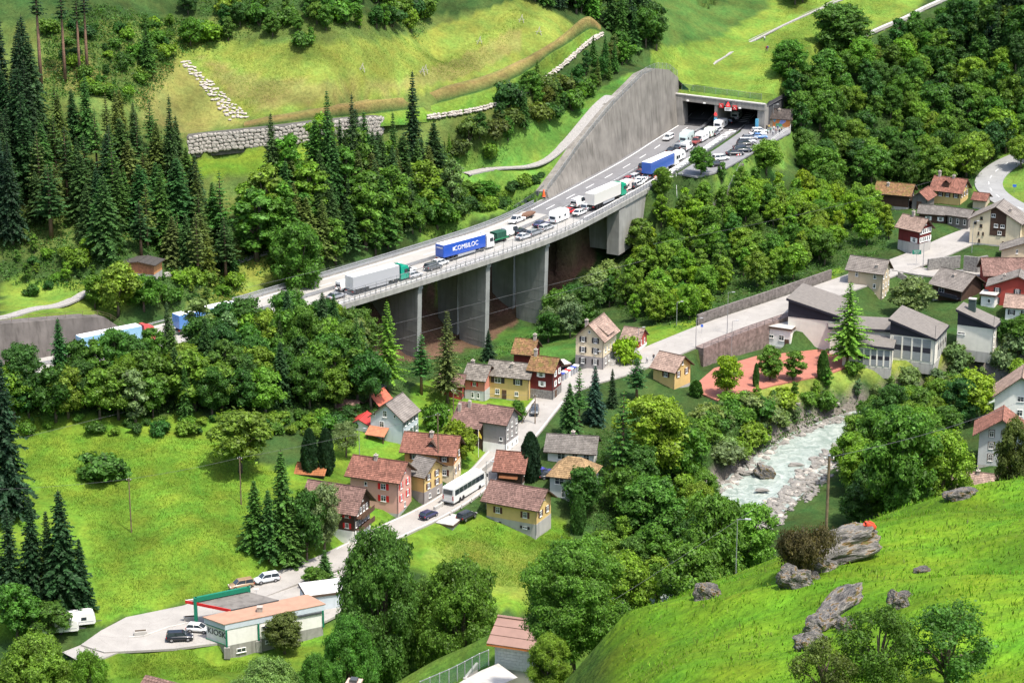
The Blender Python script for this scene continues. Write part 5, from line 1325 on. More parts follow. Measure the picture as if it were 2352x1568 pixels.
b = MB(); b.quad((-.2, -2.4, 1.9), (4.2, -2.4, 1.9), (4.2, -.02, 3.1), (-.2, -.02, 3.1)); b.quad((-.2, -2.4, 1.8), (-.2, -.02, 3.0), (4.2, -.02, 3.0), (4.2, -2.4, 1.8)); b.build('porch_roof', M_COPPER, g)
for x in (.2, 3.8): b = MB(); b.bbox(x - .12, x + .12, -2.2, -1.96, -.5, 1.95, .02); b.build('porch_post', M_WOOD, g)
house('red_roof_annex', (806, 998), (846, 1002), 6.2, 4.5, 2.6, 1.0, 'white', mat('red sheet roof', (.42, .05, .045), rough=.5, noise=.15), 'small white annex with a bright red roof left of the white gabled house', kind='y', ov=.5, cat='annex', courses=3)
house('grey_roof_barn', (822, 925), (850, 930), 7.5, 6, 3.0, 1.6, 'brown', T_ETER, 'old barn with a pale grey roof at the wood edge', kind='y', cat='barn'); house('orange_roof_barn', (842, 948), (868, 952), 7, 5, 2.6, 1.4, 'brown', mat('orange sheet roof', (.50, .13, .08), noise=.2), 'small barn with an orange-red sheet roof behind the white gabled house', kind='y', cat='barn', courses=3); house('brown_shed', (770, 962), (814, 966), 7.2, 4.5, 2.4, 1.2, 'brown', T_BROWN, 'brown open shed at the wood edge left of the red annex', cat='shed')
house('yellow_villa', (1500, 884), (1548, 895), 3.4, 6.5, 4.6, 2.4, 'yellow', T_PINK, 'yellow villa with pale tiles partly behind the pines by the sports court', ov=.7, wins=row('R', 2, 2.6, .8, 1.3, 'brown', .25, .75) + [('F', .6, 2.6, .9, 1.2, 'brown'), ('R', .5, 5.0, .6, .8)])
# --- houses at the back on the right
house('rust_roof_house', (2012, 470), (2086, 477), 14.4, 6.5, 3.8, 1.9, 'brown', T_MOSS, 'old timber house with a long rusty-brown roof at the wood edge', ov=.9, wins=row('R', 2, 2.0, .6, 1.0), chim=((.3, .3, .8),))
house('dark_barn', (2094, 479), (2127, 483), 14.2, 6.5, 3.2, 1.7, 'greywood', T_RED, 'weathered grey-brown barn left of the yellow gabled house', kind='y', cat='barn', door=('F', .5, 1.4, 2.2))
g, L = house('yellow_gable_house', (2139, 469), (2204, 477), 13.6, 6.8, 4.6, 2.6, 'yellow', T_RED, 'yellow house with a red-brown roof, dormer and brown shutters at the wood edge', ov=.8, wins=[('F', .3, 2.6, .8, 1.2, 'brown'), ('F', .55, 2.6, .8, 1.2, 'brown'), ('F', .85, 2.6, .8, 1.2, 'brown'), ('R', .2, 2.6, .7, 1.2, 'brown'), ('R', .5, 2.6, .7, 1.2, 'brown'), ('R', .8, 2.6, .7, 1.2, 'brown'), ('R', .35, 5.0, .6, 1.0, 'brown'), ('R', .65, 5.0, .6, 1.0, 'brown')], chim=((.1, .5, 1.3), (.6, .5, .6)))
b = MB(); b.box(L * .36, L * .56, .5, 2, 4.9, 6.4); b.build('dormer', M_WOOD, g); b = MB(); b.quad((L * .33, .2, 6.35), (L * .46, .2, 7.1), (L * .46, 2.6, 7.1), (L * .33, 2.2, 6.35)); b.quad((L * .46, .2, 7.1), (L * .59, .2, 6.35), (L * .59, 2.2, 6.35), (L * .46, 2.6, 7.1)); b.build('dormer_roof', T_RED, g)
house('red_roof_garage', (2234, 476), (2262, 479), 14.6, 5, 2.4, 1.2, 'tan', T_RED, 'small garage with red tiles right of the yellow gabled house', cat='garage')
house('red_timber_house', (2062, 571), (2110, 582), 12.2, 4.8, 6.4, 2.2, 'darkred', T_PINK, 'red-brown timber house with rows of white windows beside the back street', ov=.8, lower='concrete', lower_h=2.4, wins=row('R', 5, 2.8, .65, 1.2, 'white', .12, .88) + row('R', 5, 4.9, .65, 1.2, 'white', .12, .88) + [('R', .5, 7.0, .6, .9), ('F', .75, 2.6, 1.0, 1.2, 'white')], chim=((.4, .5, 1.2),))
house('grey_roof_cottage', (2110, 512), (2172, 517), 13.6, 5, 3.0, 1.4, 'brown', T_GREY, 'dark low cottage with a grey slate roof behind the red timber house', wins=[('F', .35, 1.0, .8, 1.0, 'white'), ('F', .8, 1.0, .8, 1.0, 'white')]); house('slate_annex', (2176, 520), (2222, 526), 13.6, 5, 3.4, 1.2, 'greywood', T_GREY, 'grey wooden annex left of the big cream gable', cat='annex', wins=row('F', 3, 1.0, .7, 1.4))
g, L = house('cream_gable_house', (2226, 556), (2340, 568), 13.3, 8, 6.4, 3.6, 'cream', T_ETER, 'big gabled house, half cream render and half brown shingles', kind='y', ov=.7, shut=None, trim='dark', wins=[('F', .22, 6.2, .7, .8), ('F', .10, 4.9, .7, .8), ('F', .22, 4.2, .7, .8), ('F', .18, 2.2, .4, .8), ('F', .27, 2.2, .4, .8), ('F', .2, .3, .5, .8), ('F', .68, .3, .5, .8)], chim=((.75, .3, 1.0),))
b = MB(); b.poly([(L * .40, -.06, 2.4), (L * .72, -.06, 2.4), (L * .72, -.06, 8.35), (L * .5, -.06, 9.85), (L * .40, -.06, 9.1)]); b.quad((L * .40, -.06, 2.4), (L * .40, 0, 2.4), (L * .72, 0, 2.4), (L * .72, -.06, 2.4)); b.build('shingle_cladding', W_['brown'], g)
for u, z in ((.46, 7.2), (.52, 4.6), (.65, 4.6), (.6, 2.8)): add_window(g, (u * L, -.08, z), 0, 1.0, .9)
house('cream_front_house', (2303, 562), (2400, 572), 12.8, 5, 4.2, 1.8, 'cream', T_BROWN, 'cream gabled wing at the right picture edge', kind='y', ov=.5, wins=[('F', .4, 2.0, .8, 1.2)])
house('tan_edge_house', (2298, 612), (2400, 618), 10.8, 6, 4.4, 2.0, 'tan', T_GREY, 'tan house with a grey roof at the edge above the hotel sign', kind='y', ov=.6, wins=[('F', .35, 3.6, .5, 1.0), ('F', .5, 1.2, .5, 1.0)])
house('hotel', (2262, 668), (2400, 668), 9.0, 7, 4.6, 2.8, 'red', T_BROWN, 'hotel building with a brown tiled roof and a roof sign', ov=.8, chim=((.9, .5, .8),), wins=row('F', 4, 1.2, .9, 1.2), cat='hotel')
g, L = house('red_house', (2268, 706), (2400, 716), 7.0, 6, 5.6, 2.8, 'red', T_GREY, 'bright red house with arched windows and a grey gabled roof', kind='y', ov=.7, wins=row('F', 4, 1.2, .7, 1.5, 'dark') + row('F', 3, 3.8, .8, 1.3, 'dark'), chim=((.25, .3, 1.0),))
g, L = house('dark_chalet', (2142, 686), (2206, 702), 7.2, 8.5, 4.4, 2.6, 'brown', T_ETER, 'dark brown chalet with a wide grey-brown roof behind the school', ov=1.0, wins=[('F', .3, 2.2, 1.6, 1.2)], chim=((.5, .3, .5),))
b = MB(); b.box(.2, L - .2, -1.4, -.02, 1.7, 1.85); b.box(.2, L - .2, -1.4, -1.32, 1.85, 2.7); b.build('balcony', W_['black'], g)
house('white_annex', (2252, 706), (2283, 710), 7.4, 3, 3.4, 0, 'white', M_CONCL, 'small white flat-roofed annex left of the red house', flat=1, ov=.4, wins=[('F', .6, 1.4, .7, 1.0)], cat='annex')
house('tile_roof_house', (2308, 738), (2400, 746), 6.4, 6, 4.0, 2.0, 'white', T_PINK, 'white house with a pale red tiled roof at the right edge below the red house', ov=.6, wins=row('F', 3, 1.8, .8, 1.2, 'dark', .15, .8))
house('tan_house', (1946, 682), (2024, 693), 6.5, 5.4, 7.6, 2.3, 'tan', T_ETER, 'tall tan house with a grey roof and black flue behind the gym', ov=.7, wins=[('F', .25, 5.6, .7, 1.1), ('F', .78, 5.6, .7, 1.1), ('F', .78, 3.2, .7, 1.1), ('F', .78, .8, .7, 1.1)] + row('R', 3, 5.6, .6, 1.1) + row('R', 3, 3.2, .6, 1.1) + row('R', 3, .9, .6, 1.1) + [('R', .5, 7.8, .6, .9)], chim=((.8, .15, .6),))
# --- school
SCH_T = mat('school roof', (.175, .158, .142), noise=.16, scale=1.2, bump=.15, bscale=8); FASC = W_['black']
def school_block(name, p0, p1, z, W, hL, hR, label, wins=(), fas=1.0, clad=0.0, extra_w=()):
    g, L = house(name, p0, p1, z, W, hL, 0, 'school', SCH_T, label, kind='m', hR=hR, ov=.5, wins=wins, cat='school', fascia=FASC, deep=2.5)
    if clad:                                             # black wedge of cladding on the front, level along its foot
        b = MB(); zt = clad; b.poly([(-.02, -.06, zt), (L + .02, -.06, zt), (L + .02, -.06, hR), (-.02, -.06, hL)]); b.quad((-.02, -.06, zt), (-.02, 0, zt), (L, 0, zt), (L, -.06, zt)); b.quad((-.06, 0, zt), (-.06, -.06, zt), (-.06, -.06, hL), (-.06, 0, hL)); b.build('cladding', FASC, g)
        b = MB(); b.quad((-.05, W, zt + 1), (-.05, 0, zt + 1), (-.05, 0, hL), (-.05, W, hL)); b.build('cladding', FASC, g)
    return g, L
M_PANEL = mat('grey glazing', (.26, .275, .29), rough=.3, noise=.1)
def curtain(g, face, u0, u1, z0, z1, n, L, W):
    """tall glazed bays: panes split by a dark spandrel, each bay between pale posts"""
    for i in range(n):
        a, c = u0 + (u1 - u0) * i / n, u0 + (u1 - u0) * (i + 1) / n; ln = L if face == 'F' else W
        w = (c - a) * ln; h = z1 - z0
        pos = ((a + c) / 2 * L, -.02, z0) if face == 'F' else (L + .02, (a + c) / 2 * W, z0)
        o = MB(); o.box(-w / 2, -w / 2 + .18, -.12, .05, 0, h); o.box(w / 2 - .18, w / 2, -.12, .05, 0, h); oo = o.build('window_bay', W_['school'], g, loc=pos, rz=0 if face == 'F' else math.pi / 2)
        for za, zb, m in ((0, h * .38, M_PANEL), (h * .38, h * .62, FASC), (h * .62, h, M_PANEL)):
            q = MB(); q.box(-w / 2 + .18, w / 2 - .18, -.05, .03, za + .02, zb - .02); q.build('pane', m, oo)
g, L = school_block('gym_hall', (1808, 792), (1925, 806), 3.0, 13, 11.4, 8.6, 'white gym hall with a sloping grey roof and black gable cladding', clad=7.0)
school_block('school_link', (1905, 812), (2060, 816), 3.0, 9, 6.6, 6.2, 'low grey-roofed link between the gym hall and the classrooms')
g, L = school_block('school_wing', (1934, 838), (2046, 846), 3.0, 7.5, 5.6, 5.0, 'low school wing behind the big larch'); curtain(g, 'F', .3, .98, .4, 4.2, 5, L, 7.5)
g, L = school_block('classroom_block', (2042, 824), (2144, 837), 3.2, 11.0, 9.6, 6.4, 'classroom block with tall grey window bays and a black sloped gable', clad=6.0); curtain(g, 'F', .06, .94, .5, 5.7, 4, L, 11); curtain(g, 'R', .25, .98, .5, 5.6, 5, L, 11)
g, L = school_block('white_block', (2196, 800), (2278, 811), 4.4, 5.6, 9.4, 6.6, 'white school block with a dark chimney and sloping roof', clad=5.8, wins=[('R', .2, 3.6, .7, 1.2), ('R', .2, 1.2, .7, 1.2), ('F', .12, 3.6, 1.8, .5), ('R', .7, .5, .8, 1.0)])
b = MB(); b.bbox(1.6, 3.2, 2.5, 3.6, 8, 11.4, .05); b.build('chimney', mat('dark green metal', (.05, .075, .07)), g); b = MB(); b.box(1.5, 3.3, 2.4, 3.7, 11.41, 11.6); b.build('chimney_cap', M_CONCL, g)
g, L = house('entrance_block', (1760, 792), (1815, 800), 3.0, 6, 4.6, 0, 'white', M_CONCL, 'white entrance block with steps left of the gym hall', flat=1, ov=.25, wins=[('F', .62, 1.6, 1.3, 1.3), ('F', .2, 1.9, 1.2, .8)], cat='school', door=('F', .85, 1.1, 2.1)); b = MB()
for i in range(7): b.box(-2.4 + i * .32, -2.08 + i * .32, -1.8, -.4, -.6, .1 + i * .3)
b.build('steps', W_['concrete'], g)
# --- right bank of the river
g, L = house('grey_white_house', (2245, 1066), (2346, 1074), 0, 7, 7.4, 3.0, 'greywhite', T_RED, 'tall grey-white gabled house with dark window frames behind the hill', kind='y', ov=1.3, trim='white', wins=row('F', 3, 1.0, .9, 1.4, None, .28, .84) + row('F', 3, 3.6, .9, 1.4, None, .28, .84) + row('F', 2, 6.2, .9, 1.3, None, .28, .56))
for z in (1.0, 3.6, 6.2):
    for u in (.28, .56, .84)[:3 if z < 6 else 2]:
        b = MB(); x = u * L
        for a in ((-.62, .62, -.14, -.02), (-.62, .62, 1.45, 1.57), (-.62, -.5, -.02, 1.45), (.5, .62, -.02, 1.45)): b.box(x + a[0], x + a[1], -.04, .02, z + a[2], z + a[3])
        b.build('window_surround', M_WOOD, g)
house('cream_bank_house', (2282, 962), (2400, 972), 1, 8, 5.6, 4.6, 'white', T_PINK, 'white house with a steep pale tiled roof above the grey-white house', kind='y', ov=1.0, wins=[('F', .5, 4.4, 1.4, 1.2), ('F', .25, 1.2, 1.2, 1.4), ('F', .5, 1.2, 1.2, 1.4)])
house('low_roof_house', (2186, 1140), (2286, 1150), -4, 6, 2.4, 2.2, 'greywood', T_PINK, 'low house with a pale ribbed roof behind the hill boulder', ov=.6, chim=((.55, .45, .7),))

# ---------------------------------------------------------------- vehicles
pm, N, L_, b_ = new_mat('car paint'); oi = N.new('ShaderNodeObjectInfo'); L_.new(oi.outputs['Color'], b_.inputs['Base Color']); b_.inputs['Roughness'].default_value = .3; b_.inputs['Coat Weight'].default_value = .5; M_CAR = pm
M_LAMP = mat('lamp lens', (.75, .75, .72), rough=.2); M_TAIL = mat('tail lamp', (.40, .01, .01), rough=.3); M_PLAST = mat('black plastic', (.025, .025, .027), rough=.6); M_RIM = mat('wheel rim', (.35, .35, .37), rough=.35, metal=.7)
def loft(st, mi=0):
    """closed body from stations (x, half width, bottom, top)"""
    b = MB(); n = 8
    for x, w, z0, z1 in st:
        m = (z0 + z1) / 2
        b.v += [(x, -w * .82, z0), (x, -w, z0 + (z1 - z0) * .25), (x, -w * .98, z0 + (z1 - z0) * .7), (x, -w * .86, z1), (x, w * .86, z1), (x, w * .98, z0 + (z1 - z0) * .7), (x, w, z0 + (z1 - z0) * .25), (x, w * .82, z0)]
    for i in range(len(st) - 1):
        for k in range(n): b.f.append((i * n + k, i * n + (k + 1) % n, (i + 1) * n + (k + 1) % n, (i + 1) * n + k)); b.m.append(mi)
    b.f.append(tuple(range(n))); b.m.append(mi); b.f.append(tuple(reversed([(len(st) - 1) * n + k for k in range(n)]))); b.m.append(mi)
    return b
def wheel_mesh(r, w):
    b = MB(); b.cyl((0, 0, 0), (0, 1, 0), r, w, 14); t = b.mesh('wheel', M_TYRE); c = MB(); c.cyl((0, 0, 0), (0, 1, 0), r * .6, w + .03, 10); return t, c.mesh('rim', M_RIM)
CARS = {}
def car_proto(kind):
    if kind in CARS: return CARS[kind]
    L, W, H, belt, xr, xf, xr2, xf2 = {'hatch': (4.1, .89, 1.48, .92, -1.98, 1.15, -1.6, .25), 'sedan': (4.7, .91, 1.45, .90, -1.75, 1.2, -1.05, .30), 'suv': (4.6, .94, 1.70, 1.02, -2.2, 1.25, -1.95, .55), 'estate': (4.7, .90, 1.48, .90, -2.25, 1.2, -1.95, .35), 'van': (5.2, .98, 2.25, 1.15, -2.55, 2.1, -2.5, 1.25), 'pickup': (5.2, .95, 1.75, 1.0, -.6, 1.5, -.45, .8)}[kind]
    h = L / 2; f = belt
    body = loft([(-h, W * .80, .42, f - .14), (-h + .18, W * .95, .30, f - .02), (-h * .55, W, .24, f), (0, W, .24, f + .02), (h * .42, W * .99, .24, f - .02), (h * .80, W * .95, .26, f - .12), (h - .12, W * .86, .30, f - .24), (h, W * .72, .40, f - .36)])
    gl = MB(); w0, w1 = W * .9, W * .72
    gl.hexa([(xr, -w0, f - .02), (xf, -w0 * .95, f - .02), (xf, w0 * .95, f - .02), (xr, w0, f - .02), (xr2, -w1, H - .07), (xf2, -w1, H - .07), (xf2, w1, H - .07), (xr2, w1, H - .07)])
    rf = MB(); rf.hexa([(xr2 - .06, -w1 - .02, H - .07), (xf2 + .04, -w1 - .02, H - .07), (xf2 + .04, w1 + .02, H - .07), (xr2 - .06, w1 + .02, H - .07), (xr2 + .12, -w1 + .12, H), (xf2 - .14, -w1 + .12, H), (xf2 - .14, w1 - .12, H), (xr2 + .12, w1 - .12, H)])
    for s in (-1, 1):                                    # pillars
        for a, c in ((xr, xr2), ((xr + xf) / 2 - .1, (xr2 + xf2) / 2), (xf, xf2)): rf.bar((a, s * w0 * (.97 if a < xf else .95), f - .02), (c, s * (w1 + .005), H - .08), .08, .06)
    if kind == 'van': rf.hexa([(xr + .02, -w0 * 1.0, f), (-.1, -w0 * 1.0, f), (-.1, w0 * 1.0, f), (xr + .02, w0 * 1.0, f), (xr2 - .02, -w1 * 1.05, H - .06), (-.1, -w1 * 1.05, H - .06), (-.1, w1 * 1.05, H - .06), (xr2 - .02, w1 * 1.05, H - .06)])
    hl, tl, bm = MB(), MB(), MB()
    hl.bbox(-.12, .03, -.2, .2, -.08, .1, .02); tl.bbox(-.03, .1, -.13, .13, -.11, .13, .02); bm.box(-.05, .06, -W * .78, W * .78, -.12, .1)
    CARS[kind] = (L, W, H, f, body.mesh('body', M_CAR, True), gl.mesh('windows', M_GLASS), rf.mesh('roof', M_CAR), hl.mesh('headlight', M_LAMP), tl.mesh('tail_light', M_TAIL), bm.mesh('bumper', M_PLAST), wheel_mesh(.33 if H < 1.6 else .37, .22))
    return CARS[kind]
def car(kind, pos, rz, col, label, group=None, cat='car', name=None, sc=1.05, flip=False):
    L, W, H, f, body, gl, rf, hl, tl, bm, (wt, wr) = car_proto(kind)
    o = empty(name or {'van': 'van', 'pickup': 'pickup_truck'}.get(kind, 'car'), (pos[0], pos[1], pos[2] + .07), rz + (math.pi if flip else 0)); o.scale = (sc, sc, sc)
    place('body', body, o, color=col); place('windows', gl, o); place('roof', rf, o, color=col)
    for s in (-1, 1):
        place('headlight', hl, o, (L / 2 - .10, s * W * .62, f - .32)); place('tail_light', tl, o, (-L / 2 + .05, s * W * .78, f - .2))
        for x in (-L * .295, L * .305):
            w = place('wheel', wt, o, (x, s * (W - .1), .33 if H < 1.6 else .37)); place('rim', wr, w)
    place('bumper', bm, o, (-L / 2 + .01, 0, .45)); place('bumper', bm, o, (L / 2 - .08, 0, .42))
    tag(o, label, cat or 'car', group); return o

CB = None
def caravan(pos, rz, label, group='caravans in the queue', col=(.80, .79, .76), sc=1.0, L=5.6, name='caravan', H=2.55):
    o = empty(name, (pos[0], pos[1], pos[2] + .07), rz); o.scale = (sc, sc, sc); h = L / 2
    b = MB(); prof = [(-h, .55), (-h + .1, 2.0), (-h + .45, H - .12), (-h + .9, H), (h - .9, H), (h - .35, H - .25), (h - .05, 1.6), (h, .75), (h - .25, .5), (-h + .2, .45)]; n = len(prof)
    for y, ins in ((-1.12, .0), (1.12, .0)): b.v += [(x, y, z) for x, z in prof]
    for k in range(n): b.f.append((k, (k + 1) % n, n + (k + 1) % n, n + k)); b.m.append(0)
    b.f.append(tuple(reversed(range(n)))); b.m.append(0); b.f.append(tuple(range(n, 2 * n))); b.m.append(0)
    place('body', b.mesh('body', M_CAR), o, color=col)
    for nm, a in (('rear_window', (-h - .02, -h + .07, -.75, .75, 1.25, 1.85)), ('front_window', (h - .16, h + .0, -.7, .7, 1.15, 1.6))):
        q = MB(); q.bbox(*a, .02); q.build(nm, M_GLASS, o)
    for s in (-1, 1):
        for x in (-h * .5, h * .35): q = MB(); q.bbox(x - .45, x + .45, s * 1.12 - .03, s * 1.12 + .03, 1.3, 1.85, .02); q.build('side_window', M_GLASS, o)
        w = MB(); w.cyl((0, s * 1.0, .32), (0, 1, 0), .32, .2, 12); w.build('wheel', M_TYRE, o); q = MB(); q.bbox(-h - .03, -h + .03, s * .9 - .12, s * .9 + .12, .72, 1.0, .02); q.build('tail_light', M_TAIL, o)
        q = MB(); q.box(-h + .3, h - .4, s * 1.125 - .01, s * 1.125 + .01, .95, 1.05); q.build('stripe', M_GREY, o)
    q = MB(); q.bar((h - .1, .35, .48), (h + 1.1, 0, .45), .07); q.bar((h - .1, -.35, .48), (h + 1.1, 0, .45), .07); q.build('drawbar', M_DARK, o)
    q = MB(); q.bbox(-.35, .35, -.35, .35, H, H + .1, .03); q.build('roof_hatch', M_GREY, o)
    tag(o, label, 'caravan' if name == 'caravan' else 'camper van', group); return o

def lorry(pos, rz, box, cab, label, text=None, small=None, sc=1.05, name='lorry', boxcol2=None):
    """articulated lorry, pos is the middle of the whole vehicle; drives towards +x"""
    o = empty(name, (pos[0], pos[1], pos[2] + .07), rz); o.scale = (sc, sc, sc); x0, x1 = -8.2, 5.2
    b = MB(); b.bbox(x0, x1, -1.27, 1.27, 1.15, 3.95, .06); t = place('trailer', b.mesh('trailer', M_CAR), o, color=box)
    q = MB(); q.box(x0 + .05, x1 - .05, -1.25, 1.25, 3.96, 4.0); q.build('tarpaulin_roof', mat('pale tarpaulin', (.72, .72, .70)), t)
    q = MB(); q.box(x0 + .2, x1 - .2, -.5, .5, .75, 1.15); q.box(x0, x0 + .15, -1.2, 1.2, .55, .85); q.build('chassis', M_PLAST, o)
    for s in (-1, 1):
        q = MB(); q.box(-3.6, 2.0, s * 1.2 - .03, s * 1.2 + .03, .55, 1.05); q.build('side_guard', M_GREY, o)
        q = MB(); q.bbox(x0 - .04, x0 + .02, s * 1.0 - .22, s * 1.0 + .22, .62, .8, .02); q.build('tail_light', M_TAIL, o)
        q = MB(); q.box(x0 - .02, x0 + .0, s * .64 - .6, s * .64 + .6, 1.25, 3.8); q.build('rear_door', M_CAR, t).color = (*(boxcol2 or box), 1)
        for x in (-6.6, -5.3, -4.0, 4.3, 7.4):
            w = MB(); w.cyl((x, s * 1.03, .5), (0, 1, 0), .5, .32, 14); w.build('wheel', M_TYRE, o)
    c = MB(); c.hexa([(5.7, -1.25, .7), (8.2, -1.25, .7), (8.2, 1.25, .7), (5.7, 1.25, .7), (5.7, -1.22, 3.5), (7.9, -1.2, 3.4), (7.9, 1.2, 3.4), (5.7, 1.22, 3.5)]); c.hexa([(5.75, -1.1, 3.5), (7.5, -1.1, 3.42), (7.5, 1.1, 3.42), (5.75, 1.1, 3.5), (5.75, -1.05, 3.95), (6.6, -1.0, 3.9), (6.6, 1.0, 3.9), (5.75, 1.05, 3.95)])
    cb = place('cab', c.mesh('cab', M_CAR), o, color=cab)
    q = MB(); q.box(7.98, 8.16, -1.1, 1.1, 1.9, 2.9); q.build('windscreen', M_GLASS, cb)
    for s in (-1, 1):
        q = MB(); q.box(6.7, 7.7, s * 1.245 - .03, s * 1.245 + .03, 1.95, 2.8); q.build('side_window', M_GLASS, cb); q = MB(); q.bbox(8.15, 8.23, s * .9 - .2, s * .9 + .2, .95, 1.2, .02); q.build('headlight', M_LAMP, cb); q = MB(); q.bbox(7.8, 8.0, s * 1.5 - .12, s * 1.5 + .12, 2.1, 2.8, .02); q.build('mirror', M_PLAST, cb)
    if text:
        tm, size = text
        l = place('lettering', text_mesh(tm, size, M_WHITE), t, (-1.0, -1.30, 2.55)); l.rotation_euler = (math.pi / 2, 0, 0)
        q = MB(); q.bbox(-5.3, -4.6, -1.31, -1.275, 2.2, 3.0, .02); q.build('emblem', M_WHITE, t)
    if small:
        l = place('lettering', text_mesh(small, .42, M_WHITE), t, (x0 - .03, 0, 3.25)); l.rotation_euler = (math.pi / 2, 0, -math.pi / 2)
    return tag(o, label, 'lorry', 'lorries in the queue')

def mwp(px, py):
    p, off, k = on_mw(px, py); return p, heading(k)
WHT, SIL, GRY, BLK, RED_, BLU, DGR = (.78, .78, .77), (.50, .51, .53), (.22, .23, .25), (.02, .021, .025), (.55, .02, .02), (.04, .09, .30), (.07, .075, .08)
p, hd = mwp(868, 659); lorry(p, hd, (.40, .41, .43), (.0, .30, .20), 'lorry with a long grey trailer and green cab on the left of the viaduct', boxcol2=(.55, .55, .53))
p, hd = mwp(1069, 586); lorry(p, hd, (.012, .075, .42), (.78, .78, .76), 'lorry with a bright blue lettered trailer on the viaduct', ('COMBILOC', 1.5), 'COMBILOC', boxcol2=(.02, .09, .42))
p, hd = mwp(1392, 466); lorry(p, hd, (.66, .64, .60), (.0, .33, .18), 'lorry with a cream-white trailer and green cab near the bridge end')
p, hd = mwp(1517, 395); lorry(p, hd, (.03, .10, .40), (.75, .74, .70), 'lorry with a plain blue trailer between the bridge and the tunnel')
p, hd = mwp(482, 748); lorry(p, hd, (.10, .24, .55), (.7, .7, .7), 'blue-topped lorry half hidden by roadside trees'); p, hd = mwp(268, 800); lorry(p, hd, (.25, .45, .62), (.6, .1, .1), 'pale blue lorry glimpsed behind the spruce at the dark wall')
QUEUE = [('sedan', 772, 686, GRY, 'grey saloon behind the white van'), ('van', 797, 665, WHT, 'white box van behind the grey lorry'), ('estate', 934, 626, WHT, 'white estate car just ahead of the green-cabbed lorry'), ('hatch', 951, 637, SIL, 'silver hatchback by the rail ahead of the grey lorry'),
         ('suv', 995, 619, DGR, 'dark estate car behind the blue lorry'), ('hatch', 1012, 609, WHT, 'white hatchback behind the blue lorry'), ('van', 1173, 541, WHT, 'white van with open rear doors ahead of the green trailer'), ('hatch', 1197, 538, BLK, 'black hatchback ahead of the white van'), ('sedan', 1203, 549, SIL, 'silver saloon by the bridge rail'), ('estate', 1228, 540, GRY, 'grey estate car behind the dark blue car'),
         ('sedan', 1242, 520, (.06, .06, .14), 'dark blue saloon beside the white camper'), ('estate', 1255, 528, SIL, 'silver estate car beside the dark blue saloon'), ('hatch', 1307, 491, RED_, 'small red car ahead of the white camper'), ('sedan', 1331, 494, WHT, 'white saloon right of the small red car'), ('van', 1329, 474, WHT, 'white van ahead of the small red car'), ('suv', 1350, 482, SIL, 'silver car with bicycles behind the cream lorry'),
         ('van', 1424, 447, (.70, .30, .27), 'red and white van ahead of the cream lorry'), ('hatch', 1458, 431, DGR, 'dark hatchback towing the caravan'), ('hatch', 1445, 417, (.30, .03, .04), 'dark red car in the inner lane'), ('suv', 1459, 413, SIL, 'silver car ahead of the dark red car'), ('estate', 1465, 427, WHT, 'white estate in the outer lane behind two white cars'), ('sedan', 1473, 420, WHT, 'white saloon in the outer lane'), ('sedan', 1488, 411, SIL, 'silver saloon right behind the plain blue lorry'),
         ('hatch', 1474, 401, (.14, .03, .03), 'dark maroon car left of the blue lorry'), ('suv', 1481, 388, BLK, 'black car beside the blue lorry'), ('sedan', 1543, 350, BLK, 'black saloon in the inner lane left of the caravans'), ('suv', 1561, 343, GRY, 'grey car ahead of the black saloon'), ('van', 1577, 345, WHT, 'white van among the caravans'), ('pickup', 1598, 331, (.22, .04, .03), 'dark red pickup left of a caravan'), ('suv', 1593, 317, BLK, 'dark box trailer car by the median'), ('hatch', 1642, 311, GRY, 'grey car towing the pale green caravan'), ('estate', 1648, 304, SIL, 'silver car between two caravans'), ('suv', 1679, 285, BLK, 'black car towing the last caravan')]
for kd, x, y, c, lb in QUEUE: p, hd = mwp(x, y); car(kd, p, hd, c, lb, 'cars queuing for the tunnel', 'van' if kd == 'van' else 'car')
for x, y, c, lb, L in ((1541, 379, WHT, 'round-cornered white caravan ahead of the plain blue lorry', 4.6), (1556, 369, WHT, 'large white caravan two ahead of the blue lorry', 5.6), (1612, 324, WHT, 'white caravan with dark rear window behind the pale green one', 5.4), (1631, 314, (.66, .72, .62), 'pale green caravan in the queue', 4.6), (1655, 295, WHT, 'long white caravan near the tunnel', 6.0), (1691, 274, WHT, 'white caravan entering the tunnel', 5.4), (1440, 436, (.74, .66, .62), 'white caravan with a pink flash on its side', 5.0), (1577, 328, (.55, .66, .64), 'pale grey-green camper bus by the median', 6.2)):
    p, hd = mwp(x, y); caravan(p, hd, lb, col=c, L=L, H=3.1 if L > 6.1 else 2.55)
p, hd = mwp(1284, 509); caravan(p, hd, 'boxy white camper behind the small red car', col=WHT, L=6.4, H=3.0, name='camper_van')
p, hd = mwp(1137, 558)                                     # green flatbed trailer with machinery
o = tag(empty('flatbed_trailer', (p[0], p[1], p[2] + .07), hd), 'green flatbed trailer loaded with dark machinery ahead of the blue lorry', 'trailer')
b = MB(); b.bbox(-4.2, 3.6, -1.2, 1.2, .9, 1.15, .04); b.build('bed', mat('green steel', (.02, .16, .07)), o); b = MB(); b.bbox(-3.6, -1.0, -1.1, 1.1, 1.16, 2.4, .1); b.bbox(-.6, 2.9, -1.1, 1.1, 1.16, 2.7, .1); b.build('load', mat('dark green canvas', (.015, .07, .045), noise=.4, scale=2), o)
for s in (-1, 1):
    for x in (-2.9, -1.7, 2.2): w = MB(); w.cyl((x, s * 1.0, .48), (0, 1, 0), .48, .3, 12); w.build('wheel', M_TYRE, o)
q = MB(); q.bar((3.6, 0, .9), (5.0, 0, .8), .15); q.build('drawbar', M_DARK, o)
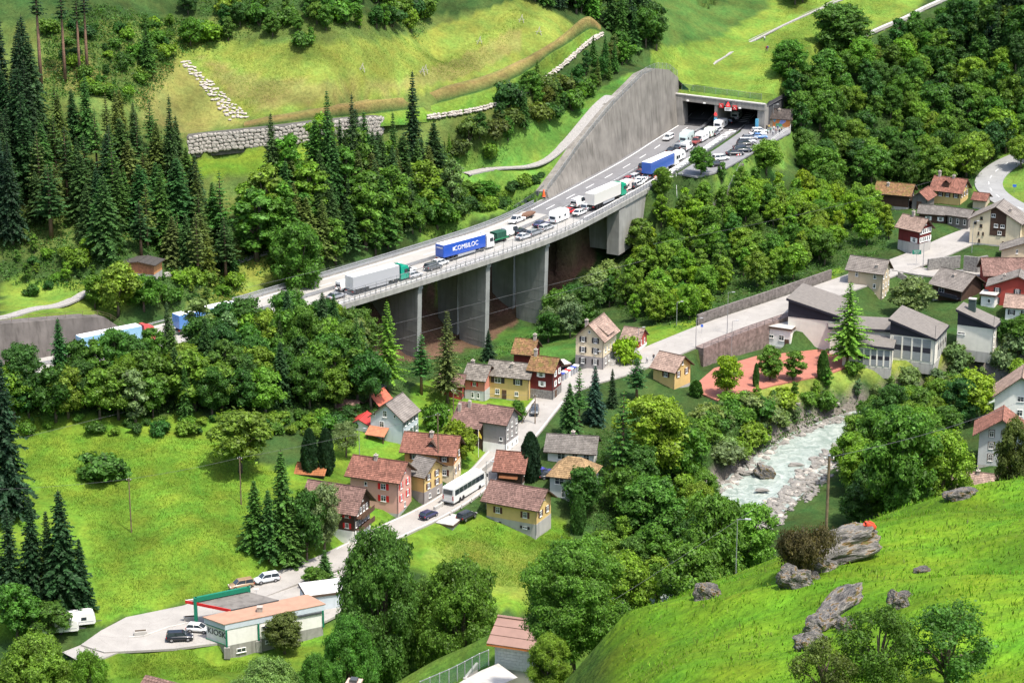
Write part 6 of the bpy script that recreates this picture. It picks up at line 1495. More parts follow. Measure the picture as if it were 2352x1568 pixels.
# fill the two queuing lanes between the placed vehicles
TAKEN = [(o_.location[0], o_.location[1], {'lorry': 12.5, 'caravan': 6.4, 'camper van': 6.6, 'trailer': 8.0}.get(o_['category'], 5.6)) for o_ in C.objects if o_.parent is None and o_.get('category') in ('car', 'van', 'lorry', 'caravan', 'trailer', 'camper van')]
CL_ = [(WHT, 'white'), (SIL, 'silver'), (BLK, 'black'), (GRY, 'grey'), ((.05, .08, .2), 'dark blue'), ((.3, .04, .04), 'dark red')]
for lane, ln in ((-2.6, 'inner'), (-6.2, 'outer')):
    k = mw_k(1150) + RNG.uniform(0, 2); seen_ = {}
    while k < mw_k(1672):
        p = along(k, lane)
        if all(max(abs((p[0] - q[0]) * math.cos(heading(k)) + (p[1] - q[1]) * math.sin(heading(k))) / q[2], abs((p[1] - q[1]) * math.cos(heading(k)) - (p[0] - q[0]) * math.sin(heading(k))) / 2.5) > 1 for q in TAKEN):
            c_, cn_ = RNG.choice(CL_); pp = proj(p); part = 'on the viaduct' if pp[0] < 1400 else ('below the tunnel wall' if pp[0] < 1560 else 'near the tunnel'); seen_[(cn_, part)] = seen_.get((cn_, part), 0) + 1; nth = ['', ' further ahead', ' furthest ahead', ' beyond those'][min(3, seen_[(cn_, part)] - 1)]
            car(RNG.choice(['hatch', 'sedan', 'suv', 'estate']), p, heading(k), c_, '%s car in the %s queuing lane %s%s' % (cn_, ln, part, nth), 'cars queuing for the tunnel'); TAKEN.append((p[0], p[1], 5.6))
        k += 1.1
# the other carriageway
p, hd = mwp(1535, 321); car('estate', p, hd, WHT, 'lone white car driving down from the tunnel', 'cars coming from the tunnel', flip=True); p, hd = mwp(1098, 549); car('sedan', p, hd, SIL, 'silver car on the far carriageway of the viaduct', 'cars coming from the tunnel', flip=True)
p, hd = mwp(1187, 511); car('pickup', p, hd, WHT, 'white pickup pulling a boat trailer on the far carriageway', 'cars coming from the tunnel', flip=True)
p, hd = mwp(1212, 501); o = tag(empty('boat_trailer', (p[0], p[1], p[2] + .07), hd + math.pi), 'trailer with a brown load behind the white pickup', 'trailer'); b = loft([(-2.6, .7, .7, 1.2), (-1, .95, .6, 1.35), (1.2, .9, .6, 1.3), (2.6, .15, .9, 1.2)]); b.build('load', mat('brown canvas', (.16, .09, .06)), o)
for s in (-1, 1): w = MB(); w.cyl((-.4, s * .95, .33), (0, 1, 0), .33, .2, 12); w.build('wheel', M_TYRE, o)
q = MB(); q.box(-2.2, 2.2, -.6, .6, .45, .58); q.bar((2.2, 0, .5), (3.4, 0, .45), .1); q.build('frame', M_STEEL, o)
# rest area
RH = heading(mw_k(1620))
def rp(x, y): 
    z = up(22.2)
    for _ in range(3): q = Z(x, y, z); z = float(HQ(q[0], q[1])) + .3
    return (q[0], q[1], z)
for kd, x, y, c, lb, dh in (('estate', 1745, 306, WHT, 'white estate car parked nearest the rest area building', -1.1), ('sedan', 1741, 312, WHT, 'second white car in the parked row', -1.1), ('sedan', 1743, 319, (.10, .22, .48), 'light blue saloon in the parked row', -1.1), ('hatch', 1722, 322, GRY, 'grey hatchback beside the light blue saloon', -1.1), ('estate', 1716, 329, SIL, 'silver estate car in the middle of the parked row', -1.1), ('suv', 1712, 336, BLK, 'black car in the middle of the parked row', -1.1), ('sedan', 1704, 343, DGR, 'dark grey saloon behind the dark off-roader', -1.1), ('suv', 1706, 350, (.02, .03, .05), 'dark off-roader at the low end of the row', -1.1), ('sedan', 1688, 357, BLK, 'long black saloon at the end of the parked row', -1.1), ('suv', 1655, 369, WHT, 'white off-roader with a spare wheel on its back', -.75), ('sedan', 1645, 382, BLK, 'black saloon below the white off-roader', -.75)):
    car(kd, rp(x, y), RH + dh, c, lb, 'cars parked at the rest area')
# village
def road_h(x, y, P=ROAD_A):
    p = Z(x, y, 2); d, z, s, k = nearest(P, np.array([p[0]]), np.array([p[1]])); q = Z(x, y, float(z[0])); return (q[0], q[1], float(z[0]) + .03), heading(float(k[0]), P)
p, hd = road_h(985, 1188); car('hatch', p, hd, (.03, .03, .08), 'dark blue car driving up below the coach', sc=1, cat='car'); p, hd = road_h(1228, 948); car('hatch', p, hd + .25, (.10, .11, .12), 'black and silver hatchback parked beside the grey house lawn', sc=1, flip=True)
def gpos(x, y, z): q = Z(x, y, z); return (q[0], q[1], max(z, float(HQ(q[0], q[1]))) + .02)
for kd, x, y, z, rz, c, lb in (('sedan', 1246, 1090, 2.0, .3, (.05, .04, .30), 'violet blue car parked in the shade behind the timber barn'), ('sedan', 1262, 1100, 1.6, .3, BLK, 'black car parked behind the timber barn'), ('suv', 1072, 1196, .8, .9, BLK, 'black car beside the pale garage roof below the road'), ('suv', 413, 1470, .05, .12, (.012, .014, .022), 'black off-roader parked at the kiosk forecourt'), ('hatch', 456, 1450, .05, -.2, WHT, 'white car nosing out behind the kiosk'), ('suv', 554, 1350, .3, -2.7, (.28, .19, .11), 'bronze car with a roof rack parked at the meadow edge'), ('suv', 613, 1336, .45, -2.7, (.66, .70, .74), 'white off-roader parked on the road beside the meadow')):
    car(kd, gpos(x, y, z), rz, c, lb, 'cars parked in the village', sc=1)
# coach
p, hd = road_h(1066, 1136); o = tag(empty('coach', p, hd), 'white touring coach driving up the village road', 'coach'); M_COACH = mat('coach white', (.70, .70, .68), rough=.35, noise=.04)
b = MB(); prof = [(-6, .45), (-6.05, 1.6), (-5.95, 3.25), (-5.7, 3.45), (5.3, 3.45), (5.8, 3.2), (6.05, 1.5), (6.0, .45)]; n = len(prof)
for y in (-1.27, 1.27): b.v += [(x, y, z) for x, z in prof]
for k in range(n): b.f.append((k, (k + 1) % n, n + (k + 1) % n, n + k)); b.m.append(0)
b.f.append(tuple(reversed(range(n)))); b.m.append(0); b.f.append(tuple(range(n, 2 * n))); b.m.append(0); b.build('body', M_COACH, o)
q = MB(); q.bbox(-6.1, -5.98, -1.0, 1.0, 2.1, 3.05, .03); q.build('rear_window', M_GLASS, o); q = MB(); q.box(5.93, 6.07, -1.1, 1.1, 1.5, 2.95); q.build('windscreen', M_GLASS, o)
for s in (-1, 1):
    for i in range(7): q = MB(); q.bbox(-5.5 + i * 1.58, -4.0 + i * 1.58, s * 1.275 - .02, s * 1.275 + .02, 1.85, 2.95, .02); q.build('side_window', M_GLASS, o)
    for x in (-3.6, -2.4, 3.9): w = MB(); w.cyl((x, s * 1.12, .5), (0, 1, 0), .5, .32, 14); w.build('wheel', M_TYRE, o)
    q = MB(); q.bbox(-6.08, -5.98, s * 1.1 - .1, s * 1.1 + .1, 1.0, 1.9, .02); q.build('tail_light', M_TAIL, o); q = MB(); q.bar((5.8, s * 1.3, 3.1), (6.3, s * 1.5, 2.6), .1); q.bbox(6.2, 6.35, s * 1.55 - .15, s * 1.55 + .15, 2.0, 2.65, .03); q.build('mirror', M_PLAST, o)
for x in (-3.4, -.5, 2.6): q = MB(); q.bbox(x - .5, x + .5, -.4, .4, 3.45, 3.55, .03); q.build('roof_hatch', M_GREY, o)
q = MB(); q.bbox(3.4, 5.2, -1.0, 1.0, 3.46, 3.8, .12); q.build('air_conditioning_unit', M_COACH, o)
q = MB(); q.bbox(-6.1, -6.03, -1.2, 1.2, .5, .8, .03); q.build('bumper', M_GREY, o)
# caravans beside the trees at the left edge
for x, y, rz, lb in ((95, 1440, .2, 'white caravan nearest the spruces at the left edge'), (140, 1452, .2, 'white caravan in the middle at the left edge'), (178, 1436, .25, 'white caravan beside the forecourt hedge')): q = G(x, y); caravan((q[0], q[1], q[2]), rz, lb, 'caravans parked at the left edge', L=6.2)

# ---------------------------------------------------------------- stones
def rock_mesh(seed, m, sub=2, rough=.22, flat=.75):
    r = np.random.RandomState(seed); n1, n2 = 9, 6; b = MB(); ph = r.uniform(0, 6.28, 8)
    for j in range(n2 + 1):
        th = math.pi * j / n2
        for i in range(n1):
            a = 2 * math.pi * i / n1
            d = np.array([math.sin(th) * math.cos(a), math.sin(th) * math.sin(a), math.cos(th)])
            q = 1 + rough * (math.sin(d[0] * 3 + ph[0]) * math.sin(d[1] * 3.3 + ph[1]) + .6 * math.sin(d[2] * 5 + ph[2] + d[0] * 4)) + r.uniform(-.07, .07) * (0 < j < n2)
            d = np.sign(d) * np.abs(d) ** .72                                     # blocky
            b.v.append(tuple(d * q * .5 * np.array([1, 1, flat])))
    for j in range(n2):
        for i in range(n1): b.f.append((j * n1 + i, (j + 1) * n1 + i, (j + 1) * n1 + (i + 1) % n1, j * n1 + (i + 1) % n1)); b.m.append(0)
    return b.mesh('stone', m)
M_STW = mat('wall stone', (.33, .305, .27), noise=.35, scale=1.5, bump=.4, bscale=5); M_PALE = mat('pale stone', (.42, .38, .335), noise=.25, scale=1.5, bump=.4, bscale=4)
bm_, N, L_, b_ = new_mat('lichen boulder'); tc = N.new('ShaderNodeTexCoord'); n1 = N.new('ShaderNodeTexNoise'); n1.inputs['Scale'].default_value = 5; n1.inputs['Detail'].default_value = 9; L_.new(tc.outputs['Object'], n1.inputs['Vector'])
rp_ = N.new('ShaderNodeValToRGB'); e = rp_.color_ramp.elements; e[0].position = .3; e[0].color = (.03, .027, .024, 1); e[1].position = .5; e[1].color = (.15, .14, .13, 1); x_ = e.new(.555); x_.color = (.23, .21, .185, 1); x_ = e.new(.60); x_.color = (.15, .085, .03, 1); x_ = e.new(.67); x_.color = (.07, .09, .02, 1)
L_.new(n1.outputs['Fac'], rp_.inputs[0]); L_.new(rp_.outputs[0], b_.inputs['Base Color']); b_.inputs['Roughness'].default_value = .95; bn = N.new('ShaderNodeBump'); bn.inputs['Distance'].default_value = .3; n2 = N.new('ShaderNodeTexNoise'); n2.inputs['Scale'].default_value = 14; n2.inputs['Detail'].default_value = 8; L_.new(tc.outputs['Object'], n2.inputs['Vector']); L_.new(n2.outputs['Fac'], bn.inputs['Height']); L_.new(bn.outputs['Normal'], b_.inputs['Normal'])
RK = {'wall': [rock_mesh(i, M_STW, rough=.12, flat=1) for i in range(6)], 'pale': [rock_mesh(20 + i, M_PALE, rough=.15) for i in range(6)], 'grey': [rock_mesh(40 + i, M_ROCK) for i in range(6)]}
def stone(name, kind, par, loc, s, rz=None):
    o = place(name, RK[kind][RNG.randrange(6)], par, loc, RNG.uniform(0, 6.28) if rz is None else rz); o.scale = s; return o
# coursed rubble wall under the grassy slope
c = STB.mean(0); sw = tag(empty('stone_wall', c), 'long grey rubble retaining wall across the grassy slope', 'wall'); o = Vector(c)
b = MB()
for i in range(len(STB) - 1):
    p, q, r, s = STB[i] + np.array([0, .35, -1]), STB[i + 1] + np.array([0, .35, -1]), STT[i + 1] + np.array([0, .3, -.1]), STT[i] + np.array([0, .3, -.1]); b.quad(rel(p, o), rel(q, o), rel(r, o), rel(s, o)); k = np.array([0, 3.2, 0]); b.quad(rel(s, o), rel(r, o), rel(r + k, o), rel(s + k, o))
b.build('backing', mat('dark joint mortar', (.10, .095, .085), noise=.3), sw)
dl = np.r_[0, np.cumsum(np.hypot(np.diff(STB[:, 0]), np.diff(STB[:, 1])))]
for rw in range(5):
    d = RNG.uniform(0, .6)
    while d < dl[-1] - .3:
        w = RNG.uniform(.65, 1.7); t = min(d + w / 2, dl[-1]); f = (rw + .5 + RNG.uniform(-.2, .2)) / 5
        p = np.array([np.interp(t, dl, STB[:, i]) for i in range(3)]); q = np.array([np.interp(t, dl, STT[:, i]) for i in range(3)]); m = p * (1 - f) + q * f; hgt = (q[2] - p[2]) / 5
        k = int(np.clip(np.searchsorted(dl, t) - 1, 0, len(STB) - 2)); rz = math.atan2(STB[k + 1, 1] - STB[k, 1], STB[k + 1, 0] - STB[k, 0])
        stone('stone', 'wall', sw, rel(m, o), (w * 1.06, .62, hgt * RNG.uniform(.9, 1.35)), rz + RNG.choice((0, math.pi))); d += w
# pale rock chute
a0, a1 = G(425, 143), G(548, 270); ch = tag(empty('rock_chute', a1), 'pale stone-lined drainage chute running down the grassy slope', 'chute'); o = Vector(a1)
for i in range(26):
    f = i / 25; n = 3 + int(f * 2.6)
    for k in range(n):
        x = 425 + 123 * f + (k - (n - 1) / 2) * (7.2 + 2.6 * f) + RNG.uniform(-3, 3); y = 143 + 127 * f + (k - (n - 1) / 2) * -1.5 + RNG.uniform(-3, 3); p = G(x, y)
        stone('stone', 'pale', ch, rel((p[0], p[1], p[2] + .05), o), (RNG.uniform(.6, 1.6), RNG.uniform(.5, 1.3), RNG.uniform(.35, .7)))
# terraced grassy dam with a row of boulders at its foot
DX = [560, 640, 720, 850, 960, 1050, 1117, 1184, 1230, 1267, 1300, 1340, 1358, 1385]
DC = [287, 272, 258, 236, 221, 200, 182, 153, 128, 106, 82, 46, 44, 70]; DT = [295, 285, 274, 262, 249, 225, 207, 180, 152, 120, 104, 74, 64, 75]; DR = [304, 298, 292, 284, 275, 262, 250, 226, 200, 172, 146, 108, 94, 80]
CL, TL_, RL, TO = [], [], [], []
for x, yc, yt, yr in zip(DX, DC, DT, DR):
    g0 = G(x, yr); Y = g0[1]; n = 4.2 if x < 900 else 6.5; RL.append(g0); TL_.append(YD(x, yt, Y + n * .55)); q = YD(x, yt + 4, Y + n * .42); TO.append(q); CL.append(YD(x, yc, Y + n))
def densify(P): return dens(P, 2.5)
LV = [np.array(densify(P)) for P in (RL, TO, TL_, CL)]; m_ = min(len(P) for P in LV)
LV = [np.c_[[np.interp(np.linspace(0, 1, m_), np.linspace(0, 1, len(P)), P[:, i]) for i in range(3)]].T for P in LV]
b = MB(); tone = []
RIM = LV[3] + np.array([0, 3.0, .25]); BACK = LV[3] + np.array([0, 5.5, -3.0]); FOOT0 = LV[0] + np.array([0, -.8, -1.0])
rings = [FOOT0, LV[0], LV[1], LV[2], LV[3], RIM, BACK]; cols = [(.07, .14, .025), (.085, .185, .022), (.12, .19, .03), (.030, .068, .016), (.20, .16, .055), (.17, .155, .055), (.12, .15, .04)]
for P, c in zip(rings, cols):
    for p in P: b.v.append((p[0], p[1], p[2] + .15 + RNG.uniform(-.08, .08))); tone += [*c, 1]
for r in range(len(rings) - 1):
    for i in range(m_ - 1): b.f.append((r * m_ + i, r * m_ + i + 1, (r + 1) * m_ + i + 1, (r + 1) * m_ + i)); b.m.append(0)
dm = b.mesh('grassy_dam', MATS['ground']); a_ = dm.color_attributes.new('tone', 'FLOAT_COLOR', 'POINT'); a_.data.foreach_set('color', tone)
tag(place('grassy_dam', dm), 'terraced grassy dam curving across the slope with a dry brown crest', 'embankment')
br = tag(empty('boulder_row', RL[8]), 'row of pale boulders along the foot of the grassy dam', 'boulder row'); o = Vector(RL[8]); R0 = LV[0]
dl = np.r_[0, np.cumsum(np.hypot(np.diff(R0[:, 0]), np.diff(R0[:, 1])))]; d = dl[-1] * .42
while d < dl[-1]:
    w = RNG.uniform(.5, 1.5)
    for lay in range(2):
        p = [np.interp(d, dl, R0[:, i]) for i in range(3)]; stone('boulder', 'pale', br, rel((p[0], p[1] - .7 + lay * .45, p[2] + .1 + lay * .55), o), (w * RNG.uniform(.8, 1.3), w * RNG.uniform(.6, 1.1), w * RNG.uniform(.5, .9)))
    d += w * .82
# boulders on the near hill
BO = {i: rock_mesh(60 + i, bm_, rough=.3, flat=.9) for i in range(5)}
def boulder(x, y, sz, label, rz=0.0, rx=0.0, v=0, sink=.25, name='boulder'):
    sz = (sz[0] * 1.35, sz[1] * 1.3, sz[2] * 1.1); p = G(x, y); o = place(name, BO[v], None, (p[0], p[1], p[2] + sz[2] * (.5 - sink)), rz); o.scale = sz; o.rotation_euler[1] = rx
    md = o.modifiers.new('s', 'SUBSURF'); md.levels = 2; md.render_levels = 2
    tx = bpy.data.textures.get('crag') or bpy.data.textures.new('crag', 'CLOUDS'); tx.noise_scale = .28; dm_ = o.modifiers.new('d', 'DISPLACE'); dm_.texture = tx; dm_.strength = .30; dm_.texture_coords = 'LOCAL'
    return tag(o, label, 'boulder')
big_b = boulder(1925, 1290, (4.7, 1.9, 2.0), 'long weathered boulder on the hill carrying the red pack', .35, -.22, 0, .15); boulder(1868, 1308, (2.3, 1.4, 1.3), 'dark overhanging slab under the long boulder', .2, .2, 1); boulder(1826, 1345, (1.7, 1.0, 1.5), 'dark pointed rock below the rusty-brown bush', .5, .3, 2); boulder(1862, 1330, (.9, .7, .6), 'small pale rock beside the pointed rock', .1, 0, 3)
boulder(1625, 1372, (1.4, 1.0, 1.2), 'mossy boulder at the left end of the grassy hill', .3, .2, 3); boulder(1522, 1368, (1.3, .9, .8), 'pale flat-topped boulder at the hill edge beside the trees', 0, 0, 4); boulder(2202, 1142, (1.8, .9, .8), 'flat lichened boulder on the hill crest below the low roof', .1, -.1, 4)
boulder(1930, 1395, (2.8, 1.2, 1.1), 'upper rib of the big outcrop in the middle of the hill', .75, -.3, 1); boulder(1890, 1445, (1.7, 1.2, 1.2), 'middle of the big outcrop, rusty with dry moss', .8, -.2, 2); boulder(1862, 1490, (1.6, 1.1, 1.0), 'lowest pale block of the big outcrop', .3, .1, 0); boulder(1945, 1445, (.9, .7, .9), 'small upright stone beside the big outcrop', .2, 0, 3); boulder(2062, 1395, (.9, .8, 1.2), 'separate dark block right of the big outcrop', .1, 0, 2)
for x, y, l in ((2118, 1312, 'tiny grey stone in the open grass of the hill'), (2075, 1370, 'tiny flat stone right of the outcrop'), (1450, 1378, 'small stone at the hill edge among leaves')): boulder(x, y, (.9, .6, .35), l, .4, 0, 3)
# red pack on the long boulder
p = big_b.matrix_basis @ Vector((.34, -.08, .385)); o = tag(empty('red_pack', p, .4), 'red backpack lying on the end of the long boulder', 'backpack'); o.rotation_euler[1] = .5
b = loft([(-.42, .16, 0, .22), (-.3, .22, -.02, .3), (.15, .23, -.02, .33), (.36, .18, .02, .26), (.44, .1, .05, .16)]); b.build('body', mat('red nylon', (.62, .07, .035), noise=.15), o, True); b = MB(); b.bbox(-.2, .15, -.13, .13, .30, .40, .04); b.build('pocket', MATS['red nylon'], o)
for s in (-1, 1): b = MB(); b.tube([(-.3, s * .15, .02), (-.1, s * .28, .0), (.2, s * .2, .05)], .025, 5); b.build('strap', M_DARK, o)
b = MB(); b.tube([(-.38, 0, .25), (-.2, 0, .36), (.1, 0, .36), (.36, 0, .26)], .02, 5); b.build('lid_strap', M_DARK, o)
# river stones
for x, y, s, l in ((1757, 1092, (4.2, 3.0, 3.4), 'big brown boulder standing in the river'), (1716, 1086, (3.0, 1.6, 1.0), 'low flat rock left of the big river boulder'), (1828, 1068, (3.4, 1.6, 1.0), 'flat grey rock upstream of the big river boulder'), (1870, 1052, (3.2, 1.2, .7), 'long low rock near the far side of the river'), (1750, 1125, (3.0, 1.4, .7), 'flat rock downstream of the big boulder'), (1860, 1108, (1.8, 1.2, .7), 'small rock near the right gravel bank')):
    q = Z(x, y, -6.2); o = place('river_boulder', RNG.choice(list(BO.values())) if s[2] > 2 else RK['grey'][RNG.randrange(6)], None, (q[0], q[1], -6.4 + s[2] * .32), RNG.uniform(0, .6)); o.scale = s; tag(o, l, 'rock', 'rocks in the river')
rbk = tag(empty('rock_bank', Z(1750, 1040, -5)), 'bank of tumbled pale boulders along the far side of the river', 'rock bank'); o = Vector(rbk.location)
RN = normals(RIVER); kk = [i for i in range(len(RIVER)) if 1560 < proj(RIVER[i])[0] < 1990]
cnt = 0; extra_b = MB()
for tries in range(1900):
    k = RNG.choice(kk); off = 5.2 + abs(RNG.gauss(0, 1)) * 3.2 if RNG.random() < .75 else -(4.8 + abs(RNG.gauss(0, 1)) * 1.6)
    if off > 13 or off < -9.5: continue
    x, y = RIVER[k, 0] + RN[k, 0] * off + RNG.uniform(-1, 1), RIVER[k, 1] + RN[k, 1] * off + RNG.uniform(-1, 1); w = RNG.uniform(.5, 1.9) if RNG.random() < .6 else RNG.uniform(.35, .8); z = max(float(HQ(x, y)), RIVER[k, 2] - .25)
    if w > .95 and cnt < 280:
        stone('boulder', 'grey' if RNG.random() < .55 else 'pale', rbk, rel((x, y, z + w * .12), o), (w, w * RNG.uniform(.6, 1), w * RNG.uniform(.5, .85))); cnt += 1
    else:
        src = RK['grey'][RNG.randrange(6)]; a = RNG.uniform(0, 6.28); ca, sa = math.cos(a), math.sin(a); n0 = len(extra_b.v)
        for v in src.vertices: extra_b.v.append((x + (v.co.x * ca - v.co.y * sa) * w, y + (v.co.x * sa + v.co.y * ca) * w, z + v.co.z * w * .7 + w * .1))
        for f in src.polygons: extra_b.f.append(tuple(n0 + i for i in f.vertices)); extra_b.m.append(0)
tag(extra_b.build('river_gravel', M_ROCK), kind='stuff')

# ---------------------------------------------------------------- kiosk and petrol canopy
ZR = 4.0; KA, KB, KC, KD = (Vector(Z(x, y, ZR)) for x, y in ((517, 1434), (745, 1388), (704, 1366), (468, 1417)))
ko = tag(empty('kiosk', (KA.x, KA.y, -3)), 'long low white kiosk with a brown flat roof and green corner posts', 'kiosk'); o = Vector(ko.location)
def kp(p, z): return (p.x - o.x, p.y - o.y, z - o.z)
ring = [KA, KB, KC, KD]; FOOT.append(((KA.x + KC.x) / 2, (KA.y + KC.y) / 2, 9)); FOOT.append(((KA.x + KD.x) / 2, (KA.y + KD.y) / 2, 5)); FOOT.append(((KB.x + KC.x) / 2, (KB.y + KC.y) / 2, 5))
ctr = (KA + KB + KC + KD) / 4
def ins(p, d): v = ctr - p; return p + v.normalized() * d
b = MB(); I = [ins(p, .35) for p in ring]
for p, q in zip(I, I[1:] + I[:1]): b.quad(kp(p, 0), kp(q, 0), kp(q, ZR - .9), kp(p, ZR - .9))
b.build('wall', mat('kiosk render', (.72, .70, .66), noise=.06, stain=.2, vert=1), ko)
b = MB(); J = [ins(p, .33) for p in ring]
for p, q in zip(J, J[1:] + J[:1]): b.quad(kp(p, -5), kp(q, -5), kp(q, 0), kp(p, 0))
b.build('basement', mat('basement concrete', (.27, .26, .24), noise=.15, stain=.55, vert=1), ko)
b = MB()
for p, q in zip(ring, ring[1:] + ring[:1]): b.quad(kp(p, ZR - 1.0), kp(q, ZR - 1.0), kp(q, ZR), kp(p, ZR))
b.build('fascia', mat('fascia panel', (.50, .55, .60), noise=.05), ko)
b = MB(); E = [ins(p, -.25) for p in ring]; b.hexa([kp(p, ZR) for p in E] + [kp(p, ZR + .14) for p in E]); b.build('roof', mat('brown roofing felt', (.36, .215, .15), noise=.12, scale=.7), ko)
M_GRN = mat('green steelwork', (.012, .17, .10), rough=.5)
for f in (0, .33, .66, 1.0):
    p = KA.lerp(KB, min(max(f, .01), .985)); b = MB(); x, y, z = kp(p, 0); b.bbox(x - .14, x + .14, y - .16, y + .1, kp(p, -.1)[2], kp(p, ZR - 1.0)[2], .02); b.build('corner_post', M_GRN, ko)
    if f < .9: b = MB(); b.bbox(x - .5, x + .5, y - .35, y + .3, kp(p, -2.2)[2], kp(p, -.15)[2], .05); b.build('buttress', MATS['basement concrete'], ko)
hd = math.atan2(KB.y - KA.y, KB.x - KA.x); lf = math.atan2(KA.y - KD.y, KA.x - KD.x)
for f, z, w, h in ((.40, 1.5, 1.5, .9), (.42, -1.0, 1.0, .6), (.15, -1.6, 1.7, .8)):
    p = KA.lerp(KB, f); add_window(ko, kp(p, z), hd, w, h).location.y -= .02
b = MB(); p = KA.lerp(KB, .69); q = KA.lerp(KB, .97); b.bar(kp(p, ZR - 1.25), kp(q, ZR - 1.35), .25, .3); b.build('awning_box', M_DARK, ko)
p = I[3].lerp(I[0], .5); l = place('lettering', text_mesh('KIOSK', 1.5, M_DARK, .03), ko, (kp(p, 0)[0] + math.sin(lf) * .05, kp(p, 0)[1] - math.cos(lf) * .05, kp(p, 1.75)[2])); l.rotation_euler = (math.pi / 2, 0, lf)
b = MB(); p0_, p1_ = KD.lerp(KA, .06), KD.lerp(KA, .94); b.bar(kp(p0_, ZR - 1.08), kp(p1_, ZR - 1.08), .12, .12); b.bar(kp(p0_, .25), kp(p1_, .25), .1, .1); b.build('green_trim', M_GRN, ko)
p = KA.lerp(KC, .42); b = MB(); x, y, z = kp(p, ZR + .14); b.bbox(x - .45, x + .45, y - .45, y + .45, z, z + .8, .04); b.box(x - .52, x + .52, y - .52, y + .52, z + .81, z + .92); b.build('chimney', M_CHIM, ko)
cn = [Vector(Z(x, y, 4.3)) for x, y in ((426, 1379), (530, 1400), (640, 1377), (567, 1357))]; co = tag(empty('petrol_canopy', (cn[0].x, cn[0].y, 0)), 'flat petrol canopy with red edge under a green portal beam beside the kiosk', 'canopy'); o = Vector(co.location)
b = MB(); b.hexa([rel(p, o)[:2] + (3.95,) for p in cn] + [rel(p, o)[:2] + (4.3,) for p in cn]); b.build('canopy_slab', mat('canopy grey', (.17, .155, .14), noise=.25, scale=.4, stain=.6), co)
def edge(a, c, m, nm, z0=3.9, z1=4.42):
    v = (c - a).normalized(); n_ = Vector((v.y, -v.x, 0)) * .12; A, B = Vector(rel(a, o)), Vector(rel(c, o)); q = MB(); q.hexa([(A.x, A.y, z0), (A.x + n_.x, A.y + n_.y, z0), (B.x + n_.x, B.y + n_.y, z0), (B.x, B.y, z0), (A.x, A.y, z1), (A.x + n_.x, A.y + n_.y, z1), (B.x + n_.x, B.y + n_.y, z1), (B.x, B.y, z1)]); q.build(nm, m, co)
edge(cn[0], cn[1], mat('red fascia', (.60, .02, .02), rough=.5), 'red_edge'); edge(cn[3], cn[0], M_WHITE, 'white_edge'); edge(cn[1], cn[2], M_DARK, 'dark_edge', 4.0, 4.35)
a, c = cn[0].lerp(cn[1], .22), cn[3].lerp(cn[2], .06); A, B = Vector(rel(a, o)), Vector(rel(c, o))
q = MB(); q.bar((A.x, A.y, 4.9), (B.x, B.y, 4.9), .5, .8); q.build('beam', M_GRN, co)
for P in (A, B): q = MB(); q.bbox(P.x - .28, P.x + .28, P.y - .28, P.y + .28, -.3, 5.3, .03); q.build('post', M_GRN, co)
q = MB(); q.bbox(A.x - 1.0, A.x + 1.4, A.y - .6, A.y + .6, 0, .18, .04); q.build('pump_island', M_CONCL, co)
for x, y, l in ((323, 1456, 'low pale planter on the kiosk forecourt'), (437, 1423, 'low pale planter behind the green canopy post')):
    p = Z(x, y, .1); t = tag(empty('planter', p, .2), l, 'planter'); q = MB(); q.bbox(-1.1, 1.1, -.4, .4, 0, .7, .05); q.build('trough', M_CONCL, t); q = MB(); q.box(-.95, .95, -.28, .28, .7, .74); q.build('soil', mat('soil', (.08, .06, .04)), t)
k0 = Z(296, 1461, .12); q = MB(); pts = [Z(x, y, .12) for x, y in ((296, 1463), (330, 1460), (385, 1440), (440, 1428))]
for a, c in zip(pts[:-1], pts[1:]): q.bar(a, c, .3, .2)
tag(q.build('kerb_strip', M_CONCL), kind='structure')
house('flat_store', (706, 1404), (798, 1392), .2, 5.5, 2.9, 0, 'blueish', mat('white flat roof', (.60, .58, .56)), 'grey flat-roofed store right of the kiosk', flat=1, ov=.2, cat='store', deep=2.5)
# block-built shed on the near slope
g, L = house('block_shed', (1137, 1532), (1246, 1548), 89.5, 4.2, 2.3, .9, 'greywhite', mat('brown sheet roof', (.26, .16, .13), noise=.1), 'white block-built shed with an orange-edged brown roof on the near slope', base=89.5, ov=.5, cat='shed', courses=3, fascia=mat('orange timber', (.50, .17, .05)), deep=2)
M_BLK = mat('painted block', (.60, .61, .60), noise=.12, scale=4)
for rw in range(9):
    x = -.03 + (rw % 2) * -.25; z = .03 + rw * .25
    while x < L - .1:
        a, c = max(x, 0), min(x + .48, L)
        if c - a > .1: q = MB(); q.bbox(a, c, -.035, -.002, z, z + .225, .008); q.build('block', M_BLK, g)
        x += .5
q = MB(); q.box(-1.6, 1.8, -2.7, -2.5, -1.6, .1); q.box(-1.6, -1.4, -2.5, .2, -1.6, .1); q.build('yard_wall', W_['concrete'], g)
pts = [Vector(Sx(x, y, s)) for x, y, s in ((965, 1572, 33), (1040, 1540, 32), (1100, 1508, 31), (1140, 1492, 30.5))]
fence_along('mesh_fence', [np.array(p) + np.array([0, 0, -1.0]) for p in pts], 1.3, 1.6, M_STEEL, 'green-grey mesh fence climbing to the block-built shed', gm2, cat='fence')
q = MB(); 
for a, c in zip(pts[:-1], pts[1:]): q.quad((a.x + .15, a.y - .2, a.z - 1.0), (a.x + 1.6, a.y - 2.4, a.z - 1.1), (c.x + 1.6, c.y - 2.4, c.z - 1.1), (c.x + .15, c.y - .2, c.z - 1.0)); q.quad((a.x + .15, a.y - .2, a.z - 1.0), (c.x + .15, c.y - .2, c.z - 1.0), (c.x + .15, c.y - .2, c.z - 4), (a.x + .15, a.y - .2, a.z - 4))
tag(q.build('shed_drive', M_CONCL), kind='structure')
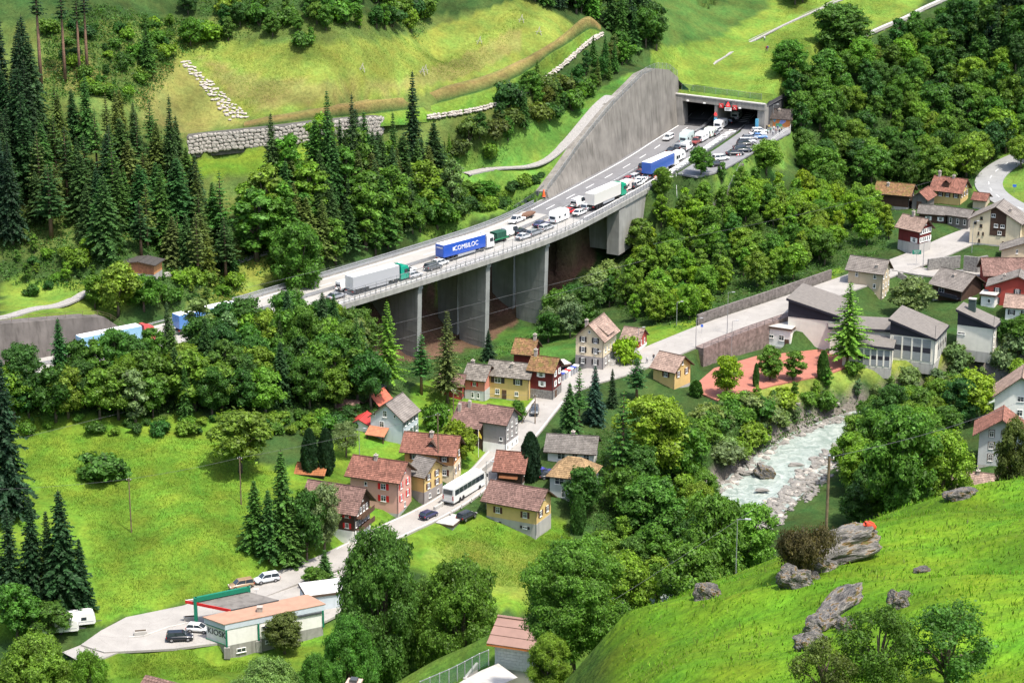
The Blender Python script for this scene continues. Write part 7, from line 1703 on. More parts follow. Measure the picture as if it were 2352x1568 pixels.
def roof_only(name, p, rz, L, W, r, roof, label, hgt):
    g = empty(name, p, rz); b, uv = MB(), []
    n = int(math.hypot(W / 2, r) / .42); roof_slope(b, (0, 0, hgt), (L, 0, hgt), (L, W / 2, hgt + r), (0, W / 2, hgt + r), n, .07, uv); roof_slope(b, (L, W, hgt), (0, W, hgt), (0, W / 2, hgt + r), (L, W / 2, hgt + r), n, .07, uv); me_ = b.mesh('roof', roof); set_uv(me_, uv); place('roof', me_, g)
    q = MB(); q.box(.5, L - .5, .5, W - .5, -3, hgt + .3); q.poly([(.5, .5, hgt), (.5, W - .5, hgt), (.5, W / 2, hgt + r - .2)]); q.poly([(L - .5, .5, hgt), (L - .5, W / 2, hgt + r - .2), (L - .5, W - .5, hgt)]); q.build('wall', W_['tan'], g); return tag(g, label, 'house')
q = Sx(352, 1530, 25); roof_only('brown_roof_house', (q[0] - 2.2, q[1] - 4.4, q[2] - 6.2), -.5, 8.5, 7, 2.3, T_BROWN, 'brown tiled roof cut by the bottom edge below the forecourt', 3.7)
q = Sx(800, 1553, 29); g = roof_only('chimney_house', (q[0] - 4, q[1] - 2.4, q[2] - 7.6), -.2, 8, 6, 2.0, T_BROWN, 'house below the picture edge with only its chimney showing', 4.0); c = MB(); c.bbox(3.55, 4.45, 2.3, 3.2, 4, 7.3, .05); c.box(3.4, 4.6, 2.15, 3.35, 7.302, 7.42); c.build('chimney', mat('pink chimney', (.50, .36, .30)), g); c = MB(); c.bbox(3.7, 4.3, 2.45, 3.05, 7.424, 7.7, .03); c.build('chimney_cap', M_DARK, g)
# hut on the hillside and rest area building
p = G(286, 626); g, L = house('timber_hut', (286, 626), (354, 631), p[2], 4.5, 2.3, .5, 'orange', mat('dark hut roof', (.06, .055, .05)), 'orange-brown timber hut beside the hillside path', kind='y', ov=.6, cat='hut', courses=3)
for i in range(9): q = MB(); q.bbox(-.0 + i * L / 9 + .03, (i + 1) * L / 9 - .03, -.05, -.01, .1, 2.25, .01); q.build('plank', M_COPPER, g)
g, L = house('rest_stop_building', (1763, 292), (1815, 295), up(23.1), 4.6, 2.9, 1.9, 'tan', tile_mat('dark tiles', (.09, .075, .068)), 'rest area building with a dark roof and a colourful mural', ov=.5, cat='building', chim=((.45, .4, .4),))
mm_, N, L_, b_ = new_mat('mural paint'); tc = N.new('ShaderNodeTexCoord'); vo = N.new('ShaderNodeTexVoronoi'); vo.inputs['Scale'].default_value = .75; L_.new(tc.outputs['Object'], vo.inputs['Vector']); sp_ = N.new('ShaderNodeSeparateColor'); L_.new(vo.outputs['Color'], sp_.inputs[0])
rp_ = N.new('ShaderNodeValToRGB'); rp_.color_ramp.interpolation = 'CONSTANT'; e = rp_.color_ramp.elements; e[0].color = (.62, .22, .06, 1); e[1].position = .25; e[1].color = (.10, .42, .22, 1)
for ps, cc in ((.42, (.25, .30, .62, 1)), (.6, (.62, .28, .12, 1)), (.78, (.14, .42, .62, 1))): x_ = e.new(ps); x_.color = cc
L_.new(sp_.outputs[0], rp_.inputs[0]); L_.new(rp_.outputs[0], b_.inputs['Base Color']); q = MB(); q.box(L * .22, L * .98, -.05, -.005, .3, 2.5); q.build('mural', mm_, g)
p = rp(1829, 288); t = tag(empty('switch_cabinet', p, .1), 'grey metal cabinet right of the rest area building', 'cabinet'); q = MB(); q.bbox(-1.0, 1.0, -.7, .7, -.4, 1.9, .04); q.build('body', M_GREY, t); q = MB(); q.bbox(-1.12, 1.12, -.82, .82, 1.91, 2.05, .03); q.build('lid', M_CONCL, t); q = MB(); q.box(-.02, .02, -.72, -.701, -.2, 1.7); q.build('door_seam', M_DARK, t)
fence_along('railing', [np.array(rp(x, y)) for x, y in ((1772, 328), (1786, 321), (1800, 313), (1815, 304), (1817, 290))], 1.1, .9, M_WHITE, 'white railing at the outer edge of the rest area')
RB = [rp(x, y) for x, y in ((1600, 408), (1622, 402), (1640, 397), (1672, 385), (1700, 368), (1709, 364))]; RT = np.array([(p[0], p[1] - .3, p[2] + .1) for p in RB]); wall_thing('retaining_wall', RT - np.array([0, .3, 4.2]), RT, mat('dark stained concrete', (.13, .115, .10), noise=.3, stain=.6, vert=1), 'curved dark retaining wall holding up the end of the rest area', rows=4, thick=.6)
fence_along('railing', RT, 1.0, 1.4, M_STEEL, 'low steel railing on the curved rest area wall')
p = rp(1697, 361); t = tag(empty('road_barrier', p, .5), 'small red and white road barrier at the end of the parked row', 'barrier')
for i in range(4): q = MB(); q.bbox(-.8 + i * .4, -.4 + i * .4, -.04, .04, .55, .85, .01); q.build('board', M_RED if i % 2 == 0 else M_WHITE, t)
for s in (-.6, .6): q = MB(); q.bbox(s - .05, s + .05, -.05, .05, 0, .56, .01); q.build('leg', M_STEEL, t)
# gallery edge at the top right
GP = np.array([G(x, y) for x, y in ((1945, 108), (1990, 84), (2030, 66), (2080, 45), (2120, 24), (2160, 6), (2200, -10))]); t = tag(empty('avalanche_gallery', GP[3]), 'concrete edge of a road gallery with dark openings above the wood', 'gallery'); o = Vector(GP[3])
b = MB()
for a, c in zip(GP[:-1], GP[1:]): b.bar(rel(a + np.array([0, 0, .5]), o), rel(c + np.array([0, 0, .5]), o), 1.2, .9)
b.build('parapet', M_CONCL, t); b = MB()
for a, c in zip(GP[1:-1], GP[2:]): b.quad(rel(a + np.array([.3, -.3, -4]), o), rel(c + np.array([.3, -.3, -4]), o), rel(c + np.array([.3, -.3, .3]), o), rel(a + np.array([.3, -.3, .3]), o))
b.build('opening_shade', M_TUN, t)  # flat dark sheets stand in for the shade under the gallery edge
for i in range(1, 6): b = MB(); p = rel(GP[i], o); b.bbox(p[0] - .3, p[0] + .3, p[1] - .9, p[1] - .35, p[2] - 4.5, p[2] + .2, .03); b.build('pillar', M_CONCD, t)
fence_along('post_fence', GP[:5] + np.array([-1.0, .8, .2]), 1.1, 2.2, M_POLE, 'line of fence posts behind the gallery edge')

# ---------------------------------------------------------------- walls and fences by the roads
def k_of(P, px): pr = np.array([proj(p)[0] for p in P]); return int(np.argmin(np.abs(pr - px)))
NB = normals(ROAD_B)
def side_wall(P, px0, px1, off, zb, zt, m, label, cat='wall', thick=.5, name='retaining_wall'):
    Nn = normals(P); ks = range(k_of(P, px0), k_of(P, px1) + 1)
    B = np.array([along(k, off, zb, P, Nn) for k in ks]); T = np.array([along(k, off, zt, P, Nn) for k in ks])
    if off < 0: return wall_thing(name, B, T, m, label, cat, rows=3, thick=thick, sub=1)
    return wall_thing(name, B[:], T[:], m, label, cat, rows=3, thick=thick, sub=1)
M_RUB = mat('rough rubble', (.16, .14, .13), noise=.5, scale=1.5, bump=.5, bscale=3, stain=.3, vert=1)
w1, t1 = side_wall(ROAD_B, 1566, 1812, -6.9, -6.2, .3, mat('reddish rubble wall', (.20, .15, .135), noise=.5, scale=1.2, bump=.5, bscale=3, stain=.45, vert=1), 'high rough stone wall under the main road beside the sports court', thick=2.4); fence_along('post_fence', t1, 1.1, 2.6, M_DARK, 'thin post fence along the main road above the court')
side_wall(ROAD_B, 1640, 1945, 5.5, -.3, 2.3, M_RUB, 'dark stone wall along the wooded side of the main road')
side_wall(ROAD_B, 1400, 1445, 5.4, -.3, 1.6, M_RUB, 'low stone wall below the bright bush beside the cream house')
for pts, h, l in ((((2132, 622), (2160, 618), (2205, 616)), 3.2, 'dark garden wall beside the street sign'), (((2212, 622), (2245, 626), (2268, 622)), 4.2, 'stone tower-like garden wall below the cream gable'), (((2062, 632), (2085, 634), (2120, 637)), 1.6, 'stone wall below the street beside the grey-green tree'), (((1580, 962), (1625, 957), (1672, 938)), 1.3, 'low concrete wall round the lawn beside the river path'), (((1074, 1128), (1100, 1092), (1140, 1062)), 1.4, 'grey wall along the inner side of the village road bend'), (((1000, 1170), (1016, 1162), (1030, 1148)), 1.0, 'low wall in front of the ochre house')):
    B = np.array([at(x, y, {1580: 1.6, 1074: 3, 1000: 2.3}.get(pts[0][0], 10.8)) for x, y in pts]); wall_thing('garden_wall', B, B + np.array([0, 0, h]), W_['brick'] if h > 1.5 else W_['concrete'], l, rows=3, thick=.5, sub=3)
# concrete bollards beside the road under the coach
bl = MB(); bl.bbox(-.12, .12, -.12, .12, 0, .85, .03); blm = bl.mesh('bollard', M_CONCL); NA = normals(ROAD_A)
k = k_of(ROAD_A, 1058); 
for i in range(6):
    p = along(k - 4 + i * 1.6, -3.9, 0, ROAD_A, NA); t = tag(place('bollard', blm, None, p), 'stone bollard on the road edge below the coach, %s' % ['first from below', 'second from below', 'third from below', 'third from above', 'second from above', 'topmost'][i], 'bollard', 'bollards below the coach')
line_mark('edge_line', 30, len(ROAD_A) - 8, 3.05, .12, bpy.data.objects['village_road'], ROAD_A, NA); line_mark('edge_line', 30, len(ROAD_A) - 8, -3.05, .12, bpy.data.objects['village_road'], ROAD_A, NA)
NC = normals(ROAD_C); k = 2.0
while k < len(ROAD_C) - 4: line_mark('lane_dash', k, k + 1.2, 0, .16, bpy.data.objects['valley_road'], ROAD_C, NC); k += 3
# pale garage roof, bins, shelter
house('pale_garage', (1004, 1226), (1040, 1232), -.6, 5, 2.2, 0, 'concrete', M_CONCL, 'flat garage with a pale roof beside the lower road', flat=1, ov=.15, cat='garage')
house('bin_shelter', (1282, 862), (1308, 858), 5, 3, 2.3, 0, 'black', M_CONCL, 'dark flat-roofed shelter behind the recycling containers', flat=1, ov=.3, cat='shelter')
for i in range(6):
    p = gpos(1290 + i * 6.4, 873 - i * 3.6, 5.1); t = tag(empty('recycling_container', p, -.35), 'recycling container in the row, %s' % ['leftmost with dark blue lid', 'second from left', 'third from left with red lid', 'fourth from left', 'fifth from left', 'rightmost'][i], 'container', 'recycling containers')
    q = MB(); q.bbox(-.6, .6, -.55, .55, .05, 1.5, .05); q.build('body', M_GREY if i != 2 else M_WHITE, t); q = MB(); q.bbox(-.65, .65, -.6, .6, 1.51, 1.75, .1); q.build('lid', [mat('blue lid', (.05, .08, .32)), M_WHITE, M_RED, M_WHITE, MATS['blue lid'], M_WHITE][i], t); q = MB(); q.cyl((0, -.56, 1.1), (0, 1, 0), .16, .06, 10); q.build('slot', M_DARK, t)

# ---------------------------------------------------------------- lamps, poles, wires, signs
def lamp(x, yb, yt, label, z=None, arm=1.0, m=M_STEEL, sc=None):
    if sc: q = Sx(x, yt, sc); p = (q[0], q[1], float(HQ(q[0], q[1]))); h = q[2] - p[2]
    else: p = at(x, yb, z); h = (yb - yt) / (proj(p)[2] * .95)
    t = tag(empty('street_lamp', p, RNG.uniform(-.4, .4)), label, 'street lamp', 'street lamps'); q = MB(); q.tube([(0, 0, -.3), (0, 0, h * .5), (0, 0, h)], [.10, .08, .05], 7); q.build('post', m, t); q = MB(); q.bar((0, 0, h - .05), (arm, 0, h + .1), .07); q.build('arm', m, t); q = MB(); q.bbox(arm - .15, arm + .55, -.14, .14, h + .04, h + .18, .03); q.build('lamp_head', M_GREY, t)
for x, yb, yt, z, l in ((1554, 745, 692, 6.8, 'street lamp in the grass above the main road junction'), (1598, 795, 726, 7.0, 'street lamp left of the bus stop on the main road'), (1669, 798, 702, 4.0, 'tall lamp at the court edge below the road wall'), (1681, 775, 686, 8.0, 'tall slim lamp beside the main road wall'), (1824, 283, 218, up(23.2), 'tall lamp right of the rest area building'), (1775, 290, 244, up(23.2), 'short lamp in front of the rest area building'), (2232, 578, 508, 13, 'street lamp beside the cream gabled house'), (2120, 610, 548, 11.5, 'street lamp beside the green sign'), (1117, 1150, 1040, 2.8, 'slim lamp post beside the coach'), (1466, 800, 748, 6.4, 'old lamp post at the red shed'), (826, 1062, 976, 6, 'black garden lamp post beside the white gabled house'), (1364, 905, 800, 5, 'tall post beside the cream house')): lamp(x, yb, yt, l, z)
lamp(1694, 1300, 1192, 'grey street lamp between the near trees and the hill', sc=20)
def pole(x, yb, yt, label, z=None, r=.13, sc=None, brace=None):
    if sc: q = Sx(x, yt, sc); p = (q[0], q[1], float(HQ(q[0], q[1]))); h = q[2] - p[2]
    else: p = at(x, yb, z); h = (yb - yt) / (proj(p)[2] * .95)
    t = tag(empty('utility_pole', p), label, 'utility pole', 'timber utility poles'); q = MB(); q.tube([(0, 0, -.3), (0, 0, h)], [r, r * .75], 8); q.build('post', M_POLE, t); q = MB(); q.bar((-.45, 0, h - .35), (.45, 0, h - .35), .09); q.build('crossarm', M_POLE, t)
    for s in (-.38, 0, .38): q = MB(); q.tube([(s, 0, h - .3), (s, 0, h - .12)], .05, 6); q.build('insulator', M_WHITE, t)
    if brace: q = MB(); q.tube([(brace, .3, -.3), (0, 0, h * .8)], .09, 7); q.build('brace', M_POLE, t)
    q = MB(); q.cyl((0, 0, h + .03), (0, 0, 1), r * .9, .06, 8); q.build('cap', M_STEEL, t)
    return (p[0], p[1], p[2] + h - .15)
P1 = pole(302, 1222, 1096, 'timber pole standing alone on the left meadow'); P2 = pole(554, 1158, 1048, 'timber pole under the wide spreading meadow tree'); P3 = pole(1229, 975, 905, 'timber pole with a diagonal brace before the yellow house', 4, brace=-3.2); P4 = pole(1905, 1180, 1046, 'thick timber pole behind the rusty-brown bush', sc=26, r=.16); P5 = pole(1042, 985, 905, 'timber pole in the garden of the red barn', 4); P6 = pole(1007, 1105, 950, 'thin pole behind the orange house', 3)
def cable(a, c, label, sag=.02, r=.022, n=14):
    a, c = Vector(a), Vector(c); L = (c - a).length; q = MB(); q.tube([a.lerp(c, i / n) - Vector((0, 0, sag * L * 4 * (i / n) * (1 - i / n))) for i in range(n + 1)], r, 4); tag(q.build('cable', mat('cable', (.12, .12, .125))), label, 'cable', 'overhead cables')
cable(Sx(-60, 1032, 12), Sx(1400, 640, 9.9), 'long cable sagging over the left wood past the piers', .006, .03); cable(Sx(-60, 962, 11.6), Sx(1480, 598, 9.8), 'upper cable crossing the left wood and viaduct', .006, .03); cable(Sx(560, 662, 10.8), Sx(1030, 545, 9.9), 'cable crossing the spruces behind the viaduct', .004, .03); cable(P1, Sx(-60, 1125, 13.5), 'cable from the meadow pole to the left edge', .01); cable(P1, P2, 'cable between the two meadow poles', .012); cable(P2, P6, 'cable from the meadow tree to the orange house', .01); cable(P4, Sx(2420, 885, 14), 'cable from the thick pole to the white bank house', .006); cable(P4, Sx(1060, 1590, 30), 'cable running down from the thick pole past the walnut', .01, .012); cable(P5, P3, 'cable between the garden pole and the braced pole', .02); cable(Sx(1500, 560, 9.6), Sx(2200, 400, 8.6), 'cable over the bright wood', .01, .025)
for k_ in range(4): cable((P5[0] + .3 * k_ - .4, P5[1], P5[2] - .12 * k_), Sx(1075, 896 + 5 * k_, 10.4), 'wire %s of four from the garden pole to the house' % ['topmost', 'second', 'third', 'lowest'][k_], .02, .02, 8)
def signpost(x, yb, z, h, label, board, m, txt=None, cat='traffic sign', rz=0):
    p = at(x, yb, z); t = tag(empty('road_sign', p, rz), label, cat); w, hh = board; q = MB(); q.tube([(0, .05, -.2), (0, .05, h)], .04, 6); q.build('post', M_STEEL, t); q = MB(); q.bbox(-w / 2, w / 2, -.03, .02, h - hh, h, .02); q.build('board', m, t)
    if txt:
        for i, s in enumerate(txt): l = place('lettering', text_mesh(s, hh * .36, M_WHITE), t, (0, -.05, h - hh * (.3 + .42 * i))); l.rotation_euler = (math.pi / 2, 0, 0)
    return t
M_SGN = mat('green sign', (.02, .20, .13), rough=.5); signpost(2104, 612, 11, 4.6, 'green direction sign on the back street', (2.2, 1.1), M_SGN, ('Gotthard', 'Luzern')); signpost(2136, 606, 11.4, 1.6, 'orange and white chevron sign at the street corner', (1.2, .9), mat('orange sign', (.75, .25, .04))); signpost(1368, 838, 5.5, 4.6, 'tall red banner sign beside the cream house', (.5, 1.6), M_RED); signpost(1612, 762, 7.5, 2.4, 'small blue bus stop sign on the main road', (.6, .6), mat('blue sign', (.04, .12, .50))); signpost(1596, 368, up(21.5), 3.4, 'blue motorway sign beside the leafy tree', (1.2, 1.8), MATS['blue sign']); signpost(1756, 290, up(23.2), 2.6, 'white square sign with a red ring at the slip road', (1.3, 1.3), M_WHITE)
signpost(2330, 432, 17, 2.2, 'blue pointing sign beside the valley road bend', (1.0, .7), MATS['blue sign']); signpost(589, 1372, .2, 2.2, 'small flat-topped sign at the meadow edge behind the canopy', (.9, .35), M_WHITE)
p = at(1249, 452, up(18.5)); t = tag(empty('warning_cone', G(1249, 452)), 'tall orange marker at the start of the concrete wall', 'marker'); q = MB(); q.tube([(0, 0, 0), (0, 0, .3), (0, 0, 1.9)], [.5, .42, .12], 10); q.build('body', mat('orange plastic', (.72, .12, .03)), t); q = MB(); q.bbox(-.55, .55, -.55, .55, -.1, .06, .03); q.build('base', M_DARK, t)
p = Z(1501, 420, 20); sp2, hd2 = mwp(1507, 421); t = tag(empty('speed_sign', along(on_mw(1507, 421)[2], -(MR - .3), 0), 0), 'round orange-rimmed sign on the outer lane behind the blue lorry', 'traffic sign'); q = MB(); q.tube([(0, 0, 0), (0, 0, 1.5)], .05, 6); q.build('post', M_STEEL, t); q = MB(); q.cyl((0, -.05, 1.6), (0, 1, 0), .5, .05, 16); q.build('ring', MATS['orange plastic'], t); q = MB(); q.cyl((0, -.09, 1.6), (0, 1, 0), .34, .03, 16); q.build('disc', M_WHITE, t)
# stair from the viaduct end down the bank
a, c = Vector(along(KV1 + 6, -(MR + 1.0), 0)), Vector(along(KV1 + 2, -(MR + 5.5), -7)); t = tag(empty('bank_stair', c), 'narrow concrete stair beside the end of the viaduct', 'stair')
for i in range(16): q = MB(); p = a.lerp(c, i / 15) - c; q.box(p.x - .8, p.x + .8, p.y - .3, p.y + .3, p.z - .3, p.z); q.build('step', M_CONCL, t)
for s in (-.8, .8): q = MB(); q.bar((a.x - c.x + s, a.y - c.y, a.z - c.z + .9), (s, 0, .9), .06); q.build('handrail', M_STEEL, t)
# flag
p = at(1099, 1045, 3.5); t = tag(empty('flagpole', p), 'flagpole with a limp yellow flag before the grey house', 'flagpole'); q = MB(); q.tube([(0, 0, 0), (0, 0, 6)], .05, 6); q.build('post', M_WHITE, t); q = MB()
for i in range(5): q.quad((.05 + .12 * i, .06 * (i % 2), 5.8 - i * .25), (.17 + .12 * i, .06 * ((i + 1) % 2), 5.55 - i * .25), (.17 + .12 * i, .06 * ((i + 1) % 2), 4.3 - i * .1), (.05 + .12 * i, .06 * (i % 2), 4.5 - i * .1))
q.build('flag', mat('yellow cloth', (.62, .48, .06)), t)
# hotel roof sign
p = Sx(2330, 632, 9.4); t = tag(empty('hotel_sign', p, -.12), 'white lettered hotel sign on the brown tiled roof', 'sign'); l = place('lettering', text_mesh('Hotel Gotthard', 1.15, M_WHITE, .05), t, (0, -.05, .6)); l.rotation_euler = (math.pi / 2, 0, 0); q = MB(); q.bar((-4, .05, 1.3), (4, .05, 1.3), .07); q.bar((-4, .05, -.1), (4, .05, -.1), .07); q.build('frame', M_WHITE, t)
for s in (-3, 0, 3): q = MB(); q.bar((s, .1, -.1), (s, .9, -.1), .06); q.build('bracket', M_STEEL, t)
# playground
p = at(2170, 985, -1); t = tag(empty('play_tower', p), 'red-roofed wooden play tower among the riverside trees', 'play tower'); q = MB()
for x in (-.7, .7):
    for y in (-.7, .7): q.bbox(x - .07, x + .07, y - .07, y + .07, 0, 3, .02)
q.build('frame', M_WOOD, t); q = MB(); q.poly([(-1, -1, 3), (1, -1, 3), (0, 0, 5)]); q.poly([(1, -1, 3), (1, 1, 3), (0, 0, 5)]); q.poly([(1, 1, 3), (-1, 1, 3), (0, 0, 5)]); q.poly([(-1, 1, 3), (-1, -1, 3), (0, 0, 5)]); q.build('roof', M_RED, t); q = MB(); q.bar((.7, -.2, 1.6), (3.4, -.6, .1), .7, .08); q.build('slide', mat('green slide', (.04, .30, .10)), t)
# white slatted snow supports on the slope
for i, (x, y) in enumerate(((1196, 52), (1100, 102), (1236, 80), (830, 165), (968, 172), (975, 168))):
    p = G(x, y); t = tag(empty('snow_support', p, RNG.uniform(-.3, .3)), 'pale timber snow support on the grassy slope, %s' % ['topmost near the dam end', 'upper middle', 'close to the dam end', 'leftmost', 'middle', 'just right of the middle one'][i], 'snow support', 'timber snow supports'); q = MB(); q.bar((-.6, 0, -.2), (.5, 0, 2.2), .14); q.bar((.9, 0, -.2), (.3, 0, 2.0), .12); q.bar((-.8, .2, .8), (1.0, .2, .8), .1); q.build('frame', mat('bleached timber', (.50, .46, .40)), t)

# ---------------------------------------------------------------- people
def person_mesh(seed):
    """one continuous body: legs, torso, arms and head grown from a single skinned skeleton"""
    r = random.Random(seed); st = r.uniform(-.12, .12)
    V = [(0, 0, .95), (0, 0, 1.2), (0, 0, 1.42), (0, 0, 1.52), (.02, 0, 1.66), (0, .1, .90), (st, .11, .48), (st * 1.6, .11, .07), (.14 + st * 1.6, .12, .04), (0, -.1, .90), (-st, -.11, .48), (-st * 1.6, -.11, .07), (.14 - st * 1.6, -.12, .04), (0, .2, 1.40), (-.04 + st, .27, 1.12), (.06 + st, .27, .86), (0, -.2, 1.40), (.06 - st, -.27, 1.12), (.10 - st, -.24, .88)]
    E = [(0, 1), (1, 2), (2, 3), (3, 4), (0, 5), (5, 6), (6, 7), (7, 8), (0, 9), (9, 10), (10, 11), (11, 12), (2, 13), (13, 14), (14, 15), (2, 16), (16, 17), (17, 18)]
    R = [(.13, .17), (.12, .16), (.12, .17), (.055, .055), (.10, .085), (.10, .09), (.07, .065), (.05, .05), (.05, .035), (.10, .09), (.07, .065), (.05, .05), (.05, .035), (.06, .06), (.045, .045), (.035, .035), (.06, .06), (.045, .045), (.035, .035)]
    me = bpy.data.meshes.new('person'); me.from_pydata(V, E, []); o = bpy.data.objects.new('tmp_person', me); C.objects.link(o)
    md = o.modifiers.new('skin', 'SKIN')
    for i, s in enumerate(me.skin_vertices[0].data): s.radius = R[i]; s.use_root = (i == 0)
    o.modifiers.new('sub', 'SUBSURF').levels = 1
    dg = bpy.context.evaluated_depsgraph_get(); dg.update(); out = bpy.data.meshes.new_from_object(o.evaluated_get(dg)); bpy.data.objects.remove(o)
    return out
PP = [person_mesh(i) for i in range(3)]
def cloth(n, top, leg):
    m, N, L_, b_ = new_mat(n); tc = N.new('ShaderNodeTexCoord'); sx = N.new('ShaderNodeSeparateXYZ'); L_.new(tc.outputs['Object'], sx.inputs[0]); rr = N.new('ShaderNodeValToRGB'); rr.color_ramp.interpolation = 'CONSTANT'; mp = N.new('ShaderNodeMath'); mp.operation = 'DIVIDE'; mp.inputs[1].default_value = 2; L_.new(sx.outputs[2], mp.inputs[0]); L_.new(mp.outputs[0], rr.inputs[0]); e = rr.color_ramp.elements; e[0].color = (.03, .025, .02, 1); e[1].position = .06; e[1].color = (*leg, 1)
    for ps, cc in ((.47, top), (.735, (.45, .28, .2)), (.845, (.06, .04, .025))): x_ = e.new(ps); x_.color = (*cc, 1)
    L_.new(rr.outputs[0], b_.inputs['Base Color']); b_.inputs['Roughness'].default_value = .85; return m
CLO = [cloth('clothes %d' % i, a, c) for i, (a, c) in enumerate((((.55, .55, .55), (.03, .04, .08)), ((.35, .03, .05), (.05, .05, .06)), ((.05, .10, .30), (.30, .27, .22)), ((.03, .03, .035), (.04, .05, .10)), ((.55, .40, .12), (.03, .03, .04)), ((.10, .30, .22), (.10, .10, .11))))]
CN = ['grey top', 'dark red top', 'blue top', 'black clothes', 'yellow top', 'green top']
def person(p, i, label):
    b = PP[i % 3].copy(); b.materials.clear(); b.materials.append(CLO[i % 6]); b.polygons.foreach_set('use_smooth', [True] * len(b.polygons)); b.polygons.foreach_set('material_index', [0] * len(b.polygons)); o = place('person', b, None, (p[0], p[1], p[2] + .05), RNG.uniform(0, 6.28)); return tag(o, label, 'person', 'people')
for i, (x, y) in enumerate(((1749, 299), (1754, 301), (1757, 297), (1761, 303), (1766, 300), (1770, 306), (1777, 303), (1782, 308), (1786, 302), (1790, 310), (1795, 304), (1763, 309), (1775, 312))): person(rp(x, y), i, 'person in %s at the rest area, %s' % (CN[i % 6], 'number %s from the left' % ['one', 'two', 'three', 'four', 'six', 'seven', 'nine', 'ten', 'eleven', 'twelve', 'thirteen', 'five', 'eight'][i]))
person(gpos(1501, 829, 6), 3, 'person in black clothes walking on the main road'); person(gpos(1486, 834, 6), 0, 'person in a grey top walking behind another on the main road')

# ---------------------------------------------------------------- undergrowth and grass
def in_px(poly, n, ymin=330):
    xs, ys = [p[0] for p in poly], [p[1] for p in poly]; out = []
    A = np.array([G(x, y)[:2] for x, y in poly]); lo, hi = A.min(0), A.max(0); X = NP.uniform(lo[0], hi[0], n * 3); Y = NP.uniform(lo[1], hi[1], n * 3); m = inpoly(X, Y, A); return X[m][:n], Y[m][:n]
def keep_clear(X, Y):
    ok = np.ones(len(X), bool)
    for P_, c_ in CLEAR + [(MW, ML + 2.8)]:
        Q = P_[::2]; d = np.min((X[:, None] - Q[None, :, 0]) ** 2 + (Y[:, None] - Q[None, :, 1]) ** 2, 1); ok &= d > (c_ - .8) ** 2
    for fx, fy, fr in FOOT: ok &= (X - fx) ** 2 + (Y - fy) ** 2 > (fr * .8) ** 2
    for P_ in (REST, FORE, COURT): ok &= ~inpoly(X, Y, P_)
    return ok
def scatter(name, polys, size, hgt, col, label, m=M_LEAF, up_=.6, per=6, spread=.7):
    Cs, Us, Vs = [], [], []
    for poly, n in polys:
        X, Y = in_px(poly, n); k = keep_clear(X, Y); X, Y = X[k], Y[k]; Zg = HQ(X, Y)
        hs = hgt * NP.uniform(.4, 1.2, len(X))
        for q in range(per):
            p = np.c_[X + NP.normal(0, spread, len(X)), Y + NP.normal(0, spread, len(X)), Zg + hs * NP.uniform(.15, 1, len(X))]; nrm = unit(NP.normal(size=(len(X), 3)) * .7 + np.array([0, 0, up_])); t = unit(np.cross(nrm, NP.normal(size=(len(X), 3)))); w = np.cross(nrm, t); s = size * NP.uniform(.6, 1.4, len(X))[:, None]; Cs.append(p); Us.append(t * s); Vs.append(w * s * .65)
    o = place(name, quads_mesh(name, np.concatenate(Cs), np.concatenate(Us), np.concatenate(Vs), m), color=col); tag(o, label, kind='stuff')
scatter('undergrowth', [([(0, 520), (430, 420), (560, 520), (560, 700), (300, 700), (0, 640)], 2600), ([(560, 520), (1000, 430), (1240, 410), (1000, 560), (640, 650), (560, 620)], 2600), ([(0, 880), (640, 760), (860, 850), (860, 960), (0, 985)], 2400), ([(1430, 520), (1750, 390), (2050, 480), (2040, 580), (1560, 755), (1420, 720)], 3200), ([(1830, 320), (2100, 90), (2352, 40), (2352, 380), (2240, 420), (1860, 440)], 3000), ([(100, 60), (420, 40), (430, 110), (330, 260), (100, 240)], 2400), ([(420, 0), (1000, 0), (960, 100), (430, 130)], 1600), ([(880, 400), (1130, 280), (1430, 120), (1460, 150), (1150, 370), (920, 440)], 1500), ([(1570, 985), (1900, 885), (1920, 925), (1640, 1050)], 900)], .24, 1.0, (.070, .155, .028), 'low leafy undergrowth on the wooded slopes')
scatter('bank_scrub', [([(760, 800), (1000, 740), (1240, 690), (1320, 720), (1120, 840), (900, 900)], 900), ([(1330, 1000), (1600, 960), (1620, 1120), (1400, 1300), (1330, 1200)], 1800), ([(1640, 1000), (1930, 900), (2330, 830), (2340, 880), (2000, 960)], 1500)], .20, .8, (.075, .165, .030), 'low scrub on the banks around the village and river')
def grass(name, polys, h, w, col, label, hmin=.5):
    Cs, Us, Vs = [], [], []
    for poly, n in polys:
        X, Y = in_px(poly, n); k = keep_clear(X, Y) if Y.mean() > 300 else np.ones(len(X), bool); X, Y = X[k], Y[k]; Zg = HQ(X, Y); hh = h * NP.uniform(hmin, 1.3, len(X)) * (1 + .5 * smooth_noise(X, Y, 6, 31))
        u = unit(np.c_[NP.normal(0, .35, len(X)), NP.normal(0, .35, len(X)), np.ones(len(X))]); a = NP.uniform(0, 6.28, len(X)); v = np.c_[np.cos(a), np.sin(a), np.zeros(len(X))]
        Cs.append(np.c_[X, Y, Zg] + u * (hh * .5)[:, None]); Us.append(u * (hh * .5)[:, None]); Vs.append(v * (w * NP.uniform(.6, 1.4, len(X)))[:, None])
    o = place(name, quads_mesh(name, np.concatenate(Cs), np.concatenate(Us), np.concatenate(Vs), leaf_mat('grass blades', .45, .6, .5)), color=col); tag(o, label, kind='stuff')
HILL = [(1425, 1412), (1600, 1352), (1800, 1278), (1980, 1200), (2160, 1148), (2352, 1095), (2420, 1080), (2420, 1600), (1430, 1600)]
grass('hill_grass', [(HILL, 90000)], .26, .035, (.140, .285, .018), 'lush grass of the near hill')
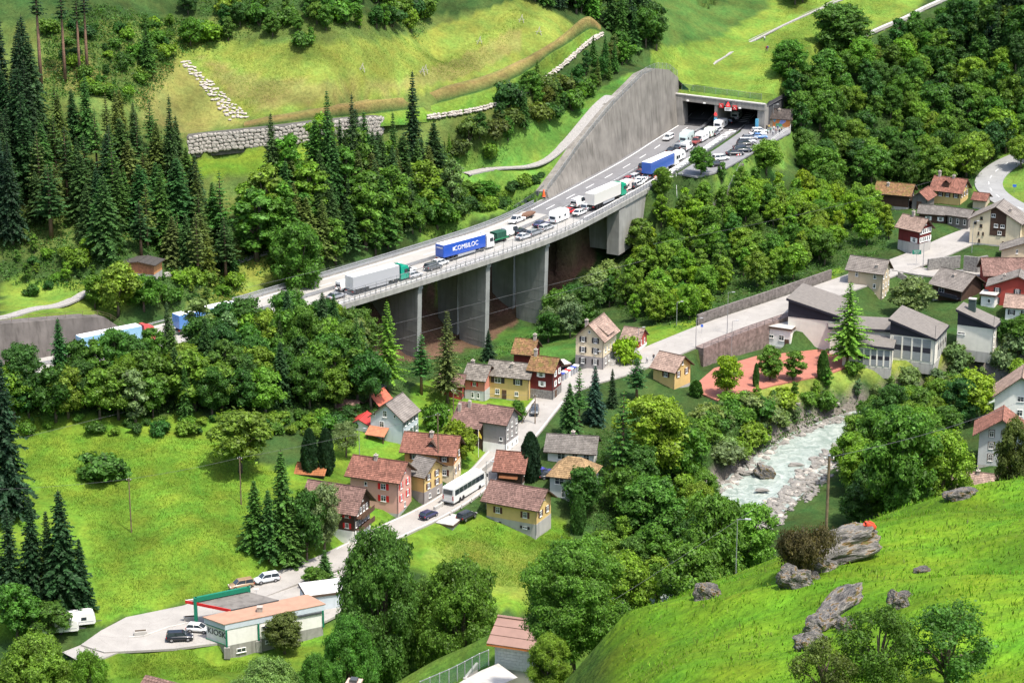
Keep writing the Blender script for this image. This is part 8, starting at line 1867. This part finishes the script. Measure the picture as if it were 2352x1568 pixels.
grass('hill_weeds', [(HILL, 9000)], .34, .05, (.20, .26, .05), 'paler seed heads in the hill grass')
grass('meadow_grass', [([(60, 1000), (480, 1010), (640, 1090), (640, 1270), (560, 1350), (330, 1400), (230, 1420), (200, 1200), (60, 1100)], 42000), ([(980, 1250), (1120, 1200), (1310, 1200), (1310, 1290), (1250, 1390), (1120, 1340)], 14000), ([(230, 1505), (480, 1485), (600, 1520), (480, 1560), (280, 1560)], 7000), ([(1480, 130), (1800, 0), (2060, 0), (1940, 110), (1740, 220)], 20000), ([(430, 130), (960, 110), (1180, 20), (1240, 40), (1050, 185), (560, 275)], 26000)], .30, .045, (.135, .232, .022), 'long meadow grass')

# --- woods and groups of trees
zone([(0, 340), (60, 250), (95, 330), (60, 480), (0, 560)], 13, ['spruce'], (19, 26), ['deep', 'spruce'], 'tall dark spruce in the hillside corner stand', 'dark spruces at the hillside corner', 3.2)
zone([(60, 500), (150, 450), (250, 430), (430, 440), (540, 560), (540, 660), (400, 640), (250, 590), (130, 560)], 46, ['spruce', 'spruce', 'spruce', 'pine'], (11, 19), ['spruce', 'dark', 'spruce', 'olive'],
     {'spruce': 'dark spruce between stone wall and timber hut', 'pine': 'thin pine among spruces above the timber hut'}, 'spruce stand above the hut', 3.0, wide=(1.0, 1.6))
zone([(560, 520), (700, 440), (900, 435), (1000, 440), (1010, 500), (900, 560), (760, 612), (650, 620), (570, 600)], 66, ['spruce', 'spruce', 'spruce', 'slim'], (10.5, 18.5), {'spruce': ['spruce', 'dark', 'spruce', 'olive'], 'slim': ['mid', 'bright']}, {'spruce': 'dark spruce in the stand behind the viaduct', 'slim': 'leafy tree among the spruces behind the viaduct'}, 'spruce stand behind the viaduct', 3.0, wide=(1.0, 1.6))
zone([(840, 545), (960, 500), (1010, 520), (930, 575), (850, 600)], 12, ['broad', 'slim'], (8, 11), ['mid', 'pale', 'mid'], 'leafy tree below the spruces behind the viaduct', 'leafy trees behind the viaduct', 3)
zone([(430, 120), (520, 95), (700, 112), (900, 95), (980, 60), (1000, 5), (700, 5), (420, 10)], 52, ['broad', 'slim', 'shrub'], (4.5, 7.5), ['mid', 'bright', 'mid', 'dark'], 'young tree in the thicket above the slope', 'thicket above the grassy slope', 2.6)
zone([(90, 60), (200, 70), (420, 40), (420, 110), (330, 200), (250, 240), (130, 150)], 46, ['shrub', 'shrub', 'broad'], (1.8, 4), ['mid', 'dark', 'bright'], 'bush on the cleared hillside below bare trunks', 'hillside bushes', 2.2)
zone([(1180, -10), (1330, 10), (1480, 45), (1525, 100), (1500, 130), (1440, 110), (1390, 60), (1250, 20)], 34, ['spruce', 'broad', 'slim'], (9, 13), ['dark', 'deep', 'mid'], {'spruce': 'dark spruce in the wood ending the dam', 'broad': 'dark leafy tree in the wood ending the dam', 'slim': 'slender tree in the wood ending the dam'}, 'wood at the end of the dam', 3)
zone([(1630, -40), (1900, -40), (1860, 0), (1760, 35), (1690, 75), (1640, 60)], 26, ['spruce', 'broad', 'slim'], (9, 13), ['deep', 'dark'], 'dark tree in the wood above the track', 'wood above the meadow track', 3)
zone([(890, 405), (1000, 350), (1120, 290), (1300, 195), (1420, 120), (1450, 140), (1400, 190), (1300, 270), (1150, 360), (1000, 425)], 54, ['broad', 'spruce', 'slim', 'shrub'], (4.5, 7.5), ['mid', 'dark', 'mid', 'olive'], {'broad': 'small leafy tree in the belt below the dam', 'slim': 'slender tree in the belt below the dam', 'spruce': 'young spruce in the belt below the dam', 'shrub': 'shrub in the belt below the dam'}, 'tree belt below the dam', 2.6)
zone([(990, 490), (1090, 430), (1240, 400), (1250, 425), (1140, 480), (1000, 535)], 26, ['shrub'], (1.6, 4.2), ['bright', 'mid', 'dark'], 'shrub between the gravel path and viaduct', 'bank shrubs by the gravel path', 2.4)
zone([(1440, 520), (1540, 452), (1640, 420), (1750, 400), (1880, 440), (2010, 480), (2050, 560), (1940, 600), (1850, 640), (1700, 690), (1560, 745), (1450, 745), (1415, 620)], 125, ['broad', 'broad', 'slim'], (6.5, 10), ['bright', 'bright', 'lime', 'mid'], 'bright tree in the wood below the rest area', 'bright wood below the rest area', 3.0)
zone([(1835, 320), (1800, 262), (1960, 175), (2080, 95), (2210, 40), (2352, 20), (2400, 360), (2262, 396), (2230, 425), (2000, 430), (1860, 440)], 125, ['broad', 'broad', 'slim', 'fine'], (8.5, 13), ['mid', 'dark', 'mid', 'bright'], 'leafy tree in the wood beside the tunnel', 'big wood right of the tunnel', 3.6)
zone([(2190, 90), (2352, 60), (2400, 150), (2260, 190)], 16, ['spruce', 'broad'], (11, 15), ['deep', 'dark'], {'spruce': 'dark spruce in the top corner wood', 'broad': 'dark leafy tree in the top corner wood'}, 'corner of the big wood', 3)
zone([(0, 900), (180, 880), (430, 820), (620, 770), (760, 780), (850, 850), (855, 940), (700, 950), (480, 965), (250, 975), (0, 960)], 70, ['broad', 'broad', 'slim', 'fine', 'spruce'], (9, 13.5), {'broad': ['mid', 'bright', 'dark'], 'slim': ['mid', 'pale'], 'fine': ['mid', 'dark'], 'spruce': ['dark', 'spruce']},
     {'broad': 'leafy tree between the motorway and the meadow', 'slim': 'slender tree between the motorway and the meadow', 'fine': 'fine-leaved tree between the motorway and the meadow', 'spruce': 'spruce between the motorway and the meadow'}, 'wood below the motorway', 3.4)
zone([(1225, 730), (1330, 650), (1420, 640), (1400, 740), (1340, 770), (1270, 800)], 12, ['broad', 'slim'], (7, 11), ['mid', 'dark', 'pale'], 'leafy tree between the piers and cream house', 'trees behind the cream house', 3)
zone([(1570, 975), (1700, 930), (1810, 905), (1900, 885), (1925, 925), (1800, 985), (1650, 1075)], 52, ['shrub', 'shrub', 'slim'], (3, 5.5), ['mid', 'pale', 'bright'], 'riverside bush between path and boulders', 'riverside bushes', 2.4)
zone([(1960, 866), (2100, 850), (2340, 815), (2352, 860), (2200, 910), (1990, 915)], 60, ['slim', 'shrub', 'broad'], (3.8, 7), ['pale', 'bright', 'mid', 'pale'], 'pale willow-like bush below the school', 'willows below the school', 2.2, z=1.2)
zone([(1935, 1080), (1990, 960), (2150, 960), (2230, 1000), (2200, 1110), (2060, 1180), (1950, 1190)], 34, ['broad', 'fine'], (8, 12.5), ['mid', 'mid', 'dark', 'bright'], 'tall leafy tree across the river', 'trees across the river', 3.6, z=-4)
zone([(1330, 1200), (1420, 1120), (1580, 1010), (1620, 1090), (1620, 1180), (1700, 1280), (1560, 1330), (1400, 1300)], 40, ['broad', 'fine', 'slim'], (7, 12), ['mid', 'bright', 'dark', 'mid'], 'leafy tree on the near river bank', 'trees on the near river bank', 3.4, z=-3)
zone([(90, 340), (290, 330), (420, 400), (430, 440), (250, 440), (150, 455), (70, 480)], 20, ['spruce', 'pine'], (12, 18), ['spruce', 'olive', 'dark'], 'conifer on the slope left of the stone wall', 'conifers left of the stone wall', 3)
zone([(0, 580), (130, 560), (300, 600), (540, 640), (520, 700), (380, 700), (200, 640), (60, 680)], 34, ['shrub', 'slim'], (2, 5), ['mid', 'bright', 'dark'], 'bush on the slope around the timber hut', 'bushes around the hut', 2.6)
for x, yt, s_, k_ in ((560, 716, 11, 'broad'), (600, 705, 11, 'fine'), (655, 708, 11, 'broad'), (700, 690, 11, 'fine'), (745, 728, 11, 'broad'), (470, 765, 11.2, 'broad'), (520, 742, 11, 'broad'), (420, 780, 11.3, 'fine'), (330, 800, 11.4, 'broad'), (60, 850, 11.6, 'broad'), (30, 830, 11.6, 'broad'), (150, 838, 11.6, 'fine')): tall(k_, x, yt, s_, RNG.choice(['mid', 'bright', 'dark']), 'leafy tree screening the motorway below its %s' % {560: 'left rail, beside the bridge start', 600: 'bridge start', 655: 'first bridge span', 700: 'second bridge span', 745: 'mesh screen start', 470: 'half-hidden blue lorry', 520: 'left rail, right of the blue lorry', 420: 'left bend', 330: 'pale wall end', 60: 'dark wall', 30: 'dark wall at the picture edge', 150: 'dark wall, right of its middle'}[x], 95)
zone([(0, 962), (250, 972), (480, 968), (700, 958), (850, 950), (850, 990), (600, 1010), (300, 1000), (0, 990)], 40, ['shrub'], (1.5, 3.6), ['mid', 'bright', 'dark'], 'shrub at the wood edge above the left meadow', 'shrubs at the meadow edge', 2.2)
zone([(-260, 250), (-20, 250), (-10, 640), (-260, 690)], 22, ['spruce'], (14, 22), ['deep', 'spruce'], 'dark spruce just beyond the left picture edge', 'spruces beyond the left edge', 3.4)
zone([(-250, 890), (-10, 890), (-10, 965), (-250, 965)], 14, ['broad', 'fine'], (10, 14), ['mid', 'dark'], 'leafy tree just beyond the left picture edge', 'leafy trees beyond the left edge', 3.4)
# --- single trees
for x, yb, yt, w in ((150, 1402, 1120, 120), (82, 1392, 1132, 85), (30, 1396, 1160, 90), (118, 1398, 1165, 80), (190, 1400, 1230, 70), (-10, 1390, 1150, 90)):
    one('spruce', x, yb, yt, 'deep', 'dark spruce in the group left of the kiosk meadow, %s' % {150: 'tallest', 82: 'second tallest', 30: 'near the picture edge', 118: 'just left of the tallest', 190: 'shortest and rightmost', -10: 'cut by the picture edge'}[x], None, w, 'spruces beside the kiosk meadow')
one('spruce', 22, 1185, 820, 'deep', 'huge dark spruce at the left picture edge', None, 120)
for i, (x, yb, yt, w) in enumerate(((652, 1282, 1030, 105), (588, 1262, 1098, 85), (705, 1290, 1120, 90), (620, 1288, 1120, 80), (672, 1300, 1150, 90))):
    one('spruce' if i != 2 else 'broad', x, yb, yt, 'dark', ['tallest spruce in the clump on the left meadow', 'lefternmost spruce in the clump on the left meadow', 'leafy tree right in the clump on the left meadow', 'slim spruce low in the clump on the left meadow', 'shorter spruce in front of the meadow clump'][i].replace('lefternmost', 'leftmost'), None, w)
one('fine', 745, 1265, 1090, 'pale', 'rounded pale green tree before the brown timber house', 1.5, 90)
one('spruce', 747, 1340, 1258, 'dark', 'small spruce beside the road above the kiosk', None, 60); one('broad', 725, 1352, 1298, 'mid', 'round bush-like tree beside the road above the kiosk', None, 62)
one('broad', 552, 1085, 938, 'bright', 'wide spreading tree at the top of the left meadow', None, 150)
one('shrub', 240, 1098, 1035, 'mid', 'sprawling bush alone on the left meadow', None, 130)
for x, l in ((712, 'left'), (750, 'right')): one('column', x, 1088, 984, 'deep', '%s of two dark columnar thujas beside the white house lawn' % l, None, 42)
one('airy', 795, 1050, 965, 'pale', 'small fruit tree on the lawn of the white house', None, 75); one('column', 1218, 1098, 988, 'deep', 'dark yew column beside the road bend', 2.5, 52)
one('spruce', 1308, 1008, 878, 'dark', 'green spruce beside the road opposite the parked car', None, 66); one('pine', 1330, 985, 846, 'dark', 'dark pine between the roadside spruces', 2.5, 50); one('spruce', 1366, 975, 836, 'blue', 'bluish dark spruce left of the big maple', 2.5, 56); one('spruce', 1406, 930, 840, 'deep', 'narrow dark spruce before the paved square', 4, 34)
one('pine', 1462, 925, 822, 'dark', 'bushy pine left of the yellow villa', 3, 70); one('fine', 1500, 1075, 872, 'bright', 'huge bright maple beside the river path', 1, 190); one('pine', 1430, 1120, 880, 'dark', 'tall dark pine in front of the huge maple', 0, 90); one('broad', 1570, 1080, 930, 'mid', 'dark rounded tree right of the huge maple', 0, 110)
one('fine', 1490, 1190, 1010, 'mid', 'big leafy tree right of the blue-shuttered white house', -2, 180); one('column', 1328, 1200, 1112, 'dark', 'single dark column tree beside the blue-grey house', -1, 40)
one('larch', 1946, 838, 644, 'bright', 'big larch in front of the school', 3, 125); one('broad', 2088, 722, 638, 'pale', 'rounded grey-green tree behind the school', 6.5, 108)
one('larch', 1028, 925, 712, 'olive', 'brownish pine in front of the middle viaduct pier', None, 90); one('larch', 892, 900, 692, 'bright', 'bright larch before the left viaduct piers', None, 95); one('spruce', 822, 895, 716, 'dark', 'slim spruce under the left end of the viaduct', None, 55); one('pine', 968, 905, 765, 'dark', 'dark pine between the bright larch and the brownish pine', None, 70); one('spruce', 1122, 828, 756, 'deep', 'small dark spruce at the foot of the middle pier', None, 40)
one('fine', 690, 700, 505, 'mid', 'big round maple at the far rail of the viaduct', None, 130); one('broad', 272, 722, 602, 'bright', 'bright round tree before the timber hut', None, 110); one('broad', 330, 712, 632, 'mid', 'green tree right of the bright tree by the hut', None, 90); one('broad', 218, 708, 628, 'mid', 'green tree left of the bright tree by the hut', None, 70)
one('spruce', 398, 470, 228, 'spruce', 'tall spruce standing before the left end of the stone wall', None, 66); one('spruce', 628, 480, 266, 'spruce', 'tall spruce in front of the stone wall', None, 62); one('spruce', 756, 455, 214, 'dark', 'tall spruce at the right end of the stone wall', None, 66); one('spruce', 950, 420, 172, 'deep', 'dark tall spruce rising before the grassy dam', None, 76); one('spruce', 340, 175, 56, 'dark', 'lone spruce on the cleared hillside', None, 52); one('spruce', 812, 450, 222, 'spruce', 'slim spruce between the wall and the grassy dam', None, 50); one('spruce', 905, 450, 262, 'dark', 'spruce left of the tall dark spruce at the dam', None, 56)
for i, (x, yb, yt) in enumerate(((95, 200, -60), (150, 190, -40), (184, 180, -30), (201, 172, -50))): one('bare', x, yb, yt, 'deep', 'bare-trunked pine on the upper hillside, %s of four' % ['first from the left', 'second from the left', 'third from the left', 'rightmost'][i])
for x, yb, yt, l in ((30, 560, 330, 'pine'), (58, 330, 60, 'x'), (10, 300, 20, 'x')): one('spruce', x, yb, yt, 'deep', 'towering dark spruce on the left picture edge, %s' % {560: 'below the path to the hut', 330: 'beside the bare pines', 300: 'at the very corner'}[yb], None, 70)
one('broad', 1610, 405, 338, 'mid', 'leafy tree poking up beside the blue lorry', None, 60); one('broad', 1760, 400, 322, 'bright', 'bright tree below the rest area wall', None, 70); one('fine', 1806, 264, 160, 'mid', 'big tree behind the rest area building', up(23.5), 90); one('fine', 1925, 300, 170, 'mid', 'great rounded tree rising over the big wood', 19, 160)
one('slim', 1040, 480, 360, 'pale', 'thin ash tree alone beside the gravel path', None, 60); one('broad', 1118, 462, 415, 'mid', 'round elder bush by the gravel path', None, 62)
one('broad', 1668, 910, 808, 'lime', 'bright yellow-green tree on the red sports court', 2.7, 82); one('broad', 1768, 872, 792, 'mid', 'dense tree at the back of the sports court', 2.8, 74); one('slim', 1822, 872, 798, 'mid', 'pale tree between the court and the school', 2.8, 60); one('column', 1598, 910, 872, 'dark', 'clipped round conifer at the court corner', 2.6, 34); one('column', 1736, 888, 832, 'dark', 'narrow column shrub on the court edge', 2.7, 16); one('column', 1890, 865, 800, 'dark', 'narrow column shrub before the school', 2.8, 30)
one('shrub', 1440, 830, 765, 'lime', 'bright hedge-like bush beside the cream house', 6, 70); one('broad', 1055, 1070, 962, 'lime', 'lime-green tree behind the orange house', 3.4, 84); one('shrub', 1000, 985, 915, 'mid', 'garden bush in front of the red house', None, 70); one('broad', 1190, 970, 918, 'mid', 'small tree beside the yellow house drive', 4, 46)
# near trees at the bottom of the picture
tall('near', 872, 1185, 19, 'mid', 'big leafy tree in the middle of the near slope', 250); tall('near', 1060, 1265, 19, 'mid', 'spreading ash above the block-built shed', 250); tall('near', 980, 1310, 18, 'mid', 'leafy tree behind the spreading ash', 190); tall('near', 1318, 1222, 33, 'mid', 'large walnut right of the block-built shed', 260); tall('near', 1262, 1445, 34, 'bright', 'bright young tree in front of the block-built shed', 110)
tall('near', 75, 1440, 22, 'bright', 'bright leafy tree in the bottom corner left of the forecourt', 230); tall('near', 195, 1480, 22, 'bright', 'bright bushy tree below the forecourt edge', 130); tall('near', 615, 1500, 22, 'pale', 'pale feathery tree below the kiosk', 200); one('fine', 655, 1535, 1438, 'olive', 'olive green tree against the kiosk wall', -5, 100); tall('near', 800, 1400, 20, 'mid', 'leafy tree left of the big middle tree', 150); tall('near', 720, 1490, 22, 'mid', 'small leafy tree between the kiosk and the big middle tree', 110)
one('broad', 40, 1470, 1330, 'mid', 'leafy tree at the left edge beside the parked caravans', None, 120); one('broad', 120, 1470, 1378, 'mid', 'thin tree in front of the parked caravans', None, 90)
one('airy', 2170, 1600, 1372, 'mid', 'young apple tree on the grassy hill', 116.5, 260); one('airy', 2010, 1640, 1405, 'mid', 'sparse sapling below the boulders', 116, 210); one('airy', 1890, 1650, 1470, 'olive', 'low sparse sapling at the bottom of the hill', 116, 170)
one('fine', 1640, 1370, 1085, 'mid', 'tall leafy tree behind the hill lamp', -4, 170); one('fine', 1720, 1300, 1120, 'bright', 'airy leafy tree between the river and the brown bush', -4, 150); one('fine', 1590, 1400, 1180, 'mid', 'leafy tree left of the hill lamp', -2, 170); one('fine', 1440, 1400, 1180, 'bright', 'leafy tree right of the bottom meadow', -3, 150)
one('bush', 1845, 1330, 1180, 'brown', 'big rusty-brown bush beside the boulder with the red pack', None, 160)
one('fine', 2060, 1210, 905, 'mid', 'tallest leafy tree across the river', -4, 190); one('fine', 2160, 1180, 960, 'bright', 'leafy tree left of the grey-white house', -3, 140); one('fine', 2320, 1160, 940, 'olive', 'tree covering the corner of the grey-white house', -1, 90); one('broad', 2230, 970, 850, 'bright', 'bright tree behind the playground', 0, 110); one('broad', 2352, 800, 720, 'mid', 'dark green tree right of the school', 5, 90)
